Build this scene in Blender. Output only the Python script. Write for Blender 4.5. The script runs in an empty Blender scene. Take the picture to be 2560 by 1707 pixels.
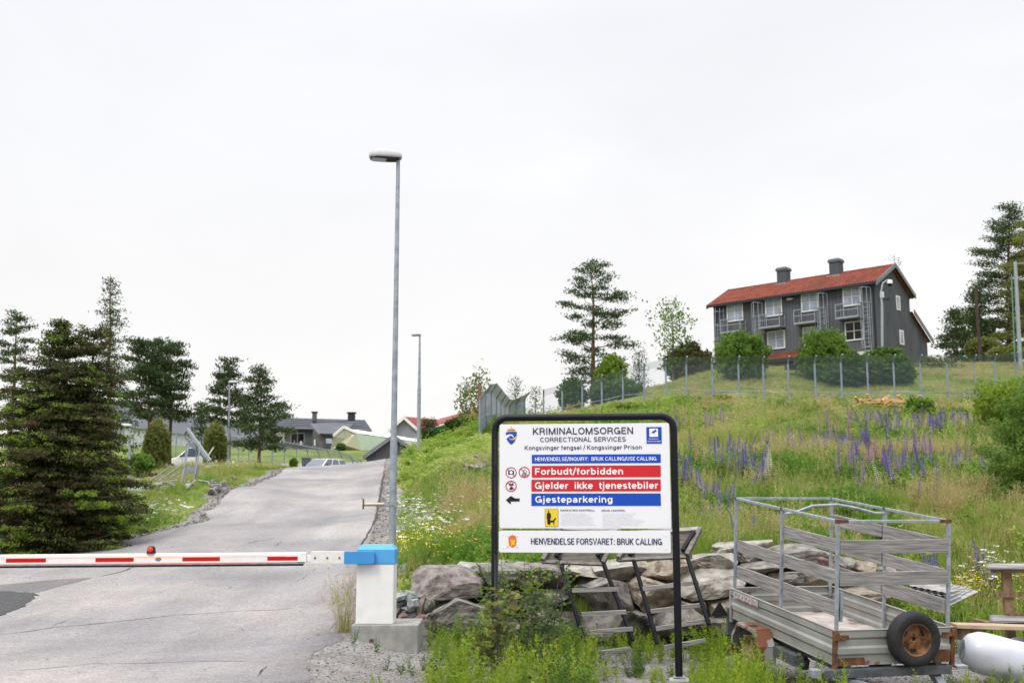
import bpy, bmesh, math, random
import numpy as np
from mathutils import Vector, Matrix, Euler, noise as mnoise

R = math.radians
S = bpy.context.scene
COL = S.collection

# ------------------------------------------------------------------ camera
FPX, CX, CY = 2745.0, 1280.0, 853.5          # focal length in photo pixels, photo centre
CAMH, PITCH = 1.65, R(8.63)
cam_d = bpy.data.cameras.new('camera')
cam_d.sensor_width = 36.0
cam_d.lens = FPX / 2560.0 * 36.0
cam_d.clip_start, cam_d.clip_end = 0.1, 4000
cam_d.dof.use_dof = True
cam_d.dof.focus_distance = 12.8
cam_d.dof.aperture_fstop = 3.2
cam = bpy.data.objects.new('camera', cam_d)
cam.location = (0, 0, CAMH)
cam.rotation_euler = (R(90) + PITCH, 0, 0)
COL.objects.link(cam)
S.camera = cam

# ------------------------------------------------------------------ overcast sky and soft sun
SUN_EL, SUN_AZ = R(52), R(215)               # azimuth clockwise from +Y: behind the camera, to the left
world = bpy.data.worlds.new('World')
S.world = world
world.use_nodes = True
nt = world.node_tree
nt.nodes.clear()
def wn(t, **k):
    n = nt.nodes.new(t)
    for a, b in k.items():
        setattr(n, a, b)
    return n
w_out = wn('ShaderNodeOutputWorld')
w_bg = wn('ShaderNodeBackground')
w_bg.inputs['Strength'].default_value = 0.1
sky = wn('ShaderNodeTexSky', sky_type='NISHITA', sun_disc=False)
sky.sun_elevation = SUN_EL
sky.sun_rotation = SUN_AZ
sky.air_density, sky.dust_density = 1.0, 2.0
w_tc = wn('ShaderNodeTexCoord')
w_sep = wn('ShaderNodeSeparateXYZ')
nt.links.new(w_tc.outputs['Generated'], w_sep.inputs[0])
# cloud deck: brighter towards the zenith as every overcast sky is, with faint soft mottling
w_ramp = wn('ShaderNodeMapRange')
w_ramp.inputs['From Min'].default_value = 0.0
w_ramp.inputs['From Max'].default_value = 1.0
w_ramp.inputs['To Min'].default_value = 0.0
w_ramp.inputs['To Max'].default_value = 1.0
nt.links.new(w_sep.outputs['Z'], w_ramp.inputs['Value'])
w_cr = wn('ShaderNodeValToRGB')
w_cr.color_ramp.interpolation = 'EASE'
CRE = w_cr.color_ramp.elements
CRE[0].position, CRE[0].color = 0.0, (0.98, 0.94, 0.88, 1)
CRE[1].position, CRE[1].color = 1.0, (2.80, 2.82, 2.88, 1)
e = CRE.new(0.10); e.color = (0.965, 0.95, 0.94, 1)
e = CRE.new(0.42); e.color = (0.93, 0.935, 0.965, 1)
e = CRE.new(0.66); e.color = (1.80, 1.82, 1.88, 1)
nt.links.new(w_ramp.outputs[0], w_cr.inputs[0])
w_map = wn('ShaderNodeMapping')
w_map.inputs['Scale'].default_value = (1.2, 1.2, 3.4)
w_map.inputs['Rotation'].default_value = (0.2, 0.1, 0.6)
nt.links.new(w_tc.outputs['Generated'], w_map.inputs[0])
w_no = wn('ShaderNodeTexNoise')
w_no.inputs['Scale'].default_value = 1.5
w_no.inputs['Detail'].default_value = 5
w_no.inputs['Roughness'].default_value = 0.5
w_no.inputs['Distortion'].default_value = 0.6
nt.links.new(w_map.outputs[0], w_no.inputs['Vector'])
w_nr = wn('ShaderNodeMapRange')
w_nr.inputs['From Min'].default_value = 0.3
w_nr.inputs['From Max'].default_value = 0.7
w_nr.inputs['To Min'].default_value = 9.2
w_nr.inputs['To Max'].default_value = 10.4
nt.links.new(w_no.outputs['Fac'], w_nr.inputs['Value'])
w_vm = wn('ShaderNodeVectorMath', operation='SCALE')
nt.links.new(w_cr.outputs[0], w_vm.inputs[0])
nt.links.new(w_nr.outputs[0], w_vm.inputs['Scale'])
w_mix = wn('ShaderNodeMix', data_type='RGBA')
w_mix.inputs['Factor'].default_value = 0.93
nt.links.new(sky.outputs[0], w_mix.inputs[6])
nt.links.new(w_vm.outputs[0], w_mix.inputs[7])
nt.links.new(w_mix.outputs[2], w_bg.inputs['Color'])
nt.links.new(w_bg.outputs[0], w_out.inputs[0])

sun_d = bpy.data.lights.new('sun', 'SUN')
sun_d.energy = 1.5
sun_d.angle = R(18)
sun_d.color = (1.0, 0.97, 0.92)
sun = bpy.data.objects.new('sun', sun_d)
sun.rotation_euler = Vector((-math.sin(SUN_AZ) * math.cos(SUN_EL), -math.cos(SUN_AZ) * math.cos(SUN_EL), -math.sin(SUN_EL))).to_track_quat('-Z', 'Y').to_euler()
sun.location = (0, 0, 60)
COL.objects.link(sun)

S.view_settings.view_transform = 'Standard'
S.view_settings.look = 'None'
S.view_settings.exposure = 0.12
S.view_settings.gamma = 1.0
S.render.engine = 'CYCLES'
S.cycles.use_denoising = True
S.cycles.max_bounces = 6
S.cycles.transparent_max_bounces = 16
S.cycles.caustics_reflective = False
S.cycles.caustics_refractive = False

# ------------------------------------------------------------------ picture point -> place
cp, sp = math.cos(PITCH), math.sin(PITCH)
def P(X, Y, d):
    """point seen at photo pixel X, Y standing d metres ahead of the camera"""
    a, b = (X - CX) / FPX, (CY - Y) / FPX
    v = Vector((a, cp - b * sp, sp + b * cp))
    v *= d / v.y
    return Vector((v.x, v.y, v.z + CAMH))
def PX(X, d, z):
    dep = d * cp + (z - CAMH) * sp
    return Vector(((X - CX) / FPX * dep, d, z))

# ------------------------------------------------------------------ mesh building helpers
def wmat(o):
    m = Matrix.Identity(4)
    while o is not None:
        m = o.matrix_basis @ m
        o = o.parent
    return m

def basis_from(p0, p1, up=None):
    z = (Vector(p1) - Vector(p0))
    L = z.length
    z.normalize()
    u = Vector(up) if up is not None else (Vector((0, 0, 1)) if abs(z.z) < 0.95 else Vector((0, 1, 0)))
    x = u.cross(z)
    if x.length < 1e-5:
        x = Vector((1, 0, 0)).cross(z)
    x.normalize()
    y = z.cross(x)
    return x, y, z, L

class MB:
    def __init__(s):
        s.v, s.f, s.m, s.sm = [], [], [], []
    def add(s, vs, fs, mi=0, smooth=False):
        b = len(s.v)
        s.v += [tuple(v) for v in vs]
        for f in fs:
            s.f.append(tuple(i + b for i in f)); s.m.append(mi); s.sm.append(smooth)
        return s
    def box(s, c, d, M=None, mi=0):
        x, y, z = d[0] / 2, d[1] / 2, d[2] / 2
        vs = [Vector((i, j, k)) for k in (-z, z) for j in (-y, y) for i in (-x, x)]
        if M is not None:
            vs = [M @ v for v in vs]
        c = Vector(c)
        return s.add([v + c for v in vs], [(0, 2, 3, 1), (4, 5, 7, 6), (0, 1, 5, 4), (2, 6, 7, 3), (0, 4, 6, 2), (1, 3, 7, 5)], mi)
    def bar(s, p0, p1, w, h, up=None, mi=0):
        x, y, z, L = basis_from(p0, p1, up)
        p0, p1 = Vector(p0), Vector(p1)
        vs = []
        for p in (p0, p1):
            for a, b in ((-1, -1), (1, -1), (1, 1), (-1, 1)):
                vs.append(p + x * a * w / 2 + y * b * h / 2)
        return s.add(vs, [(3, 2, 1, 0), (4, 5, 6, 7), (0, 1, 5, 4), (1, 2, 6, 5), (2, 3, 7, 6), (3, 0, 4, 7)], mi)
    def tube(s, p0, p1, r0, r1=None, n=10, mi=0, caps=True):
        r1 = r0 if r1 is None else r1
        x, y, z, L = basis_from(p0, p1)
        p0, p1 = Vector(p0), Vector(p1)
        vs = []
        for p, r in ((p0, r0), (p1, r1)):
            for i in range(n):
                a = 2 * math.pi * i / n
                vs.append(p + (x * math.cos(a) + y * math.sin(a)) * r)
        s.add(vs, [(i, (i + 1) % n, n + (i + 1) % n, n + i) for i in range(n)], mi, True)
        if caps:
            s.add(vs, [tuple(range(n - 1, -1, -1)), tuple(range(n, 2 * n))], mi)
        return s
    def path(s, pts, rs, n=8, mi=0, caps=True):
        pts = [Vector(p) for p in pts]
        if not isinstance(rs, (list, tuple)):
            rs = [rs] * len(pts)
        vs = []
        ref = None
        for i, p in enumerate(pts):
            t = (pts[min(i + 1, len(pts) - 1)] - pts[max(i - 1, 0)]).normalized()
            if ref is None:
                ref = Vector((0, 0, 1)) if abs(t.z) < 0.9 else Vector((0, 1, 0))
            x = ref.cross(t)
            if x.length < 1e-4:
                x = Vector((1, 0, 0)).cross(t)
            x.normalize()
            y = t.cross(x)
            ref = y
            for k in range(n):
                a = 2 * math.pi * k / n
                vs.append(p + (x * math.cos(a) + y * math.sin(a)) * rs[i])
        fs = [(i * n + k, i * n + (k + 1) % n, (i + 1) * n + (k + 1) % n, (i + 1) * n + k) for i in range(len(pts) - 1) for k in range(n)]
        s.add(vs, fs, mi, True)
        if caps:
            s.add(vs, [tuple(range(n - 1, -1, -1)), tuple(range(len(vs) - n, len(vs)))], mi)
        return s
    def prism(s, poly, axis_vec, mi=0):
        """closed polygon (3-D points) pushed along axis_vec"""
        n = len(poly)
        a = [Vector(p) for p in poly]
        b = [p + Vector(axis_vec) for p in a]
        return s.add(a + b, [tuple(range(n - 1, -1, -1)), tuple(range(n, 2 * n))] + [(i, (i + 1) % n, n + (i + 1) % n, n + i) for i in range(n)], mi)
    def quad(s, a, b, c, d, mi=0):
        return s.add([a, b, c, d], [(0, 1, 2, 3)], mi)
    def lathe(s, prof, c, axis, n=32, mi=0):
        """prof: list of (radius, height along axis)"""
        x, y, z, L = basis_from((0, 0, 0), axis)
        c = Vector(c)
        vs = []
        for r, h in prof:
            for i in range(n):
                a = 2 * math.pi * i / n
                vs.append(c + z * h + (x * math.cos(a) + y * math.sin(a)) * r)
        return s.add(vs, [(j * n + i, j * n + (i + 1) % n, (j + 1) * n + (i + 1) % n, (j + 1) * n + i) for j in range(len(prof) - 1) for i in range(n)], mi, True)
    def build(s, name, mat, parent=None, world=False, bevel=0.0, label=None, segs=2):
        me = bpy.data.meshes.new(name)
        vs = s.v
        if world and parent is not None:
            M = wmat(parent).inverted()
            vs = [tuple(M @ Vector(v)) for v in vs]
        me.from_pydata(vs, [], s.f)
        mats = mat if isinstance(mat, (list, tuple)) else [mat]
        for m_ in mats:
            me.materials.append(m_)
        me.polygons.foreach_set('material_index', s.m)
        me.polygons.foreach_set('use_smooth', s.sm)
        me.update()
        o = bpy.data.objects.new(name, me)
        COL.objects.link(o)
        o.parent = parent
        if bevel > 0:
            b = o.modifiers.new('bevel', 'BEVEL')
            b.width = bevel; b.segments = segs; b.limit_method = 'ANGLE'; b.angle_limit = R(40)
        if label:
            o['label'] = label
        return o

def tag(o, label=None, cat=None, group=None, kind=None):
    if label: o['label'] = label
    if cat: o['category'] = cat
    if group: o['group'] = group
    if kind: o['kind'] = kind
    return o
def empty(name, loc, label=None, cat=None, rz=0.0, rx=0.0, ry=0.0, group=None):
    o = bpy.data.objects.new(name, None)
    o.empty_display_size = 0.2
    COL.objects.link(o)
    o.location = loc
    o.rotation_euler = (rx, ry, rz)
    return tag(o, label, cat, group)
def kids(o):
    return [c for c in ALLCH.get(o.name, [])]
def copy_tree(o, parent=None, ch=None):
    c = o.copy()
    COL.objects.link(c)
    c.parent = parent
    for k in list(o.children):
        copy_tree(k, c)
    return c
def np_mesh(name, V, F, mats, MI=None, smooth=False, attr=None):
    """V (n,3); F (m,k) with k 3 or 4"""
    V = np.asarray(V, dtype=np.float32); F = np.asarray(F, dtype=np.int32)
    me = bpy.data.meshes.new(name)
    me.vertices.add(len(V)); me.vertices.foreach_set('co', V.ravel())
    k = F.shape[1]
    me.loops.add(F.size); me.loops.foreach_set('vertex_index', F.ravel())
    me.polygons.add(len(F)); me.polygons.foreach_set('loop_start', np.arange(0, F.size, k, dtype=np.int32))
    for m_ in (mats if isinstance(mats, (list, tuple)) else [mats]):
        me.materials.append(m_)
    if MI is not None:
        me.polygons.foreach_set('material_index', np.asarray(MI, dtype=np.int32))
    if smooth:
        me.polygons.foreach_set('use_smooth', np.ones(len(F), dtype=bool))
    if attr:
        for an, (dom, arr) in attr.items():
            a = me.attributes.new(an, 'FLOAT', dom)
            a.data.foreach_set('value', np.asarray(arr, dtype=np.float32))
    me.update(calc_edges=True)
    return me
def np_obj(name, me, parent=None):
    o = bpy.data.objects.new(name, me)
    COL.objects.link(o); o.parent = parent
    return o

# ------------------------------------------------------------------ materials
def nmat(name, c1, c2=None, scale=4.0, rough=0.8, metal=0.0, bump=0.0, bscale=None, detail=6, pos=False, stretch=None,
         trans=0.0, attr=None, c3=None, spec=0.4, lo=0.35, hi=0.65, coat=0.0, c3range=(0.62, 0.7), c3scale=None):
    m = bpy.data.materials.new(name)
    m.use_nodes = True
    t = m.node_tree
    b = t.nodes['Principled BSDF']
    b.inputs['Roughness'].default_value = rough
    b.inputs['Metallic'].default_value = metal
    b.inputs['Specular IOR Level'].default_value = spec
    b.inputs['Coat Weight'].default_value = coat
    def N(tp, **k):
        n = t.nodes.new(tp)
        for a, v in k.items(): setattr(n, a, v)
        return n
    if pos:
        co = N('ShaderNodeNewGeometry').outputs['Position']
    else:
        co = N('ShaderNodeTexCoord').outputs['Object']
    if stretch:
        mp = N('ShaderNodeMapping'); mp.inputs['Scale'].default_value = stretch
        t.links.new(co, mp.inputs[0]); co = mp.outputs[0]
    col = None
    if c2 is not None:
        if attr:
            fac = N('ShaderNodeAttribute', attribute_name=attr).outputs['Fac']
        else:
            no = N('ShaderNodeTexNoise'); no.inputs['Scale'].default_value = scale; no.inputs['Detail'].default_value = detail
            t.links.new(co, no.inputs['Vector'])
            mr = N('ShaderNodeMapRange'); mr.inputs['From Min'].default_value = lo; mr.inputs['From Max'].default_value = hi
            t.links.new(no.outputs['Fac'], mr.inputs['Value']); fac = mr.outputs[0]
        mx = N('ShaderNodeMix', data_type='RGBA')
        mx.inputs[6].default_value = (*c1, 1); mx.inputs[7].default_value = (*c2, 1)
        t.links.new(fac, mx.inputs['Factor']); col = mx.outputs[2]
        if c3 is not None:
            n2 = N('ShaderNodeTexNoise'); n2.inputs['Scale'].default_value = c3scale or scale * 0.45; n2.inputs['Detail'].default_value = 8
            n2.inputs['Roughness'].default_value = 0.6
            ofs = N('ShaderNodeVectorMath', operation='ADD'); ofs.inputs[1].default_value = (13.1, 7.7, 3.3)
            t.links.new(co, ofs.inputs[0]); t.links.new(ofs.outputs[0], n2.inputs['Vector'])
            m2 = N('ShaderNodeMapRange'); m2.inputs['From Min'].default_value = c3range[0]; m2.inputs['From Max'].default_value = c3range[1]
            t.links.new(n2.outputs['Fac'], m2.inputs['Value'])
            mx2 = N('ShaderNodeMix', data_type='RGBA'); mx2.inputs[7].default_value = (*c3, 1)
            t.links.new(m2.outputs[0], mx2.inputs['Factor']); t.links.new(col, mx2.inputs[6]); col = mx2.outputs[2]
        t.links.new(col, b.inputs['Base Color'])
    else:
        b.inputs['Base Color'].default_value = (*c1, 1)
    if bump > 0:
        n3 = N('ShaderNodeTexNoise'); n3.inputs['Scale'].default_value = bscale or scale * 3; n3.inputs['Detail'].default_value = 8
        t.links.new(co, n3.inputs['Vector'])
        bp = N('ShaderNodeBump'); bp.inputs['Strength'].default_value = min(1, bump); bp.inputs['Distance'].default_value = 0.02
        t.links.new(n3.outputs['Fac'], bp.inputs['Height']); t.links.new(bp.outputs[0], b.inputs['Normal'])
    if trans > 0:
        tr = N('ShaderNodeBsdfTranslucent')
        ms = N('ShaderNodeMixShader'); ms.inputs[0].default_value = trans
        if col is not None:
            hs = N('ShaderNodeHueSaturation'); hs.inputs['Value'].default_value = 1.25; hs.inputs['Hue'].default_value = 0.49
            t.links.new(col, hs.inputs['Color']); t.links.new(hs.outputs[0], tr.inputs['Color'])
        else:
            tr.inputs['Color'].default_value = (*c1, 1)
        out = t.nodes['Material Output']
        t.links.new(b.outputs[0], ms.inputs[1]); t.links.new(tr.outputs[0], ms.inputs[2]); t.links.new(ms.outputs[0], out.inputs[0])
    return m

def emat(name, c, strength):
    m = bpy.data.materials.new(name); m.use_nodes = True
    b = m.node_tree.nodes['Principled BSDF']
    b.inputs['Base Color'].default_value = (*c, 1)
    b.inputs['Emission Color'].default_value = (*c, 1)
    b.inputs['Emission Strength'].default_value = strength
    return m
def netmat(name, c, cover):
    """wire netting: mostly open"""
    m = bpy.data.materials.new(name); m.use_nodes = True
    t = m.node_tree
    b = t.nodes['Principled BSDF']; b.inputs['Base Color'].default_value = (*c, 1); b.inputs['Roughness'].default_value = 0.5
    tr = t.nodes.new('ShaderNodeBsdfTransparent')
    ms = t.nodes.new('ShaderNodeMixShader'); ms.inputs[0].default_value = cover
    t.links.new(tr.outputs[0], ms.inputs[1]); t.links.new(b.outputs[0], ms.inputs[2])
    t.links.new(ms.outputs[0], t.nodes['Material Output'].inputs[0])
    return m

M_galv = nmat('galvanised_steel', (0.24, 0.27, 0.31), (0.36, 0.39, 0.43), scale=9, rough=0.5, metal=0.35, bump=0.05, bscale=40)
M_galv_light = nmat('bright_galvanised_steel', (0.26, 0.29, 0.33), (0.38, 0.41, 0.45), scale=14, rough=0.45, metal=0.3)
M_galv_far = nmat('weathered_steel_posts', (0.19, 0.24, 0.30), (0.27, 0.32, 0.38), scale=2, rough=0.6, metal=0.1)
M_black = nmat('black_powder_coat', (0.005, 0.006, 0.009), (0.008, 0.009, 0.013), scale=30, rough=0.42, spec=0.22)
M_blackwood = nmat('black_steel', (0.007, 0.007, 0.010), (0.014, 0.014, 0.018), scale=20, rough=0.6, spec=.2)
M_signwhite = nmat('white_sign_panel', (0.78, 0.78, 0.82), rough=0.35, spec=0.35)
M_white = nmat('white_powder_coat', (0.73, 0.73, 0.72), (0.79, 0.79, 0.78), scale=6, rough=0.4, c3=(0.58, 0.56, 0.52), c3range=(0.6, 0.9), c3scale=3)
M_whiteoff = nmat('off_white_plastic', (0.66, 0.65, 0.61), (0.74, 0.73, 0.69), scale=12, rough=0.5)
M_blue = nmat('light_blue_coat', (0.075, 0.33, 0.68), (0.09, 0.36, 0.72), scale=5, rough=0.4)
M_bluedk = nmat('mid_blue_coat', (0.04, 0.24, 0.55), (0.05, 0.27, 0.6), scale=5, rough=0.4)
M_signblue = nmat('sign_blue_film', (0.0, 0.06, 0.44), rough=0.4)
M_signred = nmat('sign_red_film', (0.58, 0.012, 0.022), rough=0.4)
M_signnavy = nmat('sign_navy_lettering', (0.02, 0.022, 0.075), rough=0.5)
M_signblack = nmat('sign_black_film', (0.01, 0.01, 0.012), rough=0.5)
M_signwhitefilm = nmat('sign_white_lettering', (0.85, 0.85, 0.87), rough=0.4)
M_signyellow = nmat('sign_yellow_film', (0.78, 0.56, 0.03), rough=0.4)
M_signgrey = nmat('sign_faded_lettering', (0.60, 0.60, 0.66), rough=0.5)
M_signgold = nmat('sign_gold_film', (0.66, 0.42, 0.2), rough=0.4)
M_signorange = nmat('sign_orange_film', (0.75, 0.14, 0.02), rough=0.4)
M_signring = nmat('sign_crimson_film', (0.42, 0.0, 0.035), rough=0.4)
M_redrefl = nmat('red_reflective_tape', (0.40, 0.0, 0.0), (0.46, 0.004, 0.004), scale=60, rough=0.35)
M_rubber = nmat('black_rubber', (0.012, 0.012, 0.013), (0.022, 0.022, 0.024), scale=30, rough=0.75)
M_concrete = nmat('concrete', (0.24, 0.24, 0.22), (0.34, 0.34, 0.31), scale=7, rough=0.9, bump=0.2, bscale=60, c3=(0.13, 0.14, 0.10), c3range=(0.6, 0.72))
M_rock = [nmat('granite_grey', (0.12, 0.108, 0.095), (0.27, 0.25, 0.225), scale=6, rough=0.9, bump=1.0, bscale=26, pos=True, c3=(0.06, 0.058, 0.045), c3range=(0.54, 0.66), c3scale=3.2),
          nmat('granite_brown', (0.135, 0.112, 0.10), (0.28, 0.245, 0.225), scale=8, rough=0.9, bump=1.0, bscale=28, pos=True, c3=(0.07, 0.06, 0.05), c3range=(0.55, 0.66), c3scale=3.5),
          nmat('granite_pale', (0.235, 0.215, 0.185), (0.40, 0.375, 0.335), scale=7, rough=0.9, bump=1.0, bscale=26, pos=True, c3=(0.12, 0.105, 0.085), c3range=(0.54, 0.68), c3scale=3.2),
          nmat('granite_tan', (0.20, 0.165, 0.125), (0.34, 0.285, 0.225), scale=7, rough=0.9, bump=1.0, bscale=24, pos=True, c3=(0.09, 0.075, 0.06), c3range=(0.53, 0.64), c3scale=3),
          nmat('red_stone', (0.16, 0.10, 0.092), (0.26, 0.17, 0.155), scale=8, rough=0.9, bump=0.9, bscale=24, pos=True),
          nmat('green_grey_slate', (0.19, 0.215, 0.21), (0.38, 0.41, 0.40), scale=14, rough=0.85, bump=0.8, bscale=35, pos=True, c3=(0.10, 0.11, 0.11))]
M_oldwood = nmat('silver_grey_timber', (0.20, 0.19, 0.18), (0.37, 0.355, 0.34), scale=5, rough=0.85, stretch=(1.2, 1.2, 9), bump=0.35, bscale=12, c3=(0.10, 0.09, 0.08), c3range=(0.66, 0.74), c3scale=1.6)
M_oldwood_x = nmat('silver_grey_timber_boards', (0.17, 0.16, 0.155), (0.35, 0.335, 0.325), scale=5, rough=0.85, stretch=(0.5, 0.5, 12), bump=0.45, bscale=10, c3=(0.06, 0.055, 0.05), c3range=(0.60, 0.70), c3scale=2.2)
M_brownwood = nmat('weathered_brown_timber', (0.13, 0.08, 0.045), (0.26, 0.17, 0.10), scale=6, rough=0.85, stretch=(3, 3, 1), bump=0.3, c3=(0.07, 0.05, 0.04))
M_newwood = nmat('fresh_pine_timber', (0.50, 0.32, 0.13), (0.62, 0.42, 0.2), scale=3, rough=0.8)
M_planktan = nmat('tan_plank', (0.36, 0.26, 0.17), (0.48, 0.36, 0.25), scale=3, rough=0.8, stretch=(1, 6, 6))
M_alu = nmat('dull_zinc_sheet', (0.27, 0.27, 0.25), (0.36, 0.36, 0.34), scale=2.5, rough=0.55, metal=0.25, c3=(0.16, 0.075, 0.035), c3range=(0.64, 0.68), c3scale=2.3)
M_alucap = nmat('dull_zinc_sheet_clean', (0.34, 0.34, 0.33), (0.42, 0.42, 0.41), scale=4, rough=0.5, metal=0.3)
M_rust = nmat('rust', (0.085, 0.035, 0.018), (0.19, 0.08, 0.035), scale=12, rough=0.9, bump=0.3, c3=(0.06, 0.03, 0.02))
M_rustorange = nmat('orange_rust', (0.15, 0.062, 0.022), (0.27, 0.125, 0.05), scale=14, rough=0.85, bump=0.4, c3=(0.05, 0.03, 0.02), c3range=(0.52, 0.62), c3scale=7)
M_creamrust = nmat('cream_rim_paint_with_rust', (0.42, 0.36, 0.26), (0.30, 0.17, 0.07), scale=12, rough=0.8)
M_tyre = nmat('tyre_rubber', (0.012, 0.012, 0.014), (0.022, 0.022, 0.025), scale=30, rough=0.7)
M_darksteel = nmat('dark_chassis_steel', (0.07, 0.08, 0.09), (0.13, 0.14, 0.15), scale=8, rough=0.6, metal=0.2, c3=(0.11, 0.05, 0.03))
M_ply = nmat('dirty_plywood_floor', (0.36, 0.30, 0.27), (0.55, 0.49, 0.45), scale=5, rough=0.85, c3=(0.10, 0.07, 0.055), c3range=(0.55, 0.64), c3scale=2.2)
M_glass = nmat('window_glass', (0.10, 0.13, 0.19), rough=0.05, spec=1.0)
M_glassdark = nmat('dark_window', (0.006, 0.006, 0.008), rough=0.2, spec=0.3)
M_glasspale = nmat('window_glass_with_painted_sky', (0.17, 0.20, 0.29), (0.36, 0.40, 0.51), scale=.9, rough=0.25, spec=0.8)  # pale blue-grey base colour stands in for sky reflected in the panes
M_plastic = nmat('white_plastic_wrap', (0.52, 0.53, 0.60), (0.62, 0.63, 0.69), scale=3, rough=0.3, bump=0.15, bscale=6)
M_tarpgreen = nmat('pale_green_tarpaulin', (0.36, 0.46, 0.33), (0.42, 0.52, 0.39), scale=1.5, rough=0.7, bump=0.3, bscale=2)
M_tarptan = nmat('tan_tarpaulin', (0.36, 0.33, 0.24), (0.30, 0.33, 0.21), scale=0.8, rough=0.8, bump=0.5, bscale=1.5)
M_carwhite = nmat('white_car_paint', (0.74, 0.74, 0.74), rough=0.25, coat=0.5)
M_bark = nmat('pine_bark', (0.13, 0.075, 0.05), (0.22, 0.13, 0.09), scale=6, rough=0.95, bump=0.5)
M_standrail = nmat('weathered_dark_timber', (0.11, 0.095, 0.085), (0.22, 0.20, 0.185), scale=6, rough=0.9, stretch=(2, 6, 2), bump=0.3)
M_barkgrey = nmat('grey_bark', (0.09, 0.08, 0.07), (0.17, 0.15, 0.13), scale=6, rough=0.95, bump=0.4)
M_twig = nmat('dry_brushwood', (0.15, 0.10, 0.07), (0.28, 0.20, 0.15), scale=3, rough=0.95)
def leafmat(name, c1, c2, trans=0.35):
    return nmat(name, c1, c2, rough=0.6, trans=trans, attr='tint', spec=0.25)
M_needle = leafmat('dark_pine_needles', (0.032, 0.058, 0.021), (0.088, 0.128, 0.044), 0.25)
M_needle2 = leafmat('mid_pine_needles', (0.036, 0.065, 0.024), (0.090, 0.135, 0.045), 0.25)
M_spruce = leafmat('spruce_needles_with_bronze_growth', (0.020, 0.034, 0.010), (0.085, 0.105, 0.020), 0.2)
M_cone = leafmat('bronze_shoots', (0.055, 0.034, 0.020), (0.11, 0.065, 0.034), 0.25)
M_leafdk = leafmat('dark_green_leaves', (0.032, 0.078, 0.020), (0.095, 0.165, 0.038), 0.3)
M_leafmid = leafmat('mid_green_leaves', (0.062, 0.135, 0.024), (0.185, 0.30, 0.048), 0.4)
M_leafbright = leafmat('bright_green_leaves', (0.12, 0.21, 0.022), (0.26, 0.36, 0.045), 0.45)
M_leafolive = leafmat('olive_foliage', (0.09, 0.125, 0.028), (0.26, 0.27, 0.075), 0.4)
M_leafbronze = leafmat('bronze_green_foliage', (0.07, 0.065, 0.025), (0.12, 0.11, 0.035), 0.3)
M_net = netmat('wire_netting', (0.20, 0.27, 0.29), 0.17)
M_nettop = netmat('wire_netting_overhang', (0.24, 0.31, 0.34), 0.34)
M_netdense = netmat('expanded_metal_sheet', (0.25, 0.30, 0.37), 0.90)
M_netmid = netmat('doubled_wire_netting', (0.20, 0.27, 0.31), 0.45)
# ------------------------------------------------------------------ the lie of the land
rng = np.random.default_rng(7)
ctrl = []
def c_px(X, Y, d): ctrl.append(tuple(P(X, Y, d)))
def c_z(X, d, z): ctrl.append(tuple(PX(X, d, z)))
for x, y, z in ((-25, -15, 0), (0, -15, 0), (25, -15, -.3), (-25, 4, 0), (0, 4, 0), (12, 4, -.1), (-20, 12, 0.02), (-9, 12, 0), (-3, 11, -.03), (-3, 14.6, -.1), (-25, 20, .25)):
    ctrl.append((x, y, z))
ROADZ = [(-20, 0), (8, 0), (12, -.02), (15, -.06), (20, .12), (25, .46), (30, .92), (36, 1.5), (46, 2.5), (58, 3.6), (66, 4.12), (72, 4.36), (80, 4.45), (90, 4.6)]
def roadz(d): return float(np.interp(d, [a for a, b in ROADZ], [b for a, b in ROADZ]))
for X, d in ((600, 18), (850, 18), (560, 22), (860, 22), (480, 26), (900, 26), (500, 30), (900, 30), (560, 36), (930, 36), (650, 46), (945, 46), (700, 58), (950, 58), (770, 70), (960, 70), (860, 78), (800, 88)):
    c_z(X, d, roadz(d))
for a in ((150, 1388, 30), (330, 1300, 35), (0, 1330, 38), (480, 1212, 42), (420, 1228, 40), (600, 1200, 50), (330, 1192, 62), (440, 1184, 88), (640, 1176, 70), (700, 1163, 88), (0, 1240, 60), (0, 1190, 100), (-400, 1200, 90),
          (400, 1138, 108), (560, 1140, 108), (320, 1112, 146), (500, 1121, 160), (690, 1128, 185), (790, 1160, 88), (790, 1140, 108), (750, 1125, 134), (870, 1150, 100), (900, 1124, 128),
          (1040, 1122, 150), (960, 1165, 84),
          (985, 1352, 28), (975, 1245, 42), (985, 1190, 54), (1012, 1168, 58), (1060, 1142, 60), (1130, 1112, 61), (1200, 1086, 63), (1120, 1185, 46), (1110, 1265, 33), (1110, 1350, 24), (1030, 1400, 20),
          (1300, 1400, 17.6), (1600, 1388, 17.8), (1850, 1368, 18.4), (2100, 1388, 18.8), (2380, 1425, 18.6), (2700, 1440, 18.5)):
    c_px(*a)
for X in (1300, 1650, 2050, 2450, 2800):
    k = 0.86 if X == 1300 else 1.0
    for d, z in ((25, 1.85), (35, 3.3), (50, 5.3), (60, 6.75), (70, 8.3)):
        c_z(X, d, z * k)
for a in ((1370, 1054, 71), (1450, 1026, 76), (1550, 1000, 80), (1660, 962, 84), (1780, 936, 86), (1900, 922, 86), (2050, 922, 82), (2200, 925, 80), (2330, 920, 86), (2450, 912, 90), (2560, 908, 92), (2800, 905, 95)):
    c_px(*a)
for X in (1780, 2100, 2500): c_z(X, 105, 12.9); c_z(X, 150, 10.5)
for X in (1300, 1500): c_z(X, 95, 8.2); c_z(X, 150, 8)
for X in (200, 700, 1200): c_z(X, 240, 11.5 if X < 900 else 8)
c_z(1100, 100, 6.4)
for x in (-160, -60, 0, 60, 160): ctrl.append((x, 330, 8))
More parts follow.
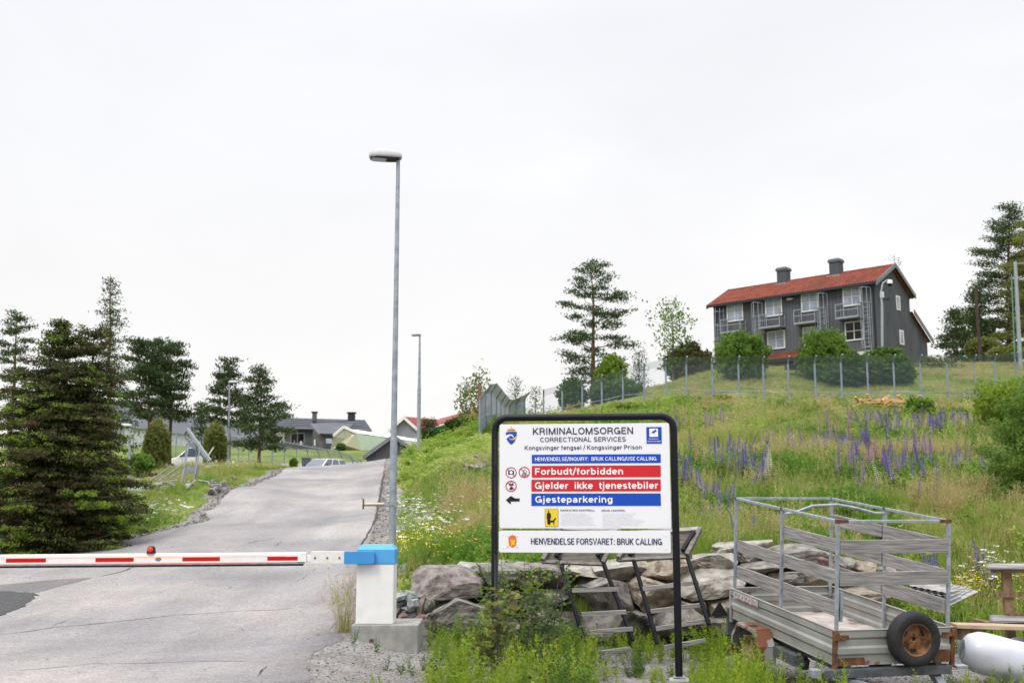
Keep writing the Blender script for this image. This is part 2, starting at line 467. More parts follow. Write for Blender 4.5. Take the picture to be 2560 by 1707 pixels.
for x, y, z in ((-90, 30, 1.5), (90, 30, 2.5), (90, 80, 9), (-110, 120, 6), (120, 150, 10)): ctrl.append((x, y, z))
C_ = np.array(ctrl)
def tps(r2): return 0.5 * r2 * np.log(r2 + 1e-9)
XY = C_[:, :2] / 30.0
def fit(XY, Z, lam=0.004):
    n = len(XY)
    r2 = ((XY[:, None] - XY[None]) ** 2).sum(-1)
    A = np.zeros((n + 3, n + 3))
    A[:n, :n] = tps(r2) + lam * np.eye(n)
    A[:n, n] = A[n, :n] = 1
    A[:n, n + 1:] = XY; A[n + 1:, :n] = XY.T
    return np.linalg.solve(A, np.concatenate([Z, [0, 0, 0]]))
W_ = fit(XY, C_[:, 2])
def H1(x, y):
    q = np.stack([np.ravel(x), np.ravel(y)], 1) / 30.0
    out = np.empty(len(q))
    for i in range(0, len(q), 20000):
        qq = q[i:i + 20000]
        r2 = ((qq[:, None] - XY[None]) ** 2).sum(-1)
        out[i:i + 20000] = tps(r2) @ W_[:-3] + W_[-3] + qq @ W_[-2:]
    return out.reshape(np.shape(x))
def sstep(t):
    t = np.clip(t, 0, 1)
    return t * t * (3 - 2 * t)
def wally(x): return 16.45 + 0.0 * x + np.interp(x, [-2, 2, 4, 6, 9], [0, 0, .9, 1.7, 2.0])
def wallw(x): return np.interp(x, [-2, 5.2, 7.5], [0.7, 0.9, 4.0])
def H0(x, y): return -0.14 - 0.055 * np.clip(x + 1.5, 0, 6)
def vnoise(x, y, s, seed=0):
    """smooth value noise on arrays"""
    x = np.asarray(x) / s + seed * 17.3; y = np.asarray(y) / s + seed * 9.1
    xi = np.floor(x).astype(int); yi = np.floor(y).astype(int)
    fx = x - xi; fy = y - yi
    fx = fx * fx * (3 - 2 * fx); fy = fy * fy * (3 - 2 * fy)
    def h(a, b):
        n = (a * 374761393 + b * 668265263 + seed * 1442695) & 0x7fffffff
        n = ((n ^ (n >> 13)) * 1274126177) & 0x7fffffff
        return (n ^ (n >> 16)) / 2147483647.0
    return ((h(xi, yi) * (1 - fx) + h(xi + 1, yi) * fx) * (1 - fy) + (h(xi, yi + 1) * (1 - fx) + h(xi + 1, yi + 1) * fx) * fy) * 2 - 1

# road outline in plan: x of the left and right edge for every distance y
rl = [(-30, -60), (26.5, -60), (28.5, -30), (29.5, -14.2), (31.5, -10.6), (34.5, -9.3)]
def edge_at(X, d): return (d, PX(X, d, roadz(d)).x)
rl += [edge_at(X, d) for X, d in ((520, 36), (552, 38.5), (600, 43), (652, 49), (700, 57), (735, 65), (765, 72))] + [(84, -14.0), (92, -26), (96, -60)]
rr = [(-30, -1.2), (6, -1.6), (9.5, -2.05), (10.4, -2.25), (10.9, -2.35), (11.0, -1.95), (11.35, -2.0), (11.9, -2.2), (12.7, -2.3), (13.4, -2.35), (14.3, -2.15), (15.2, -2.45), (16.0, -2.5), (17.2, -2.3), (18.2, -2.55), (18.6, -2.62), (20, -2.75)]
rr += [edge_at(X, d) for X, d in ((905, 24), (922, 28), (938, 33), (946, 40), (955, 50), (962, 60), (968, 72))] + [(80, -9.5), (92, -8), (96, -8)]
rl = np.array(rl, float); rr = np.array(rr, float)
def road_l(y): return np.interp(y, rl[:, 0], rl[:, 1]) + 0.10 * vnoise(y, y * 0, 0.9, 3) + 0.06 * vnoise(y, y * 0, 0.25, 4)
def road_r(y): return np.interp(y, rr[:, 0], rr[:, 1]) + 0.06 * vnoise(y, y * 0, 0.5, 5) + 0.05 * vnoise(y, y * 0, 0.16, 6)
def road_in(x, y, m=0.0):
    """>0 inside the road, metres to the nearer side edge"""
    e = np.minimum(x - road_l(y), road_r(y) - x) - m
    return np.where(np.asarray(y) > 95, -5, e)

gx = np.unique(np.concatenate([np.arange(-14, 14.01, .25), np.arange(-45, 50, .7), np.arange(-160, 161, 4)]))
gy = np.unique(np.concatenate([np.arange(-4, 27, .25), np.arange(27, 100, .55), np.arange(100, 200, 2), np.arange(200, 331, 8), np.arange(-40, -3, 4)]))
GX, GY = np.meshgrid(gx, gy)
h1 = H1(GX, GY)
h0 = H0(GX, GY)
wx = sstep((GX + 2.1) / 0.7)
wy = sstep((GY - wally(GX)) / wallw(GX))
rough = sstep(-road_in(GX, GY) / 1.5)
lump = 0.16 * vnoise(GX, GY, 4.5, 1) + 0.09 * vnoise(GX, GY, 1.6, 2)
GZ = np.where(GY < 10, h0 * wx * 0.8 + (1 - wx) * h1 * 0.6, 0)
front = wx * (h0 * (1 - wy) + (h1 + lump) * wy) + (1 - wx) * (h1 + lump * 0.7 * rough * sstep((GY - 18) / 6))
near = sstep((GY - 6) / 5)
GZ = front * near + (0.75 * h0 * wx) * (1 - near)
farb = sstep((GY - 200) / 120)
GZ = GZ * (1 - farb) + 8 * farb
GXl, GYl = gx, gy
def gz(x, y):
    x = np.asarray(x, float); y = np.asarray(y, float)
    i = np.clip(np.searchsorted(gx, x) - 1, 0, len(gx) - 2); j = np.clip(np.searchsorted(gy, y) - 1, 0, len(gy) - 2)
    fx = np.clip((x - gx[i]) / (gx[i + 1] - gx[i]), 0, 1); fy = np.clip((y - gy[j]) / (gy[j + 1] - gy[j]), 0, 1)
    return (GZ[j, i] * (1 - fx) + GZ[j, i + 1] * fx) * (1 - fy) + (GZ[j + 1, i] * (1 - fx) + GZ[j + 1, i + 1] * fx) * fy
def hit(X, Y, dmin=8.0, dmax=260.0):
    """ground point seen at photo pixel X, Y"""
    a, b = (X - CX) / FPX, (CY - Y) / FPX
    vy = cp - b * sp
    ds = dmin * (dmax / dmin) ** np.linspace(0, 1, 900)
    xs = a / vy * ds; zs = CAMH + (sp + b * cp) / vy * ds
    below = zs < gz(xs, ds)
    k = int(np.argmax(below)) if below.any() else len(ds) - 1
    return Vector((xs[k], ds[k], float(gz(xs[k], ds[k]))))
def onground(X, d):
    """point of the ground at distance d under picture column X"""
    z = 2.0
    for _ in range(6):
        p = PX(X, d, z); z = float(gz(p.x, p.y))
    return Vector((p.x, p.y, z))

# gravel cover: yard in front of the boulder wall, verge strip beside the road
def gravel(x, y):
    g = sstep((wally(x) + 0.5 - y) / 0.5) * sstep((x + 2.8) / 0.3) * sstep((y + 10) / 5)
    g = np.maximum(g, sstep((0.85 + 0.3 * vnoise(x, y, 1.3, 8) - np.maximum(-road_in(x, y), 0)) / 0.3) * (y < 90))
    g = np.maximum(g, sstep((1.3 - np.hypot(x + 2.2, y - 14)) / .5))
    return g
cov = gravel(GX, GY)
dz = -0.16 * sstep(road_in(GX, GY, 0.05) / 0.3)
Vg = np.stack([GX, GY, GZ + dz], -1).reshape(-1, 3)
ny, nx = GX.shape
idx = np.arange(nx * ny).reshape(ny, nx)
Fg = np.stack([idx[:-1, :-1], idx[:-1, 1:], idx[1:, 1:], idx[1:, :-1]], -1).reshape(-1, 4)
# skirt out to the horizon
ring_in = np.concatenate([idx[0, :], idx[1:, -1], idx[-1, -2::-1], idx[-2:0:-1, 0]])
pin = Vg[ring_in]
cen = np.array([0, 120, 0])
dirv = pin - cen; dirv[:, 2] = 0
pout = pin + dirv / np.linalg.norm(dirv, axis=1)[:, None] * 1800
pout[:, 2] = np.where(pout[:, 1] > 200, -5.0, -2.0)
b0 = len(Vg); n_ = len(ring_in)
Vg = np.concatenate([Vg, pout])
Fs = np.stack([ring_in, b0 + np.arange(n_), b0 + (np.arange(n_) + 1) % n_, np.roll(ring_in, -1)], -1)
Fg = np.concatenate([Fg, Fs])

def ground_material():
    m = bpy.data.materials.new('meadow_soil_and_gravel'); m.use_nodes = True
    t = m.node_tree; b = t.nodes['Principled BSDF']; b.inputs['Roughness'].default_value = 0.95; b.inputs['Specular IOR Level'].default_value = 0.15
    N = lambda tp, **k: (lambda n: ([setattr(n, a, v) for a, v in k.items()], n)[1])(t.nodes.new(tp))
    pos = N('ShaderNodeNewGeometry').outputs['Position']
    def noise(sc, det=6, ofs=(0, 0, 0)):
        n = N('ShaderNodeTexNoise'); n.inputs['Scale'].default_value = sc; n.inputs['Detail'].default_value = det
        o_ = N('ShaderNodeVectorMath', operation='ADD'); o_.inputs[1].default_value = ofs
        t.links.new(pos, o_.inputs[0]); t.links.new(o_.outputs[0], n.inputs['Vector'])
        return n.outputs['Fac']
    def ramp(fac, stops):
        r_ = N('ShaderNodeValToRGB')
        r_.color_ramp.elements[0].position = stops[0][0]; r_.color_ramp.elements[0].color = (*stops[0][1], 1)
        r_.color_ramp.elements[1].position = stops[-1][0]; r_.color_ramp.elements[1].color = (*stops[-1][1], 1)
        for p_, c_ in stops[1:-1]:
            e_ = r_.color_ramp.elements.new(p_); e_.color = (*c_, 1)
        t.links.new(fac, r_.inputs[0]); return r_.outputs[0]
    def mix(f, a, b_):
        x = N('ShaderNodeMix', data_type='RGBA')
        t.links.new(f, x.inputs['Factor']); t.links.new(a, x.inputs[6]); t.links.new(b_, x.inputs[7]); return x.outputs[2]
    grass = ramp(noise(0.35, 8), [(0.36, (0.11, 0.17, 0.03)), (0.5, (0.17, 0.22, 0.05)), (0.6, (0.22, 0.24, 0.07)), (0.70, (0.28, 0.24, 0.11))])
    fine = ramp(noise(6, 8), [(0.3, (0.5, 0.5, 0.5)), (0.7, (1.25, 1.25, 1.2))])
    mul = N('ShaderNodeMix', data_type='RGBA', blend_type='MULTIPLY'); mul.inputs['Factor'].default_value = 1
    t.links.new(grass, mul.inputs[6]); t.links.new(fine, mul.inputs[7])
    vo = N('ShaderNodeTexVoronoi'); vo.inputs['Scale'].default_value = 34
    t.links.new(pos, vo.inputs['Vector'])
    stone = N('ShaderNodeHueSaturation'); stone.inputs['Saturation'].default_value = 0.10; stone.inputs['Value'].default_value = 0.55
    t.links.new(vo.outputs['Color'], stone.inputs['Color'])
    tone = ramp(noise(1.1, 7, (5, 5, 0)), [(0.35, (0.09, 0.072, 0.058)), (0.5, (0.165, 0.142, 0.130)), (0.68, (0.24, 0.222, 0.218))])
    gr = N('ShaderNodeMix', data_type='RGBA', blend_type='MIX'); gr.inputs['Factor'].default_value = 0.30
    t.links.new(tone, gr.inputs[6]); t.links.new(stone.outputs[0], gr.inputs[7])
    cv = N('ShaderNodeAttribute', attribute_name='cov').outputs['Fac']
    ad = N('ShaderNodeMath', operation='ADD'); t.links.new(cv, ad.inputs[0])
    nn = N('ShaderNodeMapRange'); nn.inputs['To Min'].default_value = -0.35; nn.inputs['To Max'].default_value = 0.35; t.links.new(noise(3.0, 6), nn.inputs['Value'])
    t.links.new(nn.outputs[0], ad.inputs[1])
    cl = N('ShaderNodeMapRange'); cl.inputs['From Min'].default_value = 0.4; cl.inputs['From Max'].default_value = 0.6; t.links.new(ad.outputs[0], cl.inputs['Value'])
    t.links.new(mix(cl.outputs[0], mul.outputs[2], gr.outputs[2]), b.inputs['Base Color'])
    bp = N('ShaderNodeBump'); bp.inputs['Strength'].default_value = 0.8; bp.inputs['Distance'].default_value = 0.02
    t.links.new(vo.outputs['Distance'], bp.inputs['Height']); t.links.new(bp.outputs[0], b.inputs['Normal'])
    return m
M_ground = ground_material()
me = np_mesh('ground', Vg, Fg, M_ground, smooth=True, attr={'cov': ('POINT', np.concatenate([cov.ravel(), np.zeros(n_)]))})
tag(np_obj('ground', me), 'meadow slope and gravel yard', kind='structure')

# ------------------------------------------------------------------ road
def asphalt_material(name='worn_pale_asphalt', dark=1.0):
    m = bpy.data.materials.new(name); m.use_nodes = True
    t = m.node_tree; b = t.nodes['Principled BSDF']; b.inputs['Roughness'].default_value = 0.85; b.inputs['Specular IOR Level'].default_value = 0.25
    N = lambda tp, **k: (lambda n: ([setattr(n, a, v) for a, v in k.items()], n)[1])(t.nodes.new(tp))
    pos = N('ShaderNodeNewGeometry').outputs['Position']
    def noise(sc, det=6, stretch=None, dist=0.0):
        v = pos
        if stretch:
            mp = N('ShaderNodeMapping'); mp.inputs['Scale'].default_value = stretch; mp.inputs['Rotation'].default_value = (0, 0, R(12)); t.links.new(v, mp.inputs[0]); v = mp.outputs[0]
        n = N('ShaderNodeTexNoise'); n.inputs['Scale'].default_value = sc; n.inputs['Detail'].default_value = det; n.inputs['Distortion'].default_value = dist
        t.links.new(v, n.inputs['Vector']); return n
    r1 = N('ShaderNodeValToRGB'); e_ = r1.color_ramp.elements
    e_[0].position, e_[0].color = 0.34, (0.225 * dark, 0.216 * dark, 0.224 * dark, 1)
    e_[1].position, e_[1].color = 0.66, (0.355 * dark, 0.328 * dark, 0.314 * dark, 1)
    t.links.new(noise(0.32, 7).outputs['Fac'], r1.inputs[0])
    agg = N('ShaderNodeTexVoronoi'); agg.inputs['Scale'].default_value = 70; t.links.new(pos, agg.inputs['Vector'])
    ag = N('ShaderNodeMapRange'); ag.inputs['To Min'].default_value = 0.70; ag.inputs['To Max'].default_value = 1.26
    se = N('ShaderNodeSeparateColor'); t.links.new(agg.outputs['Color'], se.inputs[0]); t.links.new(se.outputs[0], ag.inputs['Value'])
    sc = N('ShaderNodeVectorMath', operation='SCALE'); t.links.new(r1.outputs[0], sc.inputs[0]); t.links.new(ag.outputs[0], sc.inputs['Scale'])
    st = noise(0.9, 6, (1.0, .16, 1.0), .4)
    sm = N('ShaderNodeMapRange'); sm.inputs['From Min'].default_value = .3; sm.inputs['From Max'].default_value = .7; sm.inputs['To Min'].default_value = .84; sm.inputs['To Max'].default_value = 1.12
    t.links.new(st.outputs['Fac'], sm.inputs['Value'])
    gr_ = noise(9, 8); gm = N('ShaderNodeMapRange'); gm.inputs['From Min'].default_value = .3; gm.inputs['From Max'].default_value = .7; gm.inputs['To Min'].default_value = .90; gm.inputs['To Max'].default_value = 1.08; t.links.new(gr_.outputs['Fac'], gm.inputs['Value'])
    sx1 = N('ShaderNodeVectorMath', operation='SCALE'); t.links.new(sc.outputs[0], sx1.inputs[0]); t.links.new(sm.outputs[0], sx1.inputs['Scale'])
    sx2 = N('ShaderNodeVectorMath', operation='SCALE'); t.links.new(sx1.outputs[0], sx2.inputs[0]); t.links.new(gm.outputs[0], sx2.inputs['Scale']); sc = sx2
    # cracks: edges of warped cells, broken up by a mask
    wp = noise(1.3, 4); wv = N('ShaderNodeVectorMath', operation='MULTIPLY_ADD'); wv.inputs[1].default_value = (0.9, 0.9, 0.9)
    t.links.new(wp.outputs['Color'], wv.inputs[0]); t.links.new(pos, wv.inputs[2])
    mp = N('ShaderNodeMapping'); mp.inputs['Scale'].default_value = (1.0, 0.35, 0.6); mp.inputs['Rotation'].default_value = (0, 0, R(-14)); t.links.new(wv.outputs[0], mp.inputs[0])
    vc = N('ShaderNodeTexVoronoi', feature='DISTANCE_TO_EDGE'); vc.inputs['Scale'].default_value = 1.15; t.links.new(mp.outputs[0], vc.inputs['Vector'])
    cr = N('ShaderNodeMapRange'); cr.inputs['From Min'].default_value = 0.003; cr.inputs['From Max'].default_value = 0.011; cr.inputs['To Min'].default_value = 1; cr.inputs['To Max'].default_value = 0
    t.links.new(vc.outputs['Distance'], cr.inputs['Value'])
    mk = N('ShaderNodeMapRange'); mk.inputs['From Min'].default_value = 0.50; mk.inputs['From Max'].default_value = 0.62; t.links.new(noise(0.55, 4).outputs['Fac'], mk.inputs['Value'])
    mu = N('ShaderNodeMath', operation='MULTIPLY'); t.links.new(cr.outputs[0], mu.inputs[0]); t.links.new(mk.outputs[0], mu.inputs[1])
    mu2 = N('ShaderNodeMath', operation='MULTIPLY'); mu2.inputs[1].default_value = 0.55; t.links.new(mu.outputs[0], mu2.inputs[0])
    mx = N('ShaderNodeMix', data_type='RGBA'); mx.inputs[7].default_value = (0.07, 0.065, 0.06, 1)
    t.links.new(mu2.outputs[0], mx.inputs['Factor']); t.links.new(sc.outputs[0], mx.inputs[6])
    t.links.new(mx.outputs[2], b.inputs['Base Color'])
    bp = N('ShaderNodeBump'); bp.inputs['Strength'].default_value = 0.6; bp.inputs['Distance'].default_value = 0.012
    sb = N('ShaderNodeMath', operation='SUBTRACT'); t.links.new(agg.outputs['Distance'], sb.inputs[0]); t.links.new(mu.outputs[0], sb.inputs[1])
    t.links.new(sb.outputs[0], bp.inputs['Height']); t.links.new(bp.outputs[0], b.inputs['Normal'])
    return m
M_asph = asphalt_material()
ys = np.unique(np.concatenate([np.arange(-28, 8, 2.0), np.arange(8, 22, .07), np.arange(22, 95.1, .35)]))
tt = 1 - (1 - np.linspace(0, 1, 61)) ** 1.0
tt = np.concatenate([np.linspace(0, .1, 8)[:-1], np.linspace(.1, .9, 40), np.linspace(.9, 1, 10)[1:]])
L_, R_ = road_l(ys), road_r(ys)
RX = L_[:, None] + (R_ - L_)[:, None] * tt[None]
RY = np.repeat(ys[:, None], len(tt), 1)
RZ = gz(RX, RY) + 0.035
lip = np.clip(np.minimum(RX - L_[:, None], R_[:, None] - RX) / 0.05, 0, 1)
RZ -= (1 - lip) * 0.02
n1, n2 = RX.shape
top = np.stack([RX, RY, RZ], -1).reshape(-1, 3)
ix = np.arange(n1 * n2).reshape(n1, n2)
Fr = np.stack([ix[:-1, :-1], ix[:-1, 1:], ix[1:, 1:], ix[1:, :-1]], -1).reshape(-1, 4)
skirtL = top[ix[:, 0]] - [0, 0, .25]; skirtR = top[ix[:, -1]] - [0, 0, .25]
bL = len(top); bR = bL + n1
Vr = np.concatenate([top, skirtL, skirtR])
a_ = np.arange(n1 - 1)
Fr = np.concatenate([Fr, np.stack([ix[a_, 0], ix[a_ + 1, 0], bL + a_ + 1, bL + a_], -1), np.stack([ix[a_ + 1, -1], ix[a_, -1], bR + a_, bR + a_ + 1], -1)])
me = np_mesh('road', Vr, Fr, M_asph, smooth=True)
tag(np_obj('road', me), 'pale cracked asphalt road climbing past the barrier', kind='structure')
# patches of other asphalt lying on the road at the lower left, built as thin draped sheets
def patch(name, poly_px, lift, mat, label):
    pts = [hit(X, Y) for X, Y in poly_px]
    bm = bmesh.new()
    vs = [bm.verts.new((p.x, p.y, 0)) for p in pts]
    bm.faces.new(vs)
    bmesh.ops.triangulate(bm, faces=bm.faces[:])
    for _ in range(3):
        bmesh.ops.subdivide_edges(bm, edges=[e for e in bm.edges if e.calc_length() > 0.5], cuts=1, use_grid_fill=False)
    bmesh.ops.triangulate(bm, faces=bm.faces[:])
    for v in bm.verts:
        v.co.z = float(gz(v.co.x, v.co.y)) + 0.035 + lift
    bmesh.ops.recalc_face_normals(bm, faces=bm.faces[:])
    if bm.faces[0].normal.z < 0:
        bmesh.ops.reverse_faces(bm, faces=bm.faces[:])
    me = bpy.data.meshes.new(name); bm.to_mesh(me); bm.free(); me.materials.append(mat)
    return tag(np_obj(name, me), label, kind='structure')
M_asphmid = asphalt_material('smoother_grey_asphalt', 0.62)
M_asphdark = nmat('fresh_dark_asphalt_filling', (0.045, 0.045, 0.047), (0.085, 0.085, 0.085), scale=22, rough=0.9, bump=0.9, bscale=60, pos=True, c3=(0.17, 0.16, 0.15), c3range=(0.58, 0.70), c3scale=6)
def jag(a, b, n, amp, seed):
    r_ = random.Random(seed); out = []
    for i in range(n):
        t_ = i / n
        out.append((a[0] + (b[0] - a[0]) * t_ + r_.uniform(-amp, amp), a[1] + (b[1] - a[1]) * t_ + r_.uniform(-amp, amp) * .35))
    return out
patch('smooth_asphalt_strip', [(-260, 1492), (-60, 1472)] + [(0, 1467), (60, 1461), (120, 1455), (180, 1451), (232, 1448), (200, 1457), (150, 1469), (95, 1486), (40, 1492), (-60, 1500), (-260, 1510)], 0.005, M_asphmid, 'darker strip of smooth asphalt at the left')
patch('dark_asphalt_filling', [(-320, 1500), (-60, 1490), (0, 1484), (30, 1484)] + jag((52, 1486), (93, 1489), 5, 5, 1) + jag((93, 1492), (55, 1524), 8, 7, 2) + jag((55, 1524), (0, 1545), 6, 5, 3) + [(-60, 1560), (-320, 1580)], 0.010, M_asphdark, 'rough dark asphalt filling at the left')
# long open joints in the asphalt
def crack(pts_px, w, seed):
    r_ = random.Random(seed)
    P3 = [hit(X, Y) for X, Y in pts_px]
    dense = []
    for a, b in zip(P3[:-1], P3[1:]):
        n = max(2, int((b - a).length / 0.12))
        for i in range(n):
            q = a.lerp(b, i / n); dense.append(Vector((q.x + r_.uniform(-.02, .02), q.y + r_.uniform(-.025, .025), 0)))
    vs, fs = [], []
    for i, q in enumerate(dense):
        ww = w * (0.35 + 0.9 * r_.random()) * min(1, i / 4, (len(dense) - 1 - i) / 4 + .1)
        t_ = dense[min(i + 1, len(dense) - 1)] - dense[max(i - 1, 0)]
        nrm = Vector((-t_.y, t_.x, 0)).normalized() * ww
        for s_ in (1, -1):
            k = q + nrm * s_
            vs.append((k.x, k.y, float(gz(k.x, k.y)) + 0.035 + 0.004))
    fs = [(2 * i, 2 * i + 1, 2 * i + 3, 2 * i + 2) for i in range(len(dense) - 1)]
    return vs, fs
mb = MB()
for k, (pl, w) in enumerate([([(-40, 1595), (60, 1587), (130, 1575), (260, 1563), (350, 1553), (430, 1544), (500, 1541), (600, 1533), (700, 1529), (780, 1521), (810, 1512)], .011),
                  ([(-20, 1688), (100, 1680), (230, 1667), (340, 1666), (420, 1664), (500, 1660), (640, 1662), (680, 1668)], .010),
                  ([(232, 1448), (270, 1441), (305, 1433), (345, 1417), (380, 1410)], .022),
                  ([(735, 1461), (760, 1448), (790, 1425), (800, 1424)], .016), ([(150, 1497), (190, 1492), (215, 1489)], .016),
                  ([(120, 1575), (150, 1563), (185, 1550)], .008), ([(600, 1367), (640, 1357), (700, 1348)], .018),
                  ([(668, 1669), (655, 1690), (640, 1707)], .012), ([(682, 1668), (720, 1669), (768, 1665)], .03),
                  ([(685, 1370), (708, 1355)], .02), ([(960, 1180), (955, 1210), (950, 1245), (940, 1300), (900, 1370)], .03)]):
    v_, f_ = crack(pl, w, k)
    mb.add(v_, f_)
o = mb.build('asphalt_cracks', nmat('dark_open_cracks', (0.05, 0.045, 0.04), rough=1.0)); tag(o, 'open cracks and joints in the pale asphalt', kind='structure')
# ------------------------------------------------------------------ plain sans lettering drawn from strokes
def _arc(cx, cy, rx, ry, a0, a1, n=10):
    return [(cx + rx * math.cos(R(a0 + (a1 - a0) * i / n)), cy + ry * math.sin(R(a0 + (a1 - a0) * i / n))) for i in range(n + 1)]
def _glyphs():
    G = {}
    A_ = _arc
    h, T, B = .08, .92, .08
    X = .73 - .08; xm = (X + B) / 2; rx = .21; ry = (X - B) / 2
    G['A'] = (.84, [[(.03, B - .06), (.42, T + .04), (.81, B - .06)], [(.19, .34), (.65, .34)]])
    G['B'] = (.76, [[(.10, .50), (.10, T), (.42, T)] + A_(.42, .71, .19, .21, 90, -90) + [(.10, .50)], [(.10, .50), (.10, B), (.44, B)] + A_(.44, .29, .22, .21, -90, 90) + [(.3, .5)]])
    G['C'] = (.84, [A_(.44, .5, .35, .42, 38, 322, 22)])
    G['D'] = (.82, [[(.10, B), (.10, T), (.36, T)] + A_(.36, .5, .36, .42, 90, -90, 16) + [(.10, B)]])
    G['E'] = (.70, [[(.66, T), (.10, T), (.10, B), (.67, B)], [(.10, .51), (.61, .51)]])
    G['F'] = (.66, [[(.64, T), (.10, T), (.10, 0)], [(.10, .49), (.56, .49)]])
    G['G'] = (.88, [A_(.44, .5, .35, .42, 42, 340, 22) + [(.78, .44)], [(.46, .44), (.79, .44), (.79, 0)]])
    G['H'] = (.82, [[(.10, 0), (.10, 1)], [(.72, 0), (.72, 1)], [(.10, .51), (.72, .51)]])
    G['I'] = (.26, [[(.13, 0), (.13, 1)]])
    G['J'] = (.60, [[(.50, 1), (.50, .30)] + A_(.28, .29, .22, .21, 0, -180)])
    G['K'] = (.80, [[(.10, 0), (.10, 1)], [(.72, 1), (.12, .38)], [(.30, .54), (.76, 0)]])
    G['L'] = (.64, [[(.10, 1), (.10, B), (.62, B)]])
    G['M'] = (.98, [[(.10, 0), (.10, .97)], [(.10, .97), (.49, .04), (.88, .97)], [(.88, .97), (.88, 0)]])
    G['N'] = (.82, [[(.10, 0), (.10, 1)], [(.11, .96), (.71, .04)], [(.72, 0), (.72, 1)]])
    G['O'] = (.90, [A_(.45, .5, .37, .42, 0, 360, 28)])
    G['P'] = (.74, [[(.10, 0), (.10, T), (.42, T)] + A_(.42, .68, .23, .24, 90, -90) + [(.10, .44)]])
    G['Q'] = (.90, [A_(.45, .5, .37, .42, 0, 360, 28), [(.50, .26), (.84, -.02)]])
    G['R'] = (.80, [[(.10, 0), (.10, T), (.44, T)] + A_(.44, .70, .23, .22, 90, -90) + [(.10, .48)], [(.50, .48)] + [(.64, .38), (.67, .12), (.72, 0)]])
    G['S'] = (.76, [A_(.38, .71, .27, .21, 25, 235, 14) + [(.42, .47)] + A_(.38, .27, .30, .20, 50, -150, 14)])
    G['T'] = (.72, [[(.02, T), (.70, T)], [(.36, T), (.36, 0)]])
    G['U'] = (.80, [[(.10, 1), (.10, .36)] + A_(.40, .36, .30, .28, 180, 360, 14) + [(.70, 1)]])
    G['V'] = (.80, [[(.03, 1.03), (.40, 0), (.77, 1.03)]])
    G['W'] = (1.14, [[(.03, 1.03), (.31, 0), (.57, .98), (.83, 0), (1.11, 1.03)]])
    G['X'] = (.78, [[(.04, -.02), (.74, 1.02)], [(.04, 1.02), (.74, -.02)]])
    G['Y'] = (.80, [[(.03, 1.03), (.40, .42), (.77, 1.03)], [(.40, .45), (.40, 0)]])
    G['Å'] = (.84, [[(.03, B - .06), (.42, T + .0), (.81, B - .06)], [(.19, .34), (.65, .34)], A_(.42, 1.12, .09, .09, 0, 360, 12)])
    G['Ø'] = (.90, [A_(.45, .5, .37, .42, 0, 360, 28), [(.1, -.03), (.8, 1.03)]])
    G['a'] = (.64, [A_(.29, .50, .20, .155, 165, 20, 10) + [(.50, .45), (.50, .14), (.58, .05)], [(.50, .42), (.28, .38)] + A_(.26, .23, .18, .155, 110, 290, 10) + [(.44, .14), (.50, .24)]])
    G['å'] = (.64, G['a'][1] + [A_(.30, .90, .08, .08, 0, 360, 10)])
    G['b'] = (.66, [[(.10, 1), (.10, 0)], A_(.33, xm, .23, ry, 0, 360, 20)])
    G['d'] = (.66, [[(.56, 1), (.56, 0)], A_(.33, xm, .23, ry, 0, 360, 20)])
    G['e'] = (.64, [[(.09, .38), (.56, .38)] + A_(.32, xm, .24, ry, 5, 318, 20)])
    G['f'] = (.40, [A_(.34, .75, .16, .17, 90, 180, 6) + [(.18, 0)], [(.02, .66), (.37, .66)]])
    G['g'] = (.66, [A_(.33, xm, .23, ry, 0, 360, 20), [(.56, .72), (.56, .02)] + A_(.33, .02, .23, .20, 0, -155, 10)])
    G['i'] = (.26, [[(.13, 0), (.13, .73)], [(.13, .86), (.13, 1)]])
    G['j'] = (.26, [[(.13, .73), (.13, -.08), (.09, -.18), (-.02, -.20)], [(.13, .86), (.13, 1)]])
    G['k'] = (.60, [[(.10, 0), (.10, 1)], [(.54, .72), (.12, .28)], [(.26, .40), (.57, 0)]])
    G['l'] = (.26, [[(.13, 0), (.13, 1)]])
    G['m'] = (.94, [[(.10, 0), (.10, .73)], [(.10, .45)] + A_(.29, .45, .18, .20, 160, 0, 8) + [(.47, 0)], [(.47, .45)] + A_(.66, .45, .18, .20, 160, 0, 8) + [(.84, 0)]])
    G['n'] = (.64, [[(.10, 0), (.10, .73)], [(.10, .42)] + A_(.32, .42, .22, .23, 155, 0, 10) + [(.54, 0)]])
    G['o'] = (.66, [A_(.33, xm, .25, ry, 0, 360, 22)])
    G['p'] = (.66, [[(.10, .73), (.10, -.27)], A_(.33, xm, .23, ry, 0, 360, 20)])
    G['r'] = (.42, [[(.10, 0), (.10, .73)], [(.10, .40), (.16, .56), (.26, .64), (.40, .645)]])
    G['s'] = (.58, [A_(.29, .51, .19, .14, 25, 235, 10) + [(.32, .355)] + A_(.29, .215, .21, .14, 55, -150, 10)])
    G['t'] = (.38, [[(.18, .92), (.18, .20), (.24, .09), (.36, .075)], [(.02, .66), (.36, .66)]])
    G['u'] = (.64, [[(.54, 0), (.54, .73)], [(.10, .73), (.10, .30)] + A_(.32, .30, .22, .22, 180, 335, 10)])
    G['v'] = (.60, [[(.04, .75), (.30, .02), (.56, .75)]])
    G['ø'] = (.66, G['o'][1] + [[(.08, -.02), (.58, .75)]])
    G['2'] = (.62, [A_(.31, .70, .21, .22, 170, -30, 12) + [(.10, B), (.56, B)]])
    G['7'] = (.62, [[(.06, T), (.56, T), (.22, 0)]])
    G[':'] = (.28, [[(.14, 0), (.14, .16)], [(.14, .56), (.14, .72)]])
    G[','] = (.26, [[(.13, .12), (.08, -.14)]])
    G['-'] = (.36, [[(.04, .37), (.32, .37)]])
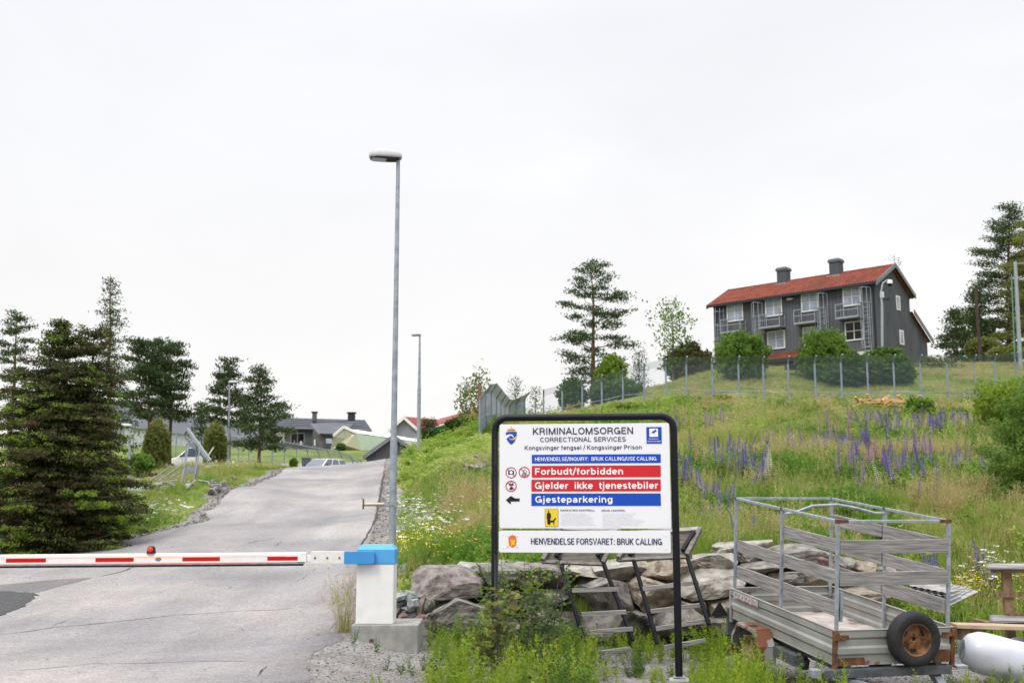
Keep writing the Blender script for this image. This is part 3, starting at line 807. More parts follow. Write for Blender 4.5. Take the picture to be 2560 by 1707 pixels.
    G['/'] = (.34, [[(.00, -.10), (.34, 1.05)]])
    return G
GLY = _glyphs()
def strip(pts, w):
    """stroke outline of a centre line with mitred joins"""
    pts = [p for i_, p in enumerate(pts) if i_ == 0 or math.hypot(p[0] - pts[i_ - 1][0], p[1] - pts[i_ - 1][1]) > 1e-4]
    n = len(pts); closed = n > 3 and math.hypot(pts[0][0] - pts[-1][0], pts[0][1] - pts[-1][1]) < 1e-6
    L, Rr = [], []
    for i in range(n):
        a = pts[i - 1] if i > 0 else (pts[-2] if closed else None); b = pts[i]; c = pts[i + 1] if i < n - 1 else (pts[1] if closed else None)
        def nm(p, q):
            dx, dy = q[0] - p[0], q[1] - p[1]; l = math.hypot(dx, dy) or 1e-9; return (-dy / l, dx / l)
        n1 = nm(a, b) if a else None; n2 = nm(b, c) if c else None
        if n1 and n2:
            mx, my = n1[0] + n2[0], n1[1] + n2[1]; l = math.hypot(mx, my) or 1e-9; mx, my = mx / l, my / l
            k = min(2.2, 1 / max(.3, mx * n1[0] + my * n1[1]))
        else: mx, my = n1 or n2; k = 1
        L.append((b[0] + mx * w / 2 * k, b[1] + my * w / 2 * k)); Rr.append((b[0] - mx * w / 2 * k, b[1] - my * w / 2 * k))
    return L, Rr
def lettering(name, body, x0, x1, yb, cap, z, mat, parent, bold=0.0, spacing=1.0):
    """letters from x0 to x1, baseline yb, capital height cap, on the parent's x-z plane facing -y"""
    t = .125 + bold * 5.0
    sp_, tot = .10, 0
    for ch in body: tot += (.34 if ch == ' ' else GLY[ch][0] + sp_)
    k = ((x1 - x0) / cap) / (tot - sp_)
    V, F = [], []; cx_ = 0; j = 0
    for ch in body:
        if ch == ' ': cx_ += .34; continue
        w_, strokes = GLY[ch]
        for si, st in enumerate(strokes):
            ins = (t / 2 - .08)
            pts = []
            for (px_, py_) in st:
                yy = py_ + (ins if .0 < py_ <= .1 else (-ins if .9 <= py_ < 1 else (-ins if abs(py_ - .65) < .011 else 0)))
                pts.append(((cx_ + px_) * k, yy))
            L, Rr = strip(pts, t if len(body) > 0 else t)
            y_ = z - .00012 * (j % 5); j += 1; i0 = len(V)
            for a, b in zip(L, Rr): V += [(x0 + a[0] * cap, y_, yb + a[1] * cap), (x0 + b[0] * cap, y_, yb + b[1] * cap)]
            F += [(i0 + 2 * i, i0 + 2 * i + 1, i0 + 2 * i + 3, i0 + 2 * i + 2) for i in range(len(L) - 1)]
        cx_ += w_ + sp_
    me = bpy.data.meshes.new(name); me.from_pydata(V, [], F); me.materials.append(mat); me.update()
    o = bpy.data.objects.new(name, me); COL.objects.link(o); o.parent = parent; o['kind'] = 'stuff'
    return o

# ------------------------------------------------------------------ information sign
dL, dR = 12.42, 12.18
A = P(1237, 1300, dL); B = P(1689, 1300, dR)
U = Vector((B.x - A.x, B.y - A.y, 0)); Wd = U.length; U.normalize()
ang = math.atan2(U.y, U.x)
Nn = Vector((U.y, -U.x, 0))
foot = PX(1700, dR, 0); zfoot = P(1700, 1692, dR).z
sign = empty('information_sign', (A.x, A.y, zfoot), 'large white prison information sign in a rounded black tube frame', 'sign', rz=ang)
def uv(X, Y, off=0.0):
    """photo pixel -> (u, z) on the sign plane"""
    a, b = (X - CX) / FPX, (CY - Y) / FPX
    v = Vector((a, cp - b * sp, sp + b * cp))
    o_ = Vector((A.x, A.y, 0)) + Nn * off
    t_ = (o_ - Vector((0, 0, CAMH))).dot(Nn) / v.dot(Nn)
    q = Vector((0, 0, CAMH)) + v * t_ - Vector((A.x, A.y, zfoot))
    return q.dot(U), q.z
def z2p(zx, zy):       # panel close-up crop -> photo pixel
    return 1200 + zx / 3.9192, 1000 + zy / 3.92
def zuv(zx, zy, off=.03): return uv(*z2p(zx, zy), off)
rT = 0.040
zt = uv(1463, 1040)[1] - .01
mb = MB()
x1, x2 = 0.0, Wd
rc = .14
pts = [(x1, -.35)] + [(x1, zt - rc)] + [(x1 + rc - rc * math.cos(a), zt - rc + rc * math.sin(a)) for a in np.linspace(0, math.pi / 2, 9)] + \
      [(x2 - rc + rc * math.sin(a), zt - rc + rc * math.cos(a)) for a in np.linspace(0, math.pi / 2, 9)] + [(x2, .0)]
mb.path([(x, 0, z) for x, z in pts], rT, n=20)
mb.build('frame', M_black, sign)
MB().box((x2, 0, -.13), (.215, .20, .24)).build('footing', M_concrete, sign, bevel=.02)
MB().box((x2, 0, .004), (.12, .12, .012)).build('base_plate', M_galv, sign)
def rrect(x0, x1, z0, z1, r, n=5):
    out = []
    for cx_, cz_, a0 in ((x1 - r, z1 - r, 0), (x0 + r, z1 - r, 90), (x0 + r, z0 + r, 180), (x1 - r, z0 + r, 270)):
        for k in range(n + 1):
            a = R(a0 + 90 * k / n); out.append((cx_ + r * math.cos(a), cz_ + r * math.sin(a)))
    return out
def panel(name, zx0, zx1, zy0, zy1):
    u0, z0 = zuv(zx0, zy1); u1, z1 = zuv(zx1, zy0)
    poly = [(x, -.030, z) for x, z in rrect(u0, u1, z0, z1, .02)]
    return MB().prism(poly, (0, .018, 0)).build(name, M_signwhite, sign, bevel=.001, segs=1)
p_main = panel('main_panel', 190, 1852, 222, 1254)
p_low = panel('lower_panel', 184, 1866, 1280, 1490)
YF = -.0335
def flat(name, polys, mat, parent, y=YF):
    """polys: list of closed outlines in (u,z); each filled"""
    bm = bmesh.new()
    for poly in polys:
        vs = [bm.verts.new((u, y, z)) for u, z in poly]
        try: bm.faces.new(vs)
        except ValueError: pass
    bmesh.ops.triangulate(bm, faces=bm.faces[:])
    for f in bm.faces:
        f.normal_update()
        if f.normal.y > 0: f.normal_flip()
    me = bpy.data.meshes.new(name); bm.to_mesh(me); bm.free(); me.materials.append(mat)
    return np_obj(name, me, parent)
def zrect(x0, x1, y0, y1):
    a = zuv(x0, y1); b = zuv(x1, y0)
    return [(a[0], a[1]), (b[0], a[1]), (b[0], b[1]), (a[0], b[1])]
def zpoly(pts): return [zuv(*p) for p in pts]
def letters(body, x0, x1, ybase, ycap, mat, parent, bold=0.0, y=YF - .0015, name='lettering', spacing=1.0):
    xm = (x0 + x1) / 2
    a = zuv(x0, ybase); b = zuv(x1, ybase); c = zuv(xm, ycap); d_ = zuv(xm, ybase)
    return lettering(name, body, a[0], b[0], d_[1], c[1] - d_[1], y, mat, parent, bold, spacing)
letters('KRIMINALOMSORGEN', 517, 1502, 335, 268, M_signnavy, p_main, .006)
letters('CORRECTIONAL SERVICES', 588, 1430, 407, 361, M_signnavy, p_main, .004)
letters('Kongsvinger fengsel / Kongsvinger Prison', 437, 1585, 484, 441, M_signnavy, p_main, .003)
for (y0, y1, mt) in ((527, 620, M_signblue), (637, 757, M_signred), (774, 893, M_signred), (912, 1034, M_signblue)):
    flat('colour_band', [zrect(508 if y0 < 700 else 504, 1770, y0, y1)], mt, p_main)
letters('HENVENDELSE/INQUIRY:  BRUK CALLING/USE CALLING', 538, 1728, 593, 556, M_signwhitefilm, p_main, .003)
letters('Forbudt/forbidden', 538, 1404, 729, 663, M_signwhitefilm, p_main, .012)
letters('Gjelder  ikke  tjenestebiler', 538, 1746, 868, 800, M_signwhitefilm, p_main, .012)
letters('Gjesteparkering', 541, 1300, 1003, 938, M_signwhitefilm, p_main, .012)
letters('NARKOTIKA KONTROLL', 788, 1127, 1087, 1069, M_signnavy, p_main, .012)
letters('DRUG CONTROL', 1191, 1423, 1089, 1071, M_signnavy, p_main, .012)
for i, (a_t, wd_) in enumerate((('ALLE BESØKENDE VIL KUNNE BLI', 1047), ('KONTROLLERT MED NARKOTIKAHUND', 1075), ('JFR STRAFFEGJENNOMFØRINGSLOVEN 27', 1108), ('FUNN AV NARKOTIKA VIL BLI BETRAKTET', 1098), ('SOM FORSØK PÅ INNSMUGLING DETTE VIL', 1112), ('KUNNE MEDFØRE AVVISNING, EVENTUELT', 1106), ('TILBAKEHOLDELSE INNTIL POLITIET KOMMER', 1128))):
    letters(a_t, 790, wd_, 1118 + i * 17.9, 1106 + i * 17.9, M_signgrey, p_main, 0, name='fine_print')
for i, (a_t, wd_) in enumerate((('ALL VISITORS MAY BE CONTROLLED FOR', 1518), ('ILLEGAL DRUGS BY USE OF A TRAINED', 1500), ('NARCOTICS DOG, ACCORDING TO THE', 1495), ('EXECUTION OF CRIMINAL SENTENCES ACT 27', 1562), ('ANY FIND OF ILLEGAL DRUGS WILL BE CONSIDERED', 1606), ('AS AN ATTEMPT TO SMUGGLE INTO THE PRISON', 1583), ('OFFENDERS MAY BE REJECTED OR DETAINED', 1557), ('UNTIL POLICE ARRIVES', 1378))):
    letters(a_t, 1200, wd_, 1118 + i * 17.9, 1106 + i * 17.9, M_signgrey, p_main, 0, name='fine_print')
letters('HENVENDELSE FORSVARET: BRUK CALLING', 500, 1783, 1414, 1352, M_signnavy, p_low, .004)
# prohibition roundels
def ring(cx, cy, r, w, n=40):
    out = []
    for k in range(n):
        a, b = 2 * math.pi * k / n, 2 * math.pi * (k + 1) / n
        out.append(zpoly([(cx + r * math.cos(a), cy + r * math.sin(a)), (cx + r * math.cos(b), cy + r * math.sin(b)), (cx + (r - w) * math.cos(b), cy + (r - w) * math.sin(b)), (cx + (r - w) * math.cos(a), cy + (r - w) * math.sin(a))]))
    return out
def disc(cx, cy, r, n=24, ry=None): return zpoly([(cx + r * math.cos(2 * math.pi * k / n), cy + (ry or r) * math.sin(2 * math.pi * k / n)) for k in range(n)])
def stroke(x0, y0, x1, y1, w):
    dx, dy = x1 - x0, y1 - y0; l = math.hypot(dx, dy); nx_, ny_ = -dy / l * w / 2, dx / l * w / 2
    return zpoly([(x0 + nx_, y0 + ny_), (x1 + nx_, y1 + ny_), (x1 - nx_, y1 - ny_), (x0 - nx_, y0 - ny_)])
flat('no_cameras_roundel', ring(305, 710, 54, 8) + [stroke(268, 674, 283, 689, 8), stroke(326, 731, 342, 746, 8)], M_signring, p_main)
flat('camera_symbol', [zpoly([(277, 692), (290, 692), (296, 684), (314, 684), (320, 692), (333, 690), (333, 726), (277, 729)])], M_signblack, p_main)
flat('camera_lens_symbol', [disc(305, 708, 15)], M_signwhitefilm, p_main, YF - .001)
flat('phone_symbol', [stroke(427, 704, 448, 716, 3), stroke(448, 716, 440, 748, 3), stroke(440, 748, 408, 737, 3), stroke(408, 737, 427, 704, 3), stroke(432, 682, 459, 694, 3), stroke(432, 682, 426, 696, 3), stroke(459, 694, 450, 722, 3), stroke(436, 684, 442, 668, 3)]
     + [stroke(414 + i * 10, 741 + i * 3, 428 + i * 9, 712 + i * 4, 2) for i in range(4)] + [stroke(415 + j * 5, 733 - j * 9, 440 + j * 4, 742 - j * 9, 2) for j in range(4)], M_signblack, p_main)
flat('no_phones_roundel', ring(434, 706, 54, 8) + [stroke(398, 669, 471, 743, 7)], M_signring, p_main, YF - .001)
flat('vehicle_symbol', [zpoly([(287, 818), (292, 803), (318, 803), (328, 813), (328, 836), (319, 840), (317, 832), (296, 832), (294, 838), (287, 836)]), zpoly([(286, 868), (296, 856), (300, 848), (310, 850), (313, 858), (325, 868), (318, 876), (292, 876)])], M_signblack, p_main)
flat('vehicle_symbol_windscreen', [zpoly([(294, 818), (297, 808), (316, 808), (321, 817)])], M_signwhitefilm, p_main, YF - .0008)
flat('no_vehicles_roundel', ring(305, 841, 54, 8) + [stroke(268, 805, 342, 878, 7)], M_signring, p_main, YF - .0014)
flat('arrow_symbol', [zpoly([(253, 978), (302, 936), (300, 963), (389, 961), (389, 991), (300, 992), (302, 1021)])], M_signblack, p_main)
# crest of the correctional service: crown over a blue shield with a white and a gold wave
flat('blue_shield', [zpoly([(254, 313), (360, 309), (360, 345), (354, 375), (342, 400), (326, 422), (308, 435), (290, 424), (273, 403), (261, 378), (255, 345)])], M_signblue, p_main)
flat('white_wave', [zpoly([(255, 345), (275, 337), (297, 334), (315, 337), (327, 348), (329, 362), (325, 369), (322, 358), (313, 349), (299, 348), (283, 356), (262, 376), (257, 360)])], M_signwhitefilm, p_main, YF - .001)
flat('gold_wave', [zpoly([(286, 357), (290, 372), (302, 381), (318, 379), (337, 366), (360, 349), (355, 372), (348, 384), (330, 388), (312, 391), (296, 386), (286, 372)])], M_signgold, p_main, YF - .001)
flat('crown', [zpoly([(268, 296), (274, 283), (288, 281), (301, 282), (308, 272), (315, 282), (330, 281), (345, 283), (347, 296), (344, 307), (270, 308)]), stroke(308, 252, 308, 274, 3), stroke(303, 258, 313, 258, 3)], M_signgold, p_main)
flat('crown_lining', [disc(281 + i * 17.5, 294, 6.5) for i in range(4)], M_signred, p_main, YF - .001)
# surveillance notice
flat('surveillance_notice', [zrect(1632, 1778, 262, 426)], M_signblue, p_main)
flat('notice_window', [zrect(1660, 1743, 278, 359)], M_signwhitefilm, p_main, YF - .001)
flat('surveillance_camera_symbol', [zpoly([(1681, 312), (1722, 286), (1733, 305), (1692, 329)]), disc(1675, 325, 4), stroke(1712, 322, 1712, 350, 3)], M_signblue, p_main, YF - .002)
letters('Området er', 1652, 1748, 385, 374, M_signwhitefilm, p_main, .01)
letters('Kamera-overvåket', 1638, 1770, 408, 397, M_signwhitefilm, p_main, .01)
# dog handler plate
u0 = zuv(636, 1238); u1 = zuv(767, 1063)
flat('dog_plate_border', [rrect(u0[0], u1[0], u0[1], u1[1], .012)], M_signblack, p_main)
flat('dog_plate', [rrect(u0[0] + .003, u1[0] - .003, u0[1] + .003, u1[1] - .003, .010)], M_signyellow, p_main, YF - .001)
flat('handler_and_dog_symbol', [disc(673, 1088, 7, 14, 10), zpoly([(664, 1100), (682, 1100), (694, 1112), (697, 1150), (690, 1152), (687, 1132), (690, 1165), (687, 1215), (676, 1215), (675, 1168), (671, 1215), (662, 1215), (660, 1150), (657, 1160), (653, 1156), (655, 1112)]),
     zpoly([(690, 1178), (720, 1175), (730, 1155), (742, 1152), (748, 1163), (738, 1168), (732, 1185), (728, 1196), (730, 1220), (724, 1221), (718, 1198), (692, 1196), (682, 1212), (690, 1221), (672, 1219), (676, 1200), (684, 1186)])], M_signblack, p_main, YF - .002)
letters('Merk - 27', 1778, 1850, 1243, 1236, M_signgrey, p_main, 0, name='fine_print')
# royal arms of the armed forces on the lower panel
flat('crossed_swords', [stroke(258, 1450, 368, 1330, 5), stroke(374, 1450, 268, 1330, 5), stroke(319, 1305, 319, 1330, 4)], M_signgold, p_low)
flat('red_shield', [zpoly([(279, 1352), (356, 1352), (357, 1390), (348, 1420), (318, 1443), (290, 1421), (280, 1392)])], M_signorange, p_low, YF - .001)
flat('shield_lion', [zpoly([(298, 1366), (312, 1360), (322, 1372), (340, 1364), (346, 1380), (334, 1392), (344, 1404), (334, 1418), (322, 1406), (312, 1426), (302, 1418), (310, 1398), (296, 1392), (304, 1382)])], M_signyellow, p_low, YF - .002)
flat('shield_crown', [zpoly([(288, 1348), (286, 1332), (300, 1326), (319, 1321), (338, 1326), (352, 1332), (350, 1348)])], M_signorange, p_low, YF - .001)
mb = MB()
for zx, zy in ((224, 1317), (737, 1320), (1297, 1321), (1820, 1326), (224, 1444), (734, 1447), (1297, 1450), (1823, 1455)):
    u_, z_ = zuv(zx, zy); mb.tube((u_, -.036, z_), (u_, -.030, z_), .006, n=10)
mb.build('rivets', M_signwhite, p_low)['kind'] = 'stuff'
mb = MB()
for zy in (300, 690, 1180, 1310, 1440):
    for xx in (x1 + .012, x2 - .012):
        mb.box((xx, -.008, zuv(1000, zy)[1]), (.012, .075, .13))
mb.build('clips', M_black, sign)['kind'] = 'stuff'

# ------------------------------------------------------------------ boom barrier
bd = 14.4
b0_ = P(888, 1556, bd); b1_ = P(983.5, 1556, bd)
bw = b1_.x - b0_.x
bar = empty('boom_barrier', (b0_.x, bd, P(936, 1616, bd).z), 'white boom barrier with blue head closing the road', 'barrier')
def bl(X, Y, off=0.0):
    p = P(X, Y, bd + off); q = p - Vector(bar.location); return q
z_base = bl(900, 1560)[2]; z_blue = bl(936, 1409)[2]; z_top = bl(936, 1373)[2]; z_cap = bl(936, 1364)[2]
xa, xb = bl(879.5, 1580)[0], bl(1046, 1580)[0]
mb = MB().box(((xa + xb) / 2, .36, (z_base - .15) / 2 - .0), (xb - xa, .86, z_base + .15))
mb.build('concrete_base', M_concrete, bar, bevel=.012)
MB().tube((bl(930, 1600)[0], -.075, bl(930, 1600)[2]), (bl(930, 1600)[0], -.05, bl(930, 1600)[2]), .03, n=14).build('anchor_plug', M_rust, bar)
x0_, x1_ = 0.0, bw
MB().box(((x0_ + x1_) / 2, .20, (z_base + z_blue) / 2), (bw - .008, .392, z_blue - z_base)).build('housing', M_white, bar, bevel=.012)
mb = MB()
zb, zt_, zc = z_blue, z_top, z_cap
ins = .05
vs = [(x0_ - .002, -.006, zb), (x1_ + .006, -.006, zb), (x1_ + .006, .41, zb), (x0_ - .002, .41, zb),
      (x0_ - .002, -.006, zt_), (x1_ + .006, -.006, zt_), (x1_ + .006, .41, zt_), (x0_ - .002, .41, zt_),
      (x0_ + ins, .07, zc + .015), (x1_ - ins, .07, zc + .015), (x1_ - ins, .35, zc + .015), (x0_ + ins, .35, zc + .015)]
mb.add(vs, [(3, 2, 1, 0), (0, 1, 5, 4), (1, 2, 6, 5), (2, 3, 7, 6), (3, 0, 4, 7), (4, 5, 9, 8), (5, 6, 10, 9), (6, 7, 11, 10), (7, 4, 8, 11), (8, 9, 10, 11)])
mb.build('cap', M_blue, bar, bevel=.006)
# drive bracket and arm in front of the housing
ax0, ax1 = bl(863, 1395)[0], bl(938, 1395)[0]
za0, za1 = bl(900, 1408.5)[2], bl(900, 1377)[2]
poly = [(x, -.10, z) for x, z in rrect(ax0, ax1, za0, za1, .03)]
poly = [(ax0, -.10, za0)] + [p for p in poly if p[0] > ax0 + .05] + [(ax0, -.10, za1)]
poly = sorted(poly, key=lambda p: math.atan2(p[2] - (za0 + za1) / 2, p[0] - (ax0 + ax1) / 2))
MB().prism(poly, (0, .085, 0)).build('arm_bracket', M_bluedk, bar, bevel=.004)
sx0, sx1 = bl(780, 1390)[0], ax0
mb = MB().box(((sx0 + sx1) / 2, -.06, (za0 + za1) / 2 + .002), (sx1 - sx0, .06, za1 - za0 - .004))
sl = mb.build('arm_sleeve', M_whiteoff, bar, bevel=.004)
mb = MB()
for X in (790.5, 821, 851.5):
    q = bl(X, 1393); mb.tube((q[0], -.098, q[2]), (q[0], -.088, q[2]), .013, n=12)
mb.build('bolts', M_darksteel, bar)['kind'] = 'stuff'
# arm, falling a touch towards its tip
def al(X, Y): q = bl(X, Y); return q
tip = -5.6
aR = bl(769, 1393)
slope = (bl(0, 1399)[2] - bl(769, 1393)[2]) / (bl(0, 1399)[0] - bl(769, 1393)[0])
arm = empty('arm', (aR[0], -.06, aR[2])); arm.parent = bar
arm.rotation_euler = (0, -math.atan(slope), 0)
Larm = 4.5
za = .062
mb = MB().box((-Larm / 2, 0, 0), (Larm, .05, .105))
mb.box((-Larm / 2, 0, .060), (Larm, .036, .022)); mb.box((.04, 0, -.005), (.08, .036, .085))
mb.box((-.055, -.003, .005), (.11, .062, .112))
armo = mb.build('boom', M_white, arm, bevel=.004)
pxm = bd / FPX
for X0, X1 in ((-190, -92), (23, 122), (245, 340), (461, 554), (672, 750)):
    xa_, xb_ = bl(X0, 1395)[0] - aR[0], bl(X1, 1395)[0] - aR[0]
    MB().box(((xa_ + xb_) / 2, -.0275, -.006), (xb_ - xa_, .002, .048)).build('red_stripe', M_redrefl, arm)
M_ledred = emat('lit_red_light_strip', (1.0, 0.16, 0.09), 0.55)
M_ledor = emat('lit_orange_light_strip', (1.0, 0.30, 0.10), 0.45)
mb = MB()
for i in range(230):
    mb.box((-.35 - i * .0185, -.0275, -.055), (.010, .004, .007))
mb.build('lower_light_strip', M_ledred, arm)['kind'] = 'stuff'
mb = MB().box((-Larm / 2 - .12, -.026, .024), (Larm - .3, .003, .005)); mb.build('upper_light_strip', M_ledor, arm)
MB().box((-Larm / 2 - .02, 0, -.064), (Larm - .02, .045, .021)).build('aluminium_rail', M_galv_light, arm)
MB().box((-Larm / 2 - .03, 0, -.087), (Larm - .02, .03, .026)).build('rubber_edge', M_rubber, arm, bevel=.004)
q = bl(401, 1393)[0] - aR[0]
MB().prism([(q - .045, -.0265, -.002), (q - .02, -.0265, .024), (q + .02, -.0265, .024), (q + .045, -.0265, -.002), (q + .02, -.0265, -.028), (q - .02, -.0265, -.028)], (0, .002, 0)).build('grey_reflector', nmat('grey_reflector', (0.14, 0.22, 0.19), rough=.4), arm)
for X in (382, -3):
    q = bl(X, 1378)[0] - aR[0]
    lamp = MB().lathe([(.058, .07), (.056, .095), (.048, .14), (.038, .158), (.001, .165)], (q, 0, 0), (0, 0, 1), n=20).build('warning_lamp', M_rubber, arm)
    MB().lathe([(.034, 0), (.032, .012), (.02, .022), (.001, .026)], (q, -.042, .118), (0, -1, .15), n=18).build('lens', emat('glowing_red_lens', (0.75, 0.01, 0.015), 0.35), lamp)
q = bl(888, 1473); MB().tube((q[0] - .03, .12, q[2]), (q[0] + .01, .12, q[2]), .018, n=12).build('lock_knob', M_galv_light, bar)

# ------------------------------------------------------------------ street lamps
def street_lamp(top, base, r0, r1, label, joint=(0.0,), head=True, arm_vec=(-.3, 0), hs=1.0, group=None, mat=None, hmat=None, step=.4, name='street_lamp', cat='street lamp'):
    mat = mat or M_galv
    root = empty(name, base, label, cat, group=group)
    L = Vector(top) - Vector(base)
    s1 = Vector(base) + L * step
    MB().tube(base - Vector((0, 0, .3)), s1, r0, r0 * .94, n=18).build('pole', mat, root, world=True)
    MB().tube(s1 - L * .001, top, r0 * .80, r1, n=18).build('upper_pole', mat, root, world=True)
    MB().tube(s1 - L.normalized() * r0 * .3, s1 + L.normalized() * r0 * .35, r0 * .96, r0 * .82, n=18).build('collar', mat, root, world=True)
    if head:
        a = Vector((arm_vec[0], arm_vec[1], 0)); ln = a.length; a.normalize(); b = Vector((-a.y, a.x, 0)); t0 = Vector(top)
        prof = [(-.12, .55, .05), (-.05, .75, .085), (.3, .95, .115), (.7, 1.0, .12), (.92, .8, .10), (1.02, .45, .06)]
        vs = []; n = 14
        for t_, w_, h_ in prof:
            for k in range(n):
                an = 2 * math.pi * k / n
                cw, ch = math.cos(an), math.sin(an)
                sw = math.copysign(abs(cw) ** .7, cw); sh = math.copysign(abs(ch) ** .7, ch)
                vs.append(t0 + a * ln * t_ + b * (.14 * hs * w_ * sw) + Vector((0, 0, hs * (h_ * (sh if sh > 0 else sh * .35) + .02))))
        fs = [(i * n + k, i * n + (k + 1) % n, (i + 1) * n + (k + 1) % n, (i + 1) * n + k) for i in range(len(prof) - 1) for k in range(n)]
        hd = MB().add(vs, fs, 0, True).add(vs, [tuple(range(n - 1, -1, -1)), tuple(range(len(vs) - n, len(vs)))]).build('lamp_head', hmat or M_headw, root, world=True)
        c = t0 + a * ln * .5
        mbu = MB()
        vsu = [t0 + a * ln * t_ + b * (.13 * hs * w_ * s_) + Vector((0, 0, -.024 * hs)) for t_, w_ in ((-.04, .7), (.3, .9), (.72, .95), (.97, .5)) for s_ in (-1, 1)]
        mbu.add(vsu + [v + Vector((0, 0, .03 * hs)) for v in vsu], [(0, 1, 3, 2), (2, 3, 5, 4), (4, 5, 7, 6), (0, 8, 9, 1), (6, 7, 15, 14)] + [(0, 2, 10, 8), (2, 4, 12, 10), (4, 6, 14, 12), (1, 9, 11, 3), (3, 11, 13, 5), (5, 13, 15, 7)])
        us = mbu.build('underside', M_rubber, root, world=True)
        vsl = [t0 + a * ln * t_ + b * (.10 * hs * w_ * s_) + Vector((0, 0, (-.034) * hs)) for t_, w_ in ((.42, .75), (.52, .95), (.85, .9), (.95, .45)) for s_ in (-1, 1)]
        MB().add(vsl + [v + Vector((0, 0, .008)) for v in vsl], [(0, 1, 3, 2), (2, 3, 5, 4), (4, 5, 7, 6), (0, 2, 10, 8), (2, 4, 12, 10), (4, 6, 14, 12), (1, 9, 11, 3), (3, 11, 13, 5), (5, 13, 15, 7), (0, 8, 9, 1), (6, 7, 15, 14)]).build('lamp_glass', M_lampglass, us, world=True)
    return root
M_headw = nmat('grey_white_lamp_shell', (0.50, 0.49, 0.53), (0.56, 0.55, 0.58), scale=5, rough=0.5)
M_lampglass = nmat('lamp_glass', (0.30, 0.32, 0.34), rough=0.2)
dl = 19.0
gb = onground(979, dl)
lp = street_lamp(PX(995.5, dl, P(995, 398, dl).z), gb, .066, .034, 'tall galvanised street lamp behind the blue barrier head', arm_vec=(-.50, -.10), hs=1.15, step=(P(0, 1098, dl).z - gb.z) / (P(0, 398, dl).z - gb.z))
# steel bracket clamped to the pole
q = P(976, 1260, dl)
mb = MB().tube(q + Vector((-.07, -.02, 0)), q + Vector((-.45, -.02, -.005)), .030, n=16)
br = mb.build('bracket', nmat('warm_steel_tube', (0.42, 0.38, 0.32), rough=.4, metal=.5), lp, world=True)
MB().box(q + Vector((-.46, -.02, 0)), (.015, .10, .17)).bar(q + Vector((-.46, -.02, .08)), q + Vector((-.49, -.02, .1)), .03, .01).build('end_plate', M_rust, br, world=True)
mb = MB()
for sx_ in (-1, 1):
    mb.box(q + Vector((sx_ * .085, 0, 0)), (.02, .10, .11)); mb.box(q + Vector((sx_ * .105, -.03, .045)), (.035, .03, .02)); mb.box(q + Vector((sx_ * .105, -.03, -.045)), (.035, .03, .02))
mb.bar(q + Vector((-.11, -.085, 0)), q + Vector((.12, -.085, 0)), .012, .012)
mb.build('clamp', M_galv_light, lp, world=True)['kind'] = 'stuff'
d2 = 60.0
g2 = onground(1046, d2)
street_lamp(PX(1049.5, d2, P(1049, 838, d2).z), g2, .105, .05, 'slim street lamp on the grass bank right of the road crest', arm_vec=(-.45, .1), hs=1.1, step=.56, group='slim street lamps in the distance')
d3 = 78.0
g3 = onground(571, d3)
street_lamp(PX(573.5, d3, P(573, 957, d3).z), g3, .10, .055, 'slim street lamp standing in front of the two pines', arm_vec=(.55, .1), hs=1.3, step=.5, group='slim street lamps in the distance', hmat=M_headw)
d4 = 48.0
g4 = onground(322, d4)
street_lamp(PX(325, d4, P(325, 1066, d4).z), g4, .06, .035, 'short lamp post with white head beside the big spruce', arm_vec=(-.45, .1), hs=1.0, step=.5)
d5 = 70.0
g5 = PX(1201, d5, float(gz(PX(1201, d5, 5).x, d5)))
t5 = PX(1199.5, d5, P(1199, 960, d5).z)
root = empty('street_lamp', g5, 'lamp on a long horizontal arm beside the steel-clad fence end', 'street lamp')
MB().tube(g5, t5, .13, .11).build('pole', M_brownwood, root, world=True)
e5 = P(1160, 969, d5); MB().tube(P(1199, 963, d5), e5, .03).build('arm', M_galv_far, root, world=True)
MB().box(e5 + Vector((-.25, 0, -.02)), (.42, .2, .09)).build('lamp_head', M_headw, root, world=True, bevel=.02)

# ------------------------------------------------------------------ boulders
def rock_mesh(seed, sub=3, cuts=17, flat_=1.0, mat=None, rough=.06):
    r_ = random.Random(seed)
    bm = bmesh.new(); bmesh.ops.create_icosphere(bm, subdivisions=sub, radius=1.0)
    planes = []
    for k in range(cuts):
        n = Vector((r_.gauss(0, 1), r_.gauss(0, 1), r_.gauss(0, .9))).normalized()
        planes.append((n, r_.uniform(.42, .82)))
    for ax in ((1, 0, 0), (-1, 0, 0), (0, 0, 1), (0, 0, -1), (0, -1, 0)):
        n = (Vector(ax) + Vector((r_.gauss(0, .16), r_.gauss(0, .16), r_.gauss(0, .16)))).normalized(); planes.append((n, r_.uniform(.60, .74)))
    for v in bm.verts:
        p = v.co.copy() * 1.35
        for _ in range(3):
            for n, d_ in planes:
                s_ = p.dot(n) - d_
                if s_ > 0: p -= n * s_
        q_ = p * 2.3 + Vector((seed * 3.1, 0, 0))
        p += p.normalized() * rough * (mnoise.noise(q_) + .5 * mnoise.noise(q_ * 2.4) + .35 * mnoise.noise(q_ * 5) + (.28 * mnoise.noise(q_ * 11) if sub > 3 else 0))
        v.co = p
    xs = [v.co.x for v in bm.verts]; ys_ = [v.co.y for v in bm.verts]; zs_ = [v.co.z for v in bm.verts]
    c = Vector(((max(xs) + min(xs)) / 2, (max(ys_) + min(ys_)) / 2, (max(zs_) + min(zs_)) / 2)); s_ = Vector((2 / (max(xs) - min(xs)), 2 / (max(ys_) - min(ys_)), 2 / (max(zs_) - min(zs_))))
    for v in bm.verts: v.co = Vector(((v.co.x - c.x) * s_.x, (v.co.y - c.y) * s_.y, (v.co.z - c.z) * s_.z))
    me = bpy.data.meshes.new('boulder'); bm.to_mesh(me); bm.free()
    me.materials.append(mat)
    return me
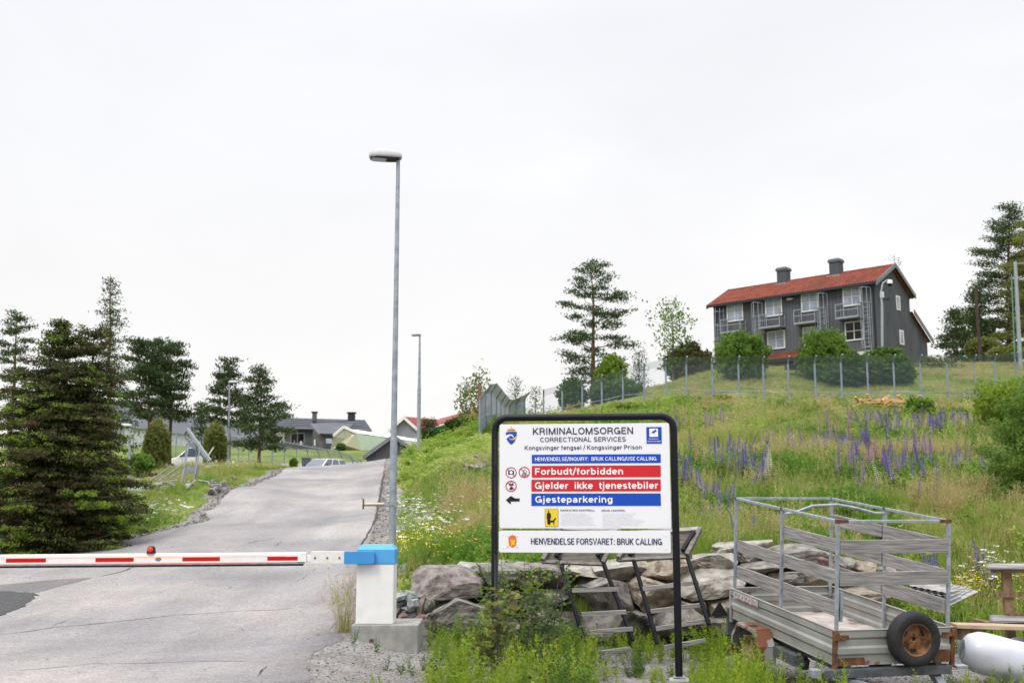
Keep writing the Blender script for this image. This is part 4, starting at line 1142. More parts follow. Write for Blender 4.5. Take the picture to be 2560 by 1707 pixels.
def put_rock(X0, X1, Y0, Y1, d, mat, seed, parent, thick=.8, name='boulder', tilt=0.0, sub=3, grow=1.06, inflate_y=True):
    a = P(X0, Y1, d); b = P(X1, Y0, d)
    w = (b.x - a.x) * grow; h = (b.z - a.z) * grow
    if abs(tilt) > 0:      # shrink so the tilted box still fits
        h = max(h - abs(math.sin(tilt)) * w * .55, h * .55)
    me = rock_mesh(seed, sub, mat=mat)
    o = bpy.data.objects.new(name, me); COL.objects.link(o); o.parent = parent
    o.location = (Vector(((a.x + b.x) / 2, d + thick * .35, (a.z + b.z) / 2))) - Vector(parent.location)
    o.scale = (w / 2, thick / 2 * 1.15, h / 2); o.rotation_euler = (0, -tilt, random.Random(seed).uniform(-.12, .12))
    return o
wall = empty('boulder_retaining_wall', (2.2, 17, -.2), 'dry-stacked retaining wall of large granite boulders below the meadow', 'stone wall')
G, PK, PA, TN, RD, SL = range(6)
rocks = [(1028, 1202, 1415, 1512, 16.3, PK, .05), (1057, 1230, 1497, 1590, 15.9, G, .06), (1198, 1415, 1411, 1492, 16.6, G, 0), (1215, 1300, 1488, 1560, 16.5, PK, 0), (1282, 1428, 1476, 1540, 16.5, G, 0), (1405, 1508, 1410, 1443, 16.7, PA, -.05),
         (1431, 1582, 1441, 1533, 16.5, G, -.1), (1494, 1628, 1393, 1461, 16.8, PA, .15), (1612, 1746, 1397, 1453, 16.7, TN, 0), (1738, 1840, 1383, 1438, 16.9, PA, .12), (1573, 1684, 1445, 1533, 16.5, TN, 0), (1664, 1852, 1421, 1503, 16.6, PA, .12),
         (1452, 1612, 1529, 1612, 16.2, G, .05), (1608, 1762, 1516, 1592, 16.3, G, 0), (1575, 1630, 1528, 1572, 16.4, G, 0), (1796, 1848, 1362, 1398, 17.4, PA, 0), (1795, 1932, 1352, 1408, 17.3, PA, .08), (1846, 1962, 1403, 1446, 16.9, G, .1), (1896, 2082, 1362, 1414, 17.5, G, 0),
         (1918, 2015, 1430, 1468, 17.0, G, 0), (2022, 2088, 1387, 1441, 17.4, RD, -.2), (2092, 2148, 1394, 1428, 17.8, G, 0), (2120, 2198, 1400, 1442, 18.0, TN, -.1), (2090, 2218, 1468, 1512, 17.4, TN, -.05), (1990, 2100, 1436, 1480, 17.3, TN, 0),
         (1770, 1905, 1490, 1562, 16.5, TN, 0), (1180, 1300, 1545, 1612, 16.2, G, 0), (1298, 1460, 1528, 1600, 16.3, PK, 0), (1760, 1850, 1545, 1600, 16.2, G, 0), (1900, 2010, 1470, 1530, 17.0, G, 0), (2190, 2260, 1420, 1465, 18.2, G, 0), (1140, 1215, 1408, 1440, 17.1, PA, 0), (1250, 1330, 1404, 1428, 17.2, PA, 0), (2150, 2240, 1440, 1480, 17.9, G, .1),
         (1690, 1790, 1497, 1545, 16.6, TN, 0), (1120, 1220, 1578, 1625, 15.7, PK, 0)]
for i, (a, b, c, e_, d_, mt, tl) in enumerate(rocks):
    put_rock(a, b, c, e_, d_, M_rock[mt], 100 + i * 7, wall, thick=.95, tilt=tl, grow=1.10, sub=4)
heap = empty('stone_heap', (P(1020, 1550, 15.6).x, 15.6, -.1), 'heap of small grey-green and purple stones beside the barrier base', 'stones')
heapl = [(984, 1016, 1484, 1502, SL), (1004, 1046, 1477, 1500, SL), (984, 1032, 1498, 1517, SL), (1018, 1046, 1498, 1524, SL), (1000, 1034, 1514, 1530, SL), (1018, 1044, 1526, 1542, SL), (994, 1022, 1530, 1550, RD), (982, 1000, 1516, 1548, PK), (1036, 1066, 1490, 1540, TN), (1036, 1060, 1536, 1552, RD), (1060, 1084, 1500, 1532, G), (1010, 1034, 1542, 1556, SL), (982, 998, 1545, 1560, PK), (1062, 1076, 1508, 1524, SL)]
for i, (a, b, c, e_, mt) in enumerate(heapl):
    put_rock(a, b, c, e_, 15.55 + .05 * (i % 3), M_rock[mt], 500 + i, heap, thick=.26, name='stone', sub=2, grow=1.25)

# ------------------------------------------------------------------ two tilted wooden display stands on black legs
M_standboard = nmat('dull_brown_plywood_underside', (0.07, 0.06, 0.05), (0.15, 0.13, 0.11), scale=5, rough=0.9, stretch=(1, 5, 8), bump=0.3)
def stand(name, label, board, legs, rungs, dtop=15.3, dbot=14.45):
    """board: 4 photo corners (bottom left, bottom right, top right, top left)"""
    b = [P(board[0][0], board[0][1], dtop - .28), P(board[1][0], board[1][1], dtop - .28), P(board[2][0], board[2][1], dtop + .1), P(board[3][0], board[3][1], dtop + .1)]
    g = onground(legs[0][1][0], dbot)
    root = empty(name, g, label, 'wooden stand', group='tilted wooden stands behind the sign')
    nrm = (b[1] - b[0]).cross(b[3] - b[0]).normalized()
    if nrm.y > 0: nrm = -nrm
    rows = 3
    for k in range(rows):
        t0, t1 = k / rows + .006, (k + 1) / rows - .006
        q = [b[0].lerp(b[3], t0), b[1].lerp(b[2], t0), b[1].lerp(b[2], t1), b[0].lerp(b[3], t1)]
        MB().prism(q, -nrm * .02).build('board', M_standboard, root, world=True)
    up = nrm
    for p0, p1 in ((b[0], b[3]), (b[1], b[2])):
        MB().bar(p0 + nrm * .02, p1 + nrm * .02, .055, .10, up=up).build('side_rail', M_standrail, root, world=True, bevel=.004)
    MB().bar(b[3] + nrm * .012, b[2] + nrm * .012, .07, .06, up=up).build('top_rail', M_oldwood, root, world=True, bevel=.004)
    MB().bar(b[0] + nrm * .004, b[1] + nrm * .004, .05, .035, up=up).build('bottom_rail', M_standrail, root, world=True, bevel=.004)
    lg = []
    for (t_, m_) in legs:
        p0 = P(t_[0], t_[1], dtop - .22); p1 = P(m_[0], m_[1], dbot)
        lg.append((p0, p1))
        MB().bar(p0, p1, .045, .045).build('leg', M_blackwood, root, world=True, bevel=.003)
        # strut under the board
        MB().bar(p0 + Vector((-.03, -.02, -.02)), p0 + (b[3] - b[0]) * .55 + nrm * .045, .06, .05).build('strut', M_blackwood, root, world=True, bevel=.003)
    for (a_, c_) in rungs:
        def dep(Y): return dtop - .22 + (dbot - dtop + .22) * min(1, max(0, (Y - legs[0][0][1]) / (legs[0][1][1] - legs[0][0][1])))
        p0 = P(a_[0], a_[1], dep(a_[1]) - .045); p1 = P(c_[0], c_[1], dep(c_[1]) - .045)
        MB().bar(p0, p1, .045, .055).build('rung', M_oldwood_x, root, world=True, bevel=.003)
    return root
stand('wooden_stand', 'left of the two tilted wooden stands, half hidden by shoots behind the sign', [(1356, 1404), (1506, 1410), (1548, 1330), (1400, 1322)], [((1396, 1388), (1462, 1606)), ((1500, 1386), (1583, 1600))],
      [((1430, 1475), (1543, 1472)), ((1454, 1535), (1565, 1529)), ((1474, 1580), (1582, 1571)), ((1487, 1633), (1576, 1621))])
stand('wooden_stand', 'right of the two tilted wooden stands, its top rising beside the right sign post', [(1545, 1400), (1716, 1392), (1750, 1325), (1590, 1335)], [((1580, 1385), (1644, 1608)), ((1712, 1372), (1772, 1560))],
      [((1607, 1471), (1746, 1455)), ((1627, 1528), (1763, 1510)), ((1640, 1571), (1776, 1549)), ((1660, 1618), (1764, 1600))])

# ------------------------------------------------------------------ utility trailer
TF = P(2087, 1664, 12.0)                       # bottom front left corner of the box
tr = empty('utility_trailer', (TF.x, TF.y, TF.z), 'weathered zinc utility trailer with timber side boards and spare wheel on its front', 'trailer', rz=R(14.3), rx=R(6.2))
TW, TL, BH, PH = 1.42, 2.50, .375, 1.14         # width, length, box height, posts above the box
def ribbed(x0, y0, x1, y1, name, h=BH, out=(0, -1)):
    """sheet wall with pressed ribs from (x0,y0) to (x1,y1), facing out"""
    prof = [(0, .0), (0, .012), (.0, .10), (.016, .125), (.016, .18), (.0, .205), (.0, .255), (-.012, .27), (.014, .30), (.014, h - .012), (.022, h), (-.02, h)]
    a = Vector((x0, y0, 0)); b = Vector((x1, y1, 0)); o_ = Vector((out[0], out[1], 0))
    vs = []
    zz = [0, .02, .10, .125, .18, .205, .255, .27, .295, h - .012, h - .004, h]
    oo = [.004, 0, 0, .018, .018, 0, 0, -.008, .016, .016, .024, .024]
    for p in (a, b):
        for z_, q_ in zip(zz, oo): vs.append(p + o_ * q_ + Vector((0, 0, z_)))
        for z_, q_ in zip(reversed(zz), reversed(oo)): vs.append(p + o_ * (q_ - .006 - (.03 if z_ >= h - .005 else 0)) + Vector((0, 0, z_)))
    n = len(zz) * 2
    fs = [(i, (i + 1) % n, n + (i + 1) % n, n + i) for i in range(n)] + [tuple(range(n - 1, -1, -1)), tuple(range(n, 2 * n))]
    return MB().add(vs, fs).build(name, M_alu, tr)
ribbed(0.03, 0, TW - .03, 0, 'front_panel', out=(0, -1))
ribbed(0, TL, 0, 0.0, 'side_panel', out=(-1, 0))
ribbed(TW, 0, TW, TL, 'side_panel', out=(1, 0))
ribbed(TW, TL, 0, TL, 'tailgate', out=(0, 1))
MB().box((TW / 2, TL / 2, .045), (TW - .03, TL - .03, .02)).build('floor', M_ply, tr)
for x_, y_ in ((0, 0), (TW, 0), (0, TL), (TW, TL)):
    MB().box((x_, y_, BH / 2 - .03), (.045, .045, BH + .05)).build('corner_post', M_rust if y_ == 0 else M_alucap, tr, bevel=.004)
for s_, x_ in ((1, .0), (-1, TW)):
    mb = MB().box((x_ + s_ * .06, -.03, BH - .075), (.16, .02, .05)); mb.box((x_, -.034, BH - .06), (.05, .03, .08)); mb.bar((x_ - s_ * .03, -.04, BH - .05), (x_ + s_ * .1, -.045, BH - .10), .015, .015)
    mb.build('latch', M_rust, tr, bevel=.003)
MB().box((.19, -.012, .045), (.30, .012, .075)).build('rust_patch', M_rust, tr)
MB().box((1.28, -.02, .075), (.2, .012, .13)).build('rust_patch', M_rust, tr)
# stakes, rails and boards
zt2 = BH + PH
stk = [(0.03, .03), (TW - .03, .03), (0.03, TL / 2), (TW - .03, TL / 2), (.03, TL - .03), (TW - .03, TL - .03)]
for i, (x_, y_) in enumerate(stk):
    zb_ = .25 if i not in (2, 3) else .05
    MB().box((x_, y_, (zt2 + zb_) / 2), (.034, .034, zt2 - zb_)).build('stake', M_galv_light, tr, bevel=.003)
for p0, p1 in (((0.03, .03), (TW - .03, .03)), ((0.03, .03), (.03, TL / 2)), ((.03, TL / 2), (.03, TL - .03)), ((TW - .03, .03), (TW - .03, TL / 2)), ((TW - .03, TL / 2), (TW - .03, TL - .03)), ((.03, TL - .03), (TW - .03, TL - .03))):
    MB().bar((p0[0], p0[1], zt2), (p1[0], p1[1], zt2), .030, .030).build('top_rail', M_galv_light, tr, bevel=.003)
for i, (x_, y_) in enumerate(stk):
    mt = M_rust if i < 2 else M_darksteel
    sx_ = 1 if x_ < .5 else -1
    mb = MB().box((x_, y_, zt2 - .0), (.042, .042, .042))
    if i in (0, 1): mb.box((x_ + sx_ * .06, y_, zt2), (.12, .038, .036))
    cbr = mb.build('corner_bracket', mt, tr)
    MB().box((x_, y_, zt2 - .085), (.040, .040, .14)).build('bracket_sleeve', M_galv, cbr)
mb = MB().path([(.03, TL / 2, zt2 - .06), (.16, TL / 2, zt2 - .05), (.42, TL / 2, zt2 + .035), (.75, TL / 2, zt2 + .05), (1.0, TL / 2, zt2 + .01), (1.25, TL / 2, zt2 - .05), (TW - .03, TL / 2, zt2 - .055)], .017, n=8)
mb.build('roof_bow', M_galv_light, tr)
def board(p0, p1, z0, z1, up, x=False):
    a = Vector((*p0, (z0 + z1) / 2)); b = Vector((*p1, (z0 + z1) / 2))
    d_ = (b - a).normalized()
    M = Matrix((( d_.x, -d_.y, 0), (d_.y, d_.x, 0), (0, 0, 1)))
    return MB().box((a + b) / 2, ((b - a).length, .024, z1 - z0), M=M).build('board', M_oldwood_x if not x else M_oldwood_x, tr, bevel=.003)
zB = BH
for z0, z1 in ((.80, .945), (.46, .605)):
    board((.055, .012), (TW - .055, .012), zB + z0, zB + z1, 1)
for z0, z1 in ((.80, .945), (.47, .615), (.13, .29)):
    for x_, s_ in ((.052, 1), (TW - .052, -1)):
        board((x_, .05), (x_, TL / 2 - .02), zB + z0, zB + z1, 1)
        if not (x_ < .5 and z0 > .7):
            board((x_, TL / 2 + .02), (x_, TL - .06), zB + z0, zB + z1, 1)
MB().box((.085, .03, .62 + .05), (.035, .03, .20)).build('stake_socket', M_galv, tr)
MB().box((.085, .04, BH + .16), (.03, .03, .16)).build('stake_socket', M_galv, tr)
# decal remains on the left side
yy0, yy1 = TL - .12, TL - .78
mb = MB().box((-.0275, (yy0 + yy1) / 2, BH - .055), (.003, yy0 - yy1, .085)); dec = mb.build('faded_decal', nmat('faded_white_decal', (0.48, 0.46, 0.45), (0.34, 0.32, 0.31), scale=25, rough=.8), tr)
mb = MB()
for k in range(3): mb.box((-.030, yy0 - .16 - k * .20, BH - .088), (.002, .15, .009))
mb.build('red_underline', nmat('faded_red_line', (0.50, 0.05, 0.03), rough=.7), dec)['kind'] = 'stuff'
mb = MB()
r_ = random.Random(4)
for k in range(12):
    if k in (3, 7): continue
    mb.box((-.030, yy0 - .06 - k * .048, BH - .052), (.002, .009 if k % 2 else .02, .032))
    if k % 3 == 0: mb.box((-.030, yy0 - .075 - k * .048, BH - .04), (.002, .024, .008))
mb.build('worn_letters', nmat('worn_grey_letters', (0.16, 0.15, 0.15), rough=.8), dec)['kind'] = 'stuff'
# chassis
mb = MB().box((TW / 2 - .09, -.0, -.075), (TW + .12, .10, .09)); mb.build('front_beam', M_darksteel, tr, bevel=.004)
MB().box((-.22, .02, -.072), (.10, .09, .085)).build('lamp_bracket', M_galv_light, tr, bevel=.004)
MB().box((TW + .12, .02, -.06), (.14, .09, .03)).build('lamp_bracket', M_galv_light, tr, bevel=.004)
for x_ in (.16, TW - .16):
    MB().box((x_, TL / 2, -.05), (.07, TL, .10)).build('side_member', M_darksteel, tr)
MB().box((TW / 2, 1.62, -.20), (TW - .1, .09, .09)).build('axle', M_darksteel, tr)
MB().bar((.2, 1.45, -.09), (.2, .95, -.23), .08, .12).box((.0, 1.0, -.13), (.12, .5, .12)).build('suspension_arm', M_darksteel, tr)
MB().bar((.10, .2, -.15), (TW / 2 + .06, -1.15, -.30), .09, .07).build('drawbar', M_galv, tr)
MB().bar((TW - .10, .2, -.15), (TW / 2 + .1, -1.1, -.30), .09, .07).build('drawbar', M_galv, tr)
mb = MB().box((TW / 2 + .08, -1.2, -.27), (.13, .42, .12)); mb.tube((TW / 2 + .08, -1.32, -.2), (TW / 2 + .02, -1.15, -.05), .025); mb.tube((TW / 2 + .08, -1.0, -.2), (TW / 2 + .08, -1.5, -.19), .05)
mb.build('coupling', M_galv, tr, bevel=.01)
MB().path([(TW / 2 - .05, -.6, -.15), (TW / 2 - .12, -.66, -.08), (TW / 2 - .06, -.72, -.04), (TW / 2, -.7, -.1), (TW / 2 + .05, -.85, -.16), (TW / 2 + .15, -.95, -.2)], .012, n=6).build('cable', M_rust, tr)
MB().box((.02, TL + .03, -.05), (.12, .05, .34)).build('rear_light_board', M_darksteel, tr)
MB().box((TW - .02, TL + .03, -.05), (.12, .05, .3)).build('rear_light_board', M_darksteel, tr)
q0 = Vector((-.14, TL + .04, .0))
MB().prism([(-.27, TL + .02, .02), (-.03, TL + .02, .02), (-.15, TL + .02, .20)], (0, .02, 0)).build('triangle_reflector', M_rubber, tr)
def wheel(c, axis, r, w, rimmat, name, parent, rimr=.60, stud=5):
    """axis points to the side the rim dish faces"""
    ax = Vector(axis).normalized()
    rr_ = r * rimr
    prof = [(rr_, -w * .40), (rr_ * 1.04, -w * .47), (r * .86, -w * .5), (r * .955, -w * .42), (r * .985, -w * .3), (r, -w * .12), (r, w * .12), (r * .985, w * .3), (r * .955, w * .42), (r * .86, w * .5), (rr_ * 1.04, w * .47), (rr_, w * .40), (rr_ * .97, w * .30), (rr_ * .97, -w * .3), (rr_, -w * .40)]
    root = empty(name, c) if False else None
    ty = MB().lathe(prof, c, ax, n=48).build('tyre', M_tyre, parent)
    grooves = MB()
    rp = [(rr_ * 1.0, w * .41), (rr_ * .97, w * .43), (rr_ * .93, w * .38), (rr_ * .90, w * .1), (rr_ * .86, -w * .02), (rr_ * .60, -w * .02), (rr_ * .48, w * .03), (rr_ * .34, w * .06), (rr_ * .14, w * .06), (rr_ * .13, -.005)]
    rm = MB().lathe(rp, c, ax, n=40)
    rm = rm.build('rim', rimmat, parent)
    x, y, z, _ = basis_from((0, 0, 0), ax); c = Vector(c)
    mb = MB()
    for k in range(stud):
        a = 2 * math.pi * k / stud + .3
        q_ = c + z * (w * .055) + (x * math.cos(a) + y * math.sin(a)) * rr_ * .25
        mb.tube(q_, q_ + z * .004, rr_ * .045, n=8)
    mb.build('bolt_holes', M_signblack, rm)['kind'] = 'stuff'
    mb = MB()
    for k in range(3):
        a = 2 * math.pi * k / 3 + .5
        pts_ = []
        for rr2, da in ((.60, -.28), (.60, .28), (.78, .24), (.78, -.24)):
            pts_.append(c + z * (w * .004 - .0) + (x * math.cos(a + da) + y * math.sin(a + da)) * rr_ * rr2)
        mb.prism(pts_, z * .003)
    mb.build('rim_slots', M_signblack, rm)['kind'] = 'stuff'
    return ty
wheelE = empty('spare_wheel', (0.865, -.115, .285)); wheelE.parent = tr
wheel((0, 0, 0), (-.03, -1, .02), .292, .165, M_rustorange, 'spare', wheelE, rimr=.60)
MB().tube((0, .02, 0), (0, .10, 0), .04).build('carrier', M_rust, wheelE)
for x_, ax_ in ((-.13, (-1, 0, 0)), (TW + .13, (1, 0, 0))):
    we = empty('wheel', (x_, 1.62, -.20)); we.parent = tr
    wheel((0, 0, 0), ax_, .29, .155, M_creamrust, 'wheel', we)
    s_ = ax_[0]
    fe = MB()
    prof = [(-.36, -.10), (-.33, .10), (-.20, .27), (.22, .27), (.35, .12), (.38, -.14)]
    th = .012
    for (y0, z0), (y1, z1) in zip(prof[:-1], prof[1:]):
        fe.bar((0, y0, z0), (0, y1, z1), .215, th, up=(1, 0, 0)) if False else fe.prism([(-.11, y0, z0), (.11, y0, z0), (.11, y1, z1), (-.11, y1, z1)], Vector((0, (z0 - z1), (y1 - y0))).normalized() * th)
    vs = [(s_ * .11, y, z) for y, z in prof] + [(s_ * .11, y * .93, z - .022) for y, z in prof]
    n = len(prof); fe.add([(v[0], v[1], v[2]) for v in vs], [(i, i + 1, n + i + 1, n + i) for i in range(n - 1)])
    fe.build('mudguard', nmat('mudguard_zinc_with_rust', (0.27, 0.27, 0.26), (0.36, 0.36, 0.34), scale=3, rough=.6, metal=.2, c3=(0.20, 0.08, 0.04), c3range=(.50, .54), c3scale=3.5), we)

# ------------------------------------------------------------------ things at the right edge
d_ = 14.6
g = onground(2530, d_)
tb = empty('timber_trestle', g, 'brown timber trestle with grey planked top at the right edge', 'trestle')
zt3 = P(2500, 1418, d_).z
for X, dd in ((2513, d_), (2572, d_), (2513, d_ + .7), (2630, d_ + .7)):
    p = PX(X, dd, 1.0); zg = float(gz(p.x, p.y))
    MB().box((p.x, p.y, (zt3 + zg) / 2), (.12, .07, zt3 - zg - .05)).build('post', M_brownwood, tb, world=True, bevel=.005)
for k in range(6):
    a = P(2471, 1417 - 0, d_ - .15); MB().box((a.x + .75 + k * .075, d_ - .08 + k * .16, a.z - .012), (1.5, .135, .028)).build('plank', M_oldwood_x, tb, world=True, bevel=.003)
for Y, X0 in ((1425, 2478), (1482, 2486), (1489, 2490), (1535, 2520)):
    a = P(X0, Y, d_ - .06); MB().box((a.x + .7, d_ - .055, a.z), (1.4, .03, .035 if Y > 1430 else .06)).build('rail', M_brownwood, tb, world=True)
pal = empty('timber_pallet', onground(2520, 14.3), 'grey-brown pallet lying under the trestle', 'pallet')
for k in range(5):
    a = P(2478, 1552, 13.95); MB().box((a.x + .55 + k * .07, 13.95 + k * .16, a.z), (1.1, .12, .022)).build('slat', M_oldwood_x, pal, world=True)
for k in range(3):
    a = P(2482, 1560, 13.95); MB().box((a.x + .06 + k * .45, 14.27, a.z - .03), (.10, .7, .075)).build('bearer', M_brownwood, pal, world=True)
pk = empty('tan_plank', onground(2480, 13.5), 'long tan plank lying across blocks above the plastic rolls', 'plank')
a, b = P(2383, 1562, 13.6), P(2640, 1570, 13.5)
MB().bar(a, b, .30, .045, up=(0, 0, 1)).build('plank', M_planktan, pk, world=True, bevel=.003)
MB().box(a + Vector((.2, 0, -.10)), (.3, .2, .14)).build('block', M_brownwood, pk, world=True)
MB().box(b + Vector((-.2, 0, -.10)), (.3, .2, .14)).build('block', M_brownwood, pk, world=True)
for i, (X0, Y0, X1, Y1, rr_, dd, lb) in enumerate(((2452, 1632, 2720, 1672, .235, 13.0, 'fat roll wrapped in white plastic lying nearest the trailer'), (2545, 1640, 2760, 1650, .22, 13.65, 'second white plastic-wrapped roll, behind the nearer one'))):
    a, b = P(X0, Y0, dd), P(X1, Y1, dd - .1)
    zg = float(gz(a.x, a.y)); a.z = max(a.z, zg + rr_ * .95); b.z = float(gz(b.x, b.y)) + rr_ * .95
    rt = empty('plastic_roll', (a.x, a.y, zg), lb, 'roll', group='white plastic-wrapped rolls')
    L = (b - a); n = 28
    mb = MB(); vs = []; steps = [(-.20, .35), (-.19, .55), (-.15, .80), (-.06, .97), (.02, 1.0)] + [(t_ / 10, 1.0) for t_ in range(1, 11)]
    x, y, z, Ln = basis_from(a, b)
    r_ = random.Random(i)
    for t_, k_ in steps:
        for q_ in range(n):
            an = 2 * math.pi * q_ / n
            w_ = 1 + .025 * math.sin(5 * an + t_ * 9) + r_.uniform(-.006, .006)
            vs.append(a + z * t_ * Ln * .9 + (x * math.cos(an) + y * math.sin(an)) * rr_ * k_ * w_)
    ns = len(steps)
    mb.add(vs, [(j * n + q_, j * n + (q_ + 1) % n, (j + 1) * n + (q_ + 1) % n, (j + 1) * n + q_) for j in range(ns - 1) for q_ in range(n)], 0, True)
    mb.add(vs, [tuple(range(n - 1, -1, -1)), tuple(range((ns - 1) * n, ns * n))])
    mb.build('wrapping', M_plastic, rt, world=True)
    MB().tube(a - z * .17 * Ln * .9, a - z * .2 * Ln * .9, rr_ * .56, rr_ * .5, n=20).build('end_seam', M_galv_light, rt, world=True)
rf = empty('roofing_sheets', onground(2415, 16.0), 'untidy stack of dark corrugated roofing sheets in the weeds', 'sheets')
for k in range(7):
    a = P(2378 - k * 2, 1512 - k * 5, 16.1 + k * .03); b = P(2448 - k * 4, 1478 - k * 1.5, 16.4 + k * .05)
    mb = MB(); vs = []; nn = 12
    for j in range(nn):
        off = Vector((-.03 * j - .01, .05 * j, .012 * (j % 2) + .006 * j))
        vs += [a + off, b + off]
    mb.add(vs + [v - Vector((0, 0, .006)) for v in vs], [(2 * j, 2 * j + 1, 2 * j + 3, 2 * j + 2) for j in range(nn - 1)] + [(2 * nn + 2 * j, 2 * nn + 2 * j + 2, 2 * nn + 2 * j + 3, 2 * nn + 2 * j + 1) for j in range(nn - 1)])
    mb.build('sheet', M_darksteel if k % 2 else M_oldwood, rf, world=True)
# ------------------------------------------------------------------ the dark grey house on the hill
M_clad = nmat('dark_grey_boards', (0.082, 0.087, 0.102), (0.118, 0.123, 0.14), scale=1.2, rough=0.75, pos=True, stretch=(1, 1, .3))
M_cladtrim = nmat('grey_bargeboards', (0.16, 0.17, 0.19), (0.20, 0.21, 0.23), scale=2, rough=0.6)
M_gutter = nmat('black_blue_gutter', (0.02, 0.022, 0.035), rough=0.4)
M_tile = nmat('red_roof_tiles', (0.19, 0.044, 0.026), (0.29, 0.078, 0.042), scale=1.6, rough=0.8, pos=True, c3=(0.13, 0.045, 0.032), c3range=(.55, .7))
M_wframe = nmat('white_window_frame', (0.72, 0.71, 0.68), rough=0.5)
M_plinth = nmat('pale_plinth_wall', (0.52, 0.52, 0.50), (0.60, 0.60, 0.58), scale=2, rough=0.85)
PHI = math.atan2(10.0, 10.7)
HX, HY = 27.6, 82.0
hz0 = 12.0
# local frame: x from the right front corner towards the left front corner, y into the depth, z up
house = empty('grey_house', (HX, HY, hz0), 'dark grey board-clad house with red tiled roof on the hilltop', 'house')
ex = Vector((-10.7, 10.0, 0)).normalized(); ey = Vector((10.0, 10.7, 0)).normalized()
HM = Matrix(((ex.x, ey.x, 0, HX), (ex.y, ey.y, 0, HY), (0, 0, 1, hz0), (0, 0, 0, 1)))
def hw(x, y, z): return HM @ Vector((x, y, z))
class HB(MB):
    """mesh builder in house coordinates"""
    def done(s, name, mat, parent, bevel=0.0):
        s.v = [tuple(hw(*v)) for v in s.v]
        s.f = [tuple(reversed(f)) for f in s.f]
        return s.build(name, mat, parent, world=True, bevel=bevel)
def sz(X, Y):
    k = (X - CX) / FPX; s_ = 10.0
    for _ in range(12):
        w_ = hw(s_, 0, 0); dep = w_.y * cp + (P(X, Y, w_.y).z - CAMH) * sp
        # x = k*dep
        f = w_.x - k * dep
        s_ += f / (-(ex.x) + k * ex.y * cp)
    w_ = hw(s_, 0, 0)
    return s_, P(X, Y, w_.y).z - hz0
LH = sz(1785, 800)[0]
zE, zR, yR, yB = 6.75, 8.35, 3.1, 6.2
base_low = -1.2
zw0 = 1.55                                   # foot of the cladding
hb = HB()
pf = [(0, zw0), (0, zE), (yR, zR), (yB, zE - .1), (yB, zE - 1.7), (9.3, 3.35), (9.3, -.2), (5.5, .2)]
hb.add([(0, y, z) for y, z in pf] + [(LH, y, z) for y, z in pf], [tuple(range(8)), tuple(range(15, 7, -1))] + [(i, i + 8, (i + 1) % 8 + 8, (i + 1) % 8) for i in range(8)])
hb.done('wall', M_clad, house)
hb = HB().box((LH / 2, 3.2, (base_low + zw0) / 2 + .05), (LH - .1, 6.3, zw0 - base_low))
hb.done('plinth', M_plinth, house)
nb = 50
for k in range(nb):
    x = .15 + k * (LH - .3) / (nb - 1)
    HB().box((x, -.018, (zw0 + zE) / 2), (.13, .036, zE - zw0 - .05)).done('board', M_clad, house)
hb = HB()
for k in range(40):
    y = .1 + k * .232
    if y > 9.2: break
    zt_ = (zE + (zR - zE) * y / yR) if y < yR else ((zR + (zE - .1 - zR) * (y - yR) / (yB - yR)) if y < yB else (zE - 1.7) + (3.35 - zE + 1.7) * (y - yB) / (9.3 - yB))
    zb_ = zw0 - (zw0 - .2) * min(1, y / 5.5)
    hb.box((-.016, y, (zt_ + zb_) / 2), (.032, .10, zt_ - zb_ - .06))
o = hb.done('gable_boards', M_clad, house); o['kind'] = 'stuff'
# roof: rows of pantiles as a rippled sheet with steps
def tiles(name, x0, x1, y0, z0, y1, z1, rows, cols, mat, parent, lift=.10):
    sl_ = math.hypot(y1 - y0, z1 - z0); ny_ = -(z1 - z0) / sl_; nz_ = (y1 - y0) / sl_
    V, F = [], []
    seg = cols * 4
    for r in range(rows):
        for e_ in (0, 1):
            t_ = (r + e_) / rows
            up = lift + (.045 if e_ == 0 else .0)
            for c in range(seg + 1):
                w_ = .06 * math.cos(2 * math.pi * c / 4)
                V.append((x0 + (x1 - x0) * c / seg, y0 + (y1 - y0) * t_ + ny_ * (up + w_), z0 + (z1 - z0) * t_ + nz_ * (up + w_)))
    n = seg + 1
    for r in range(rows * 2 - 1):
        for c in range(seg): F.append((r * n + c, r * n + c + 1, (r + 1) * n + c + 1, (r + 1) * n + c))
    hb = HB().add(V, F, 0, False)
    o_ = hb.done(name, mat, parent); o_['kind'] = 'stuff'
    return o_
ov = .45
ez0 = zE - (zR - zE) / yR * ov
tiles('roof_tiles', -.35, LH + .35, -ov, ez0, yR, zR, 13, 62, M_tile, house)
tiles('roof_tiles', -.35, LH + .35, yB + ov, zE - .1 - .24, yR, zR, 13, 62, M_tile, house)
tiles('roof_tiles', -.25, LH + .25, 9.6, 3.15, yB, zE - 1.55, 12, 62, M_tile, house, lift=.06)
HB().box((LH / 2, yR, zR + .12), (LH + .75, .26, .14)).done('ridge', M_tile, house)
HB().add([(-.3, -ov, ez0 - .02), (LH + .3, -ov, ez0 - .02), (LH + .3, yR, zR), (-.3, yR, zR), (-.3, -ov, ez0 + .1), (LH + .3, -ov, ez0 + .1), (LH + .3, yR, zR + .1), (-.3, yR, zR + .1)], [(0, 1, 2, 3), (4, 7, 6, 5), (0, 4, 5, 1), (1, 5, 6, 2), (3, 7, 4, 0)]).done('soffit', M_gutter, house)
HB().prism([(-.3, yR, zR - .02), (LH + .3, yR, zR - .02), (LH + .3, yB + ov, zE - .38), (-.3, yB + ov, zE - .38)], (0, 0, .06)).done('soffit', M_gutter, house)
HB().prism([(-.2, yB, zE - 1.62), (LH + .2, yB, zE - 1.62), (LH + .2, 9.6, 3.08), (-.2, 9.6, 3.08)], (0, 0, .05)).done('soffit', M_gutter, house)
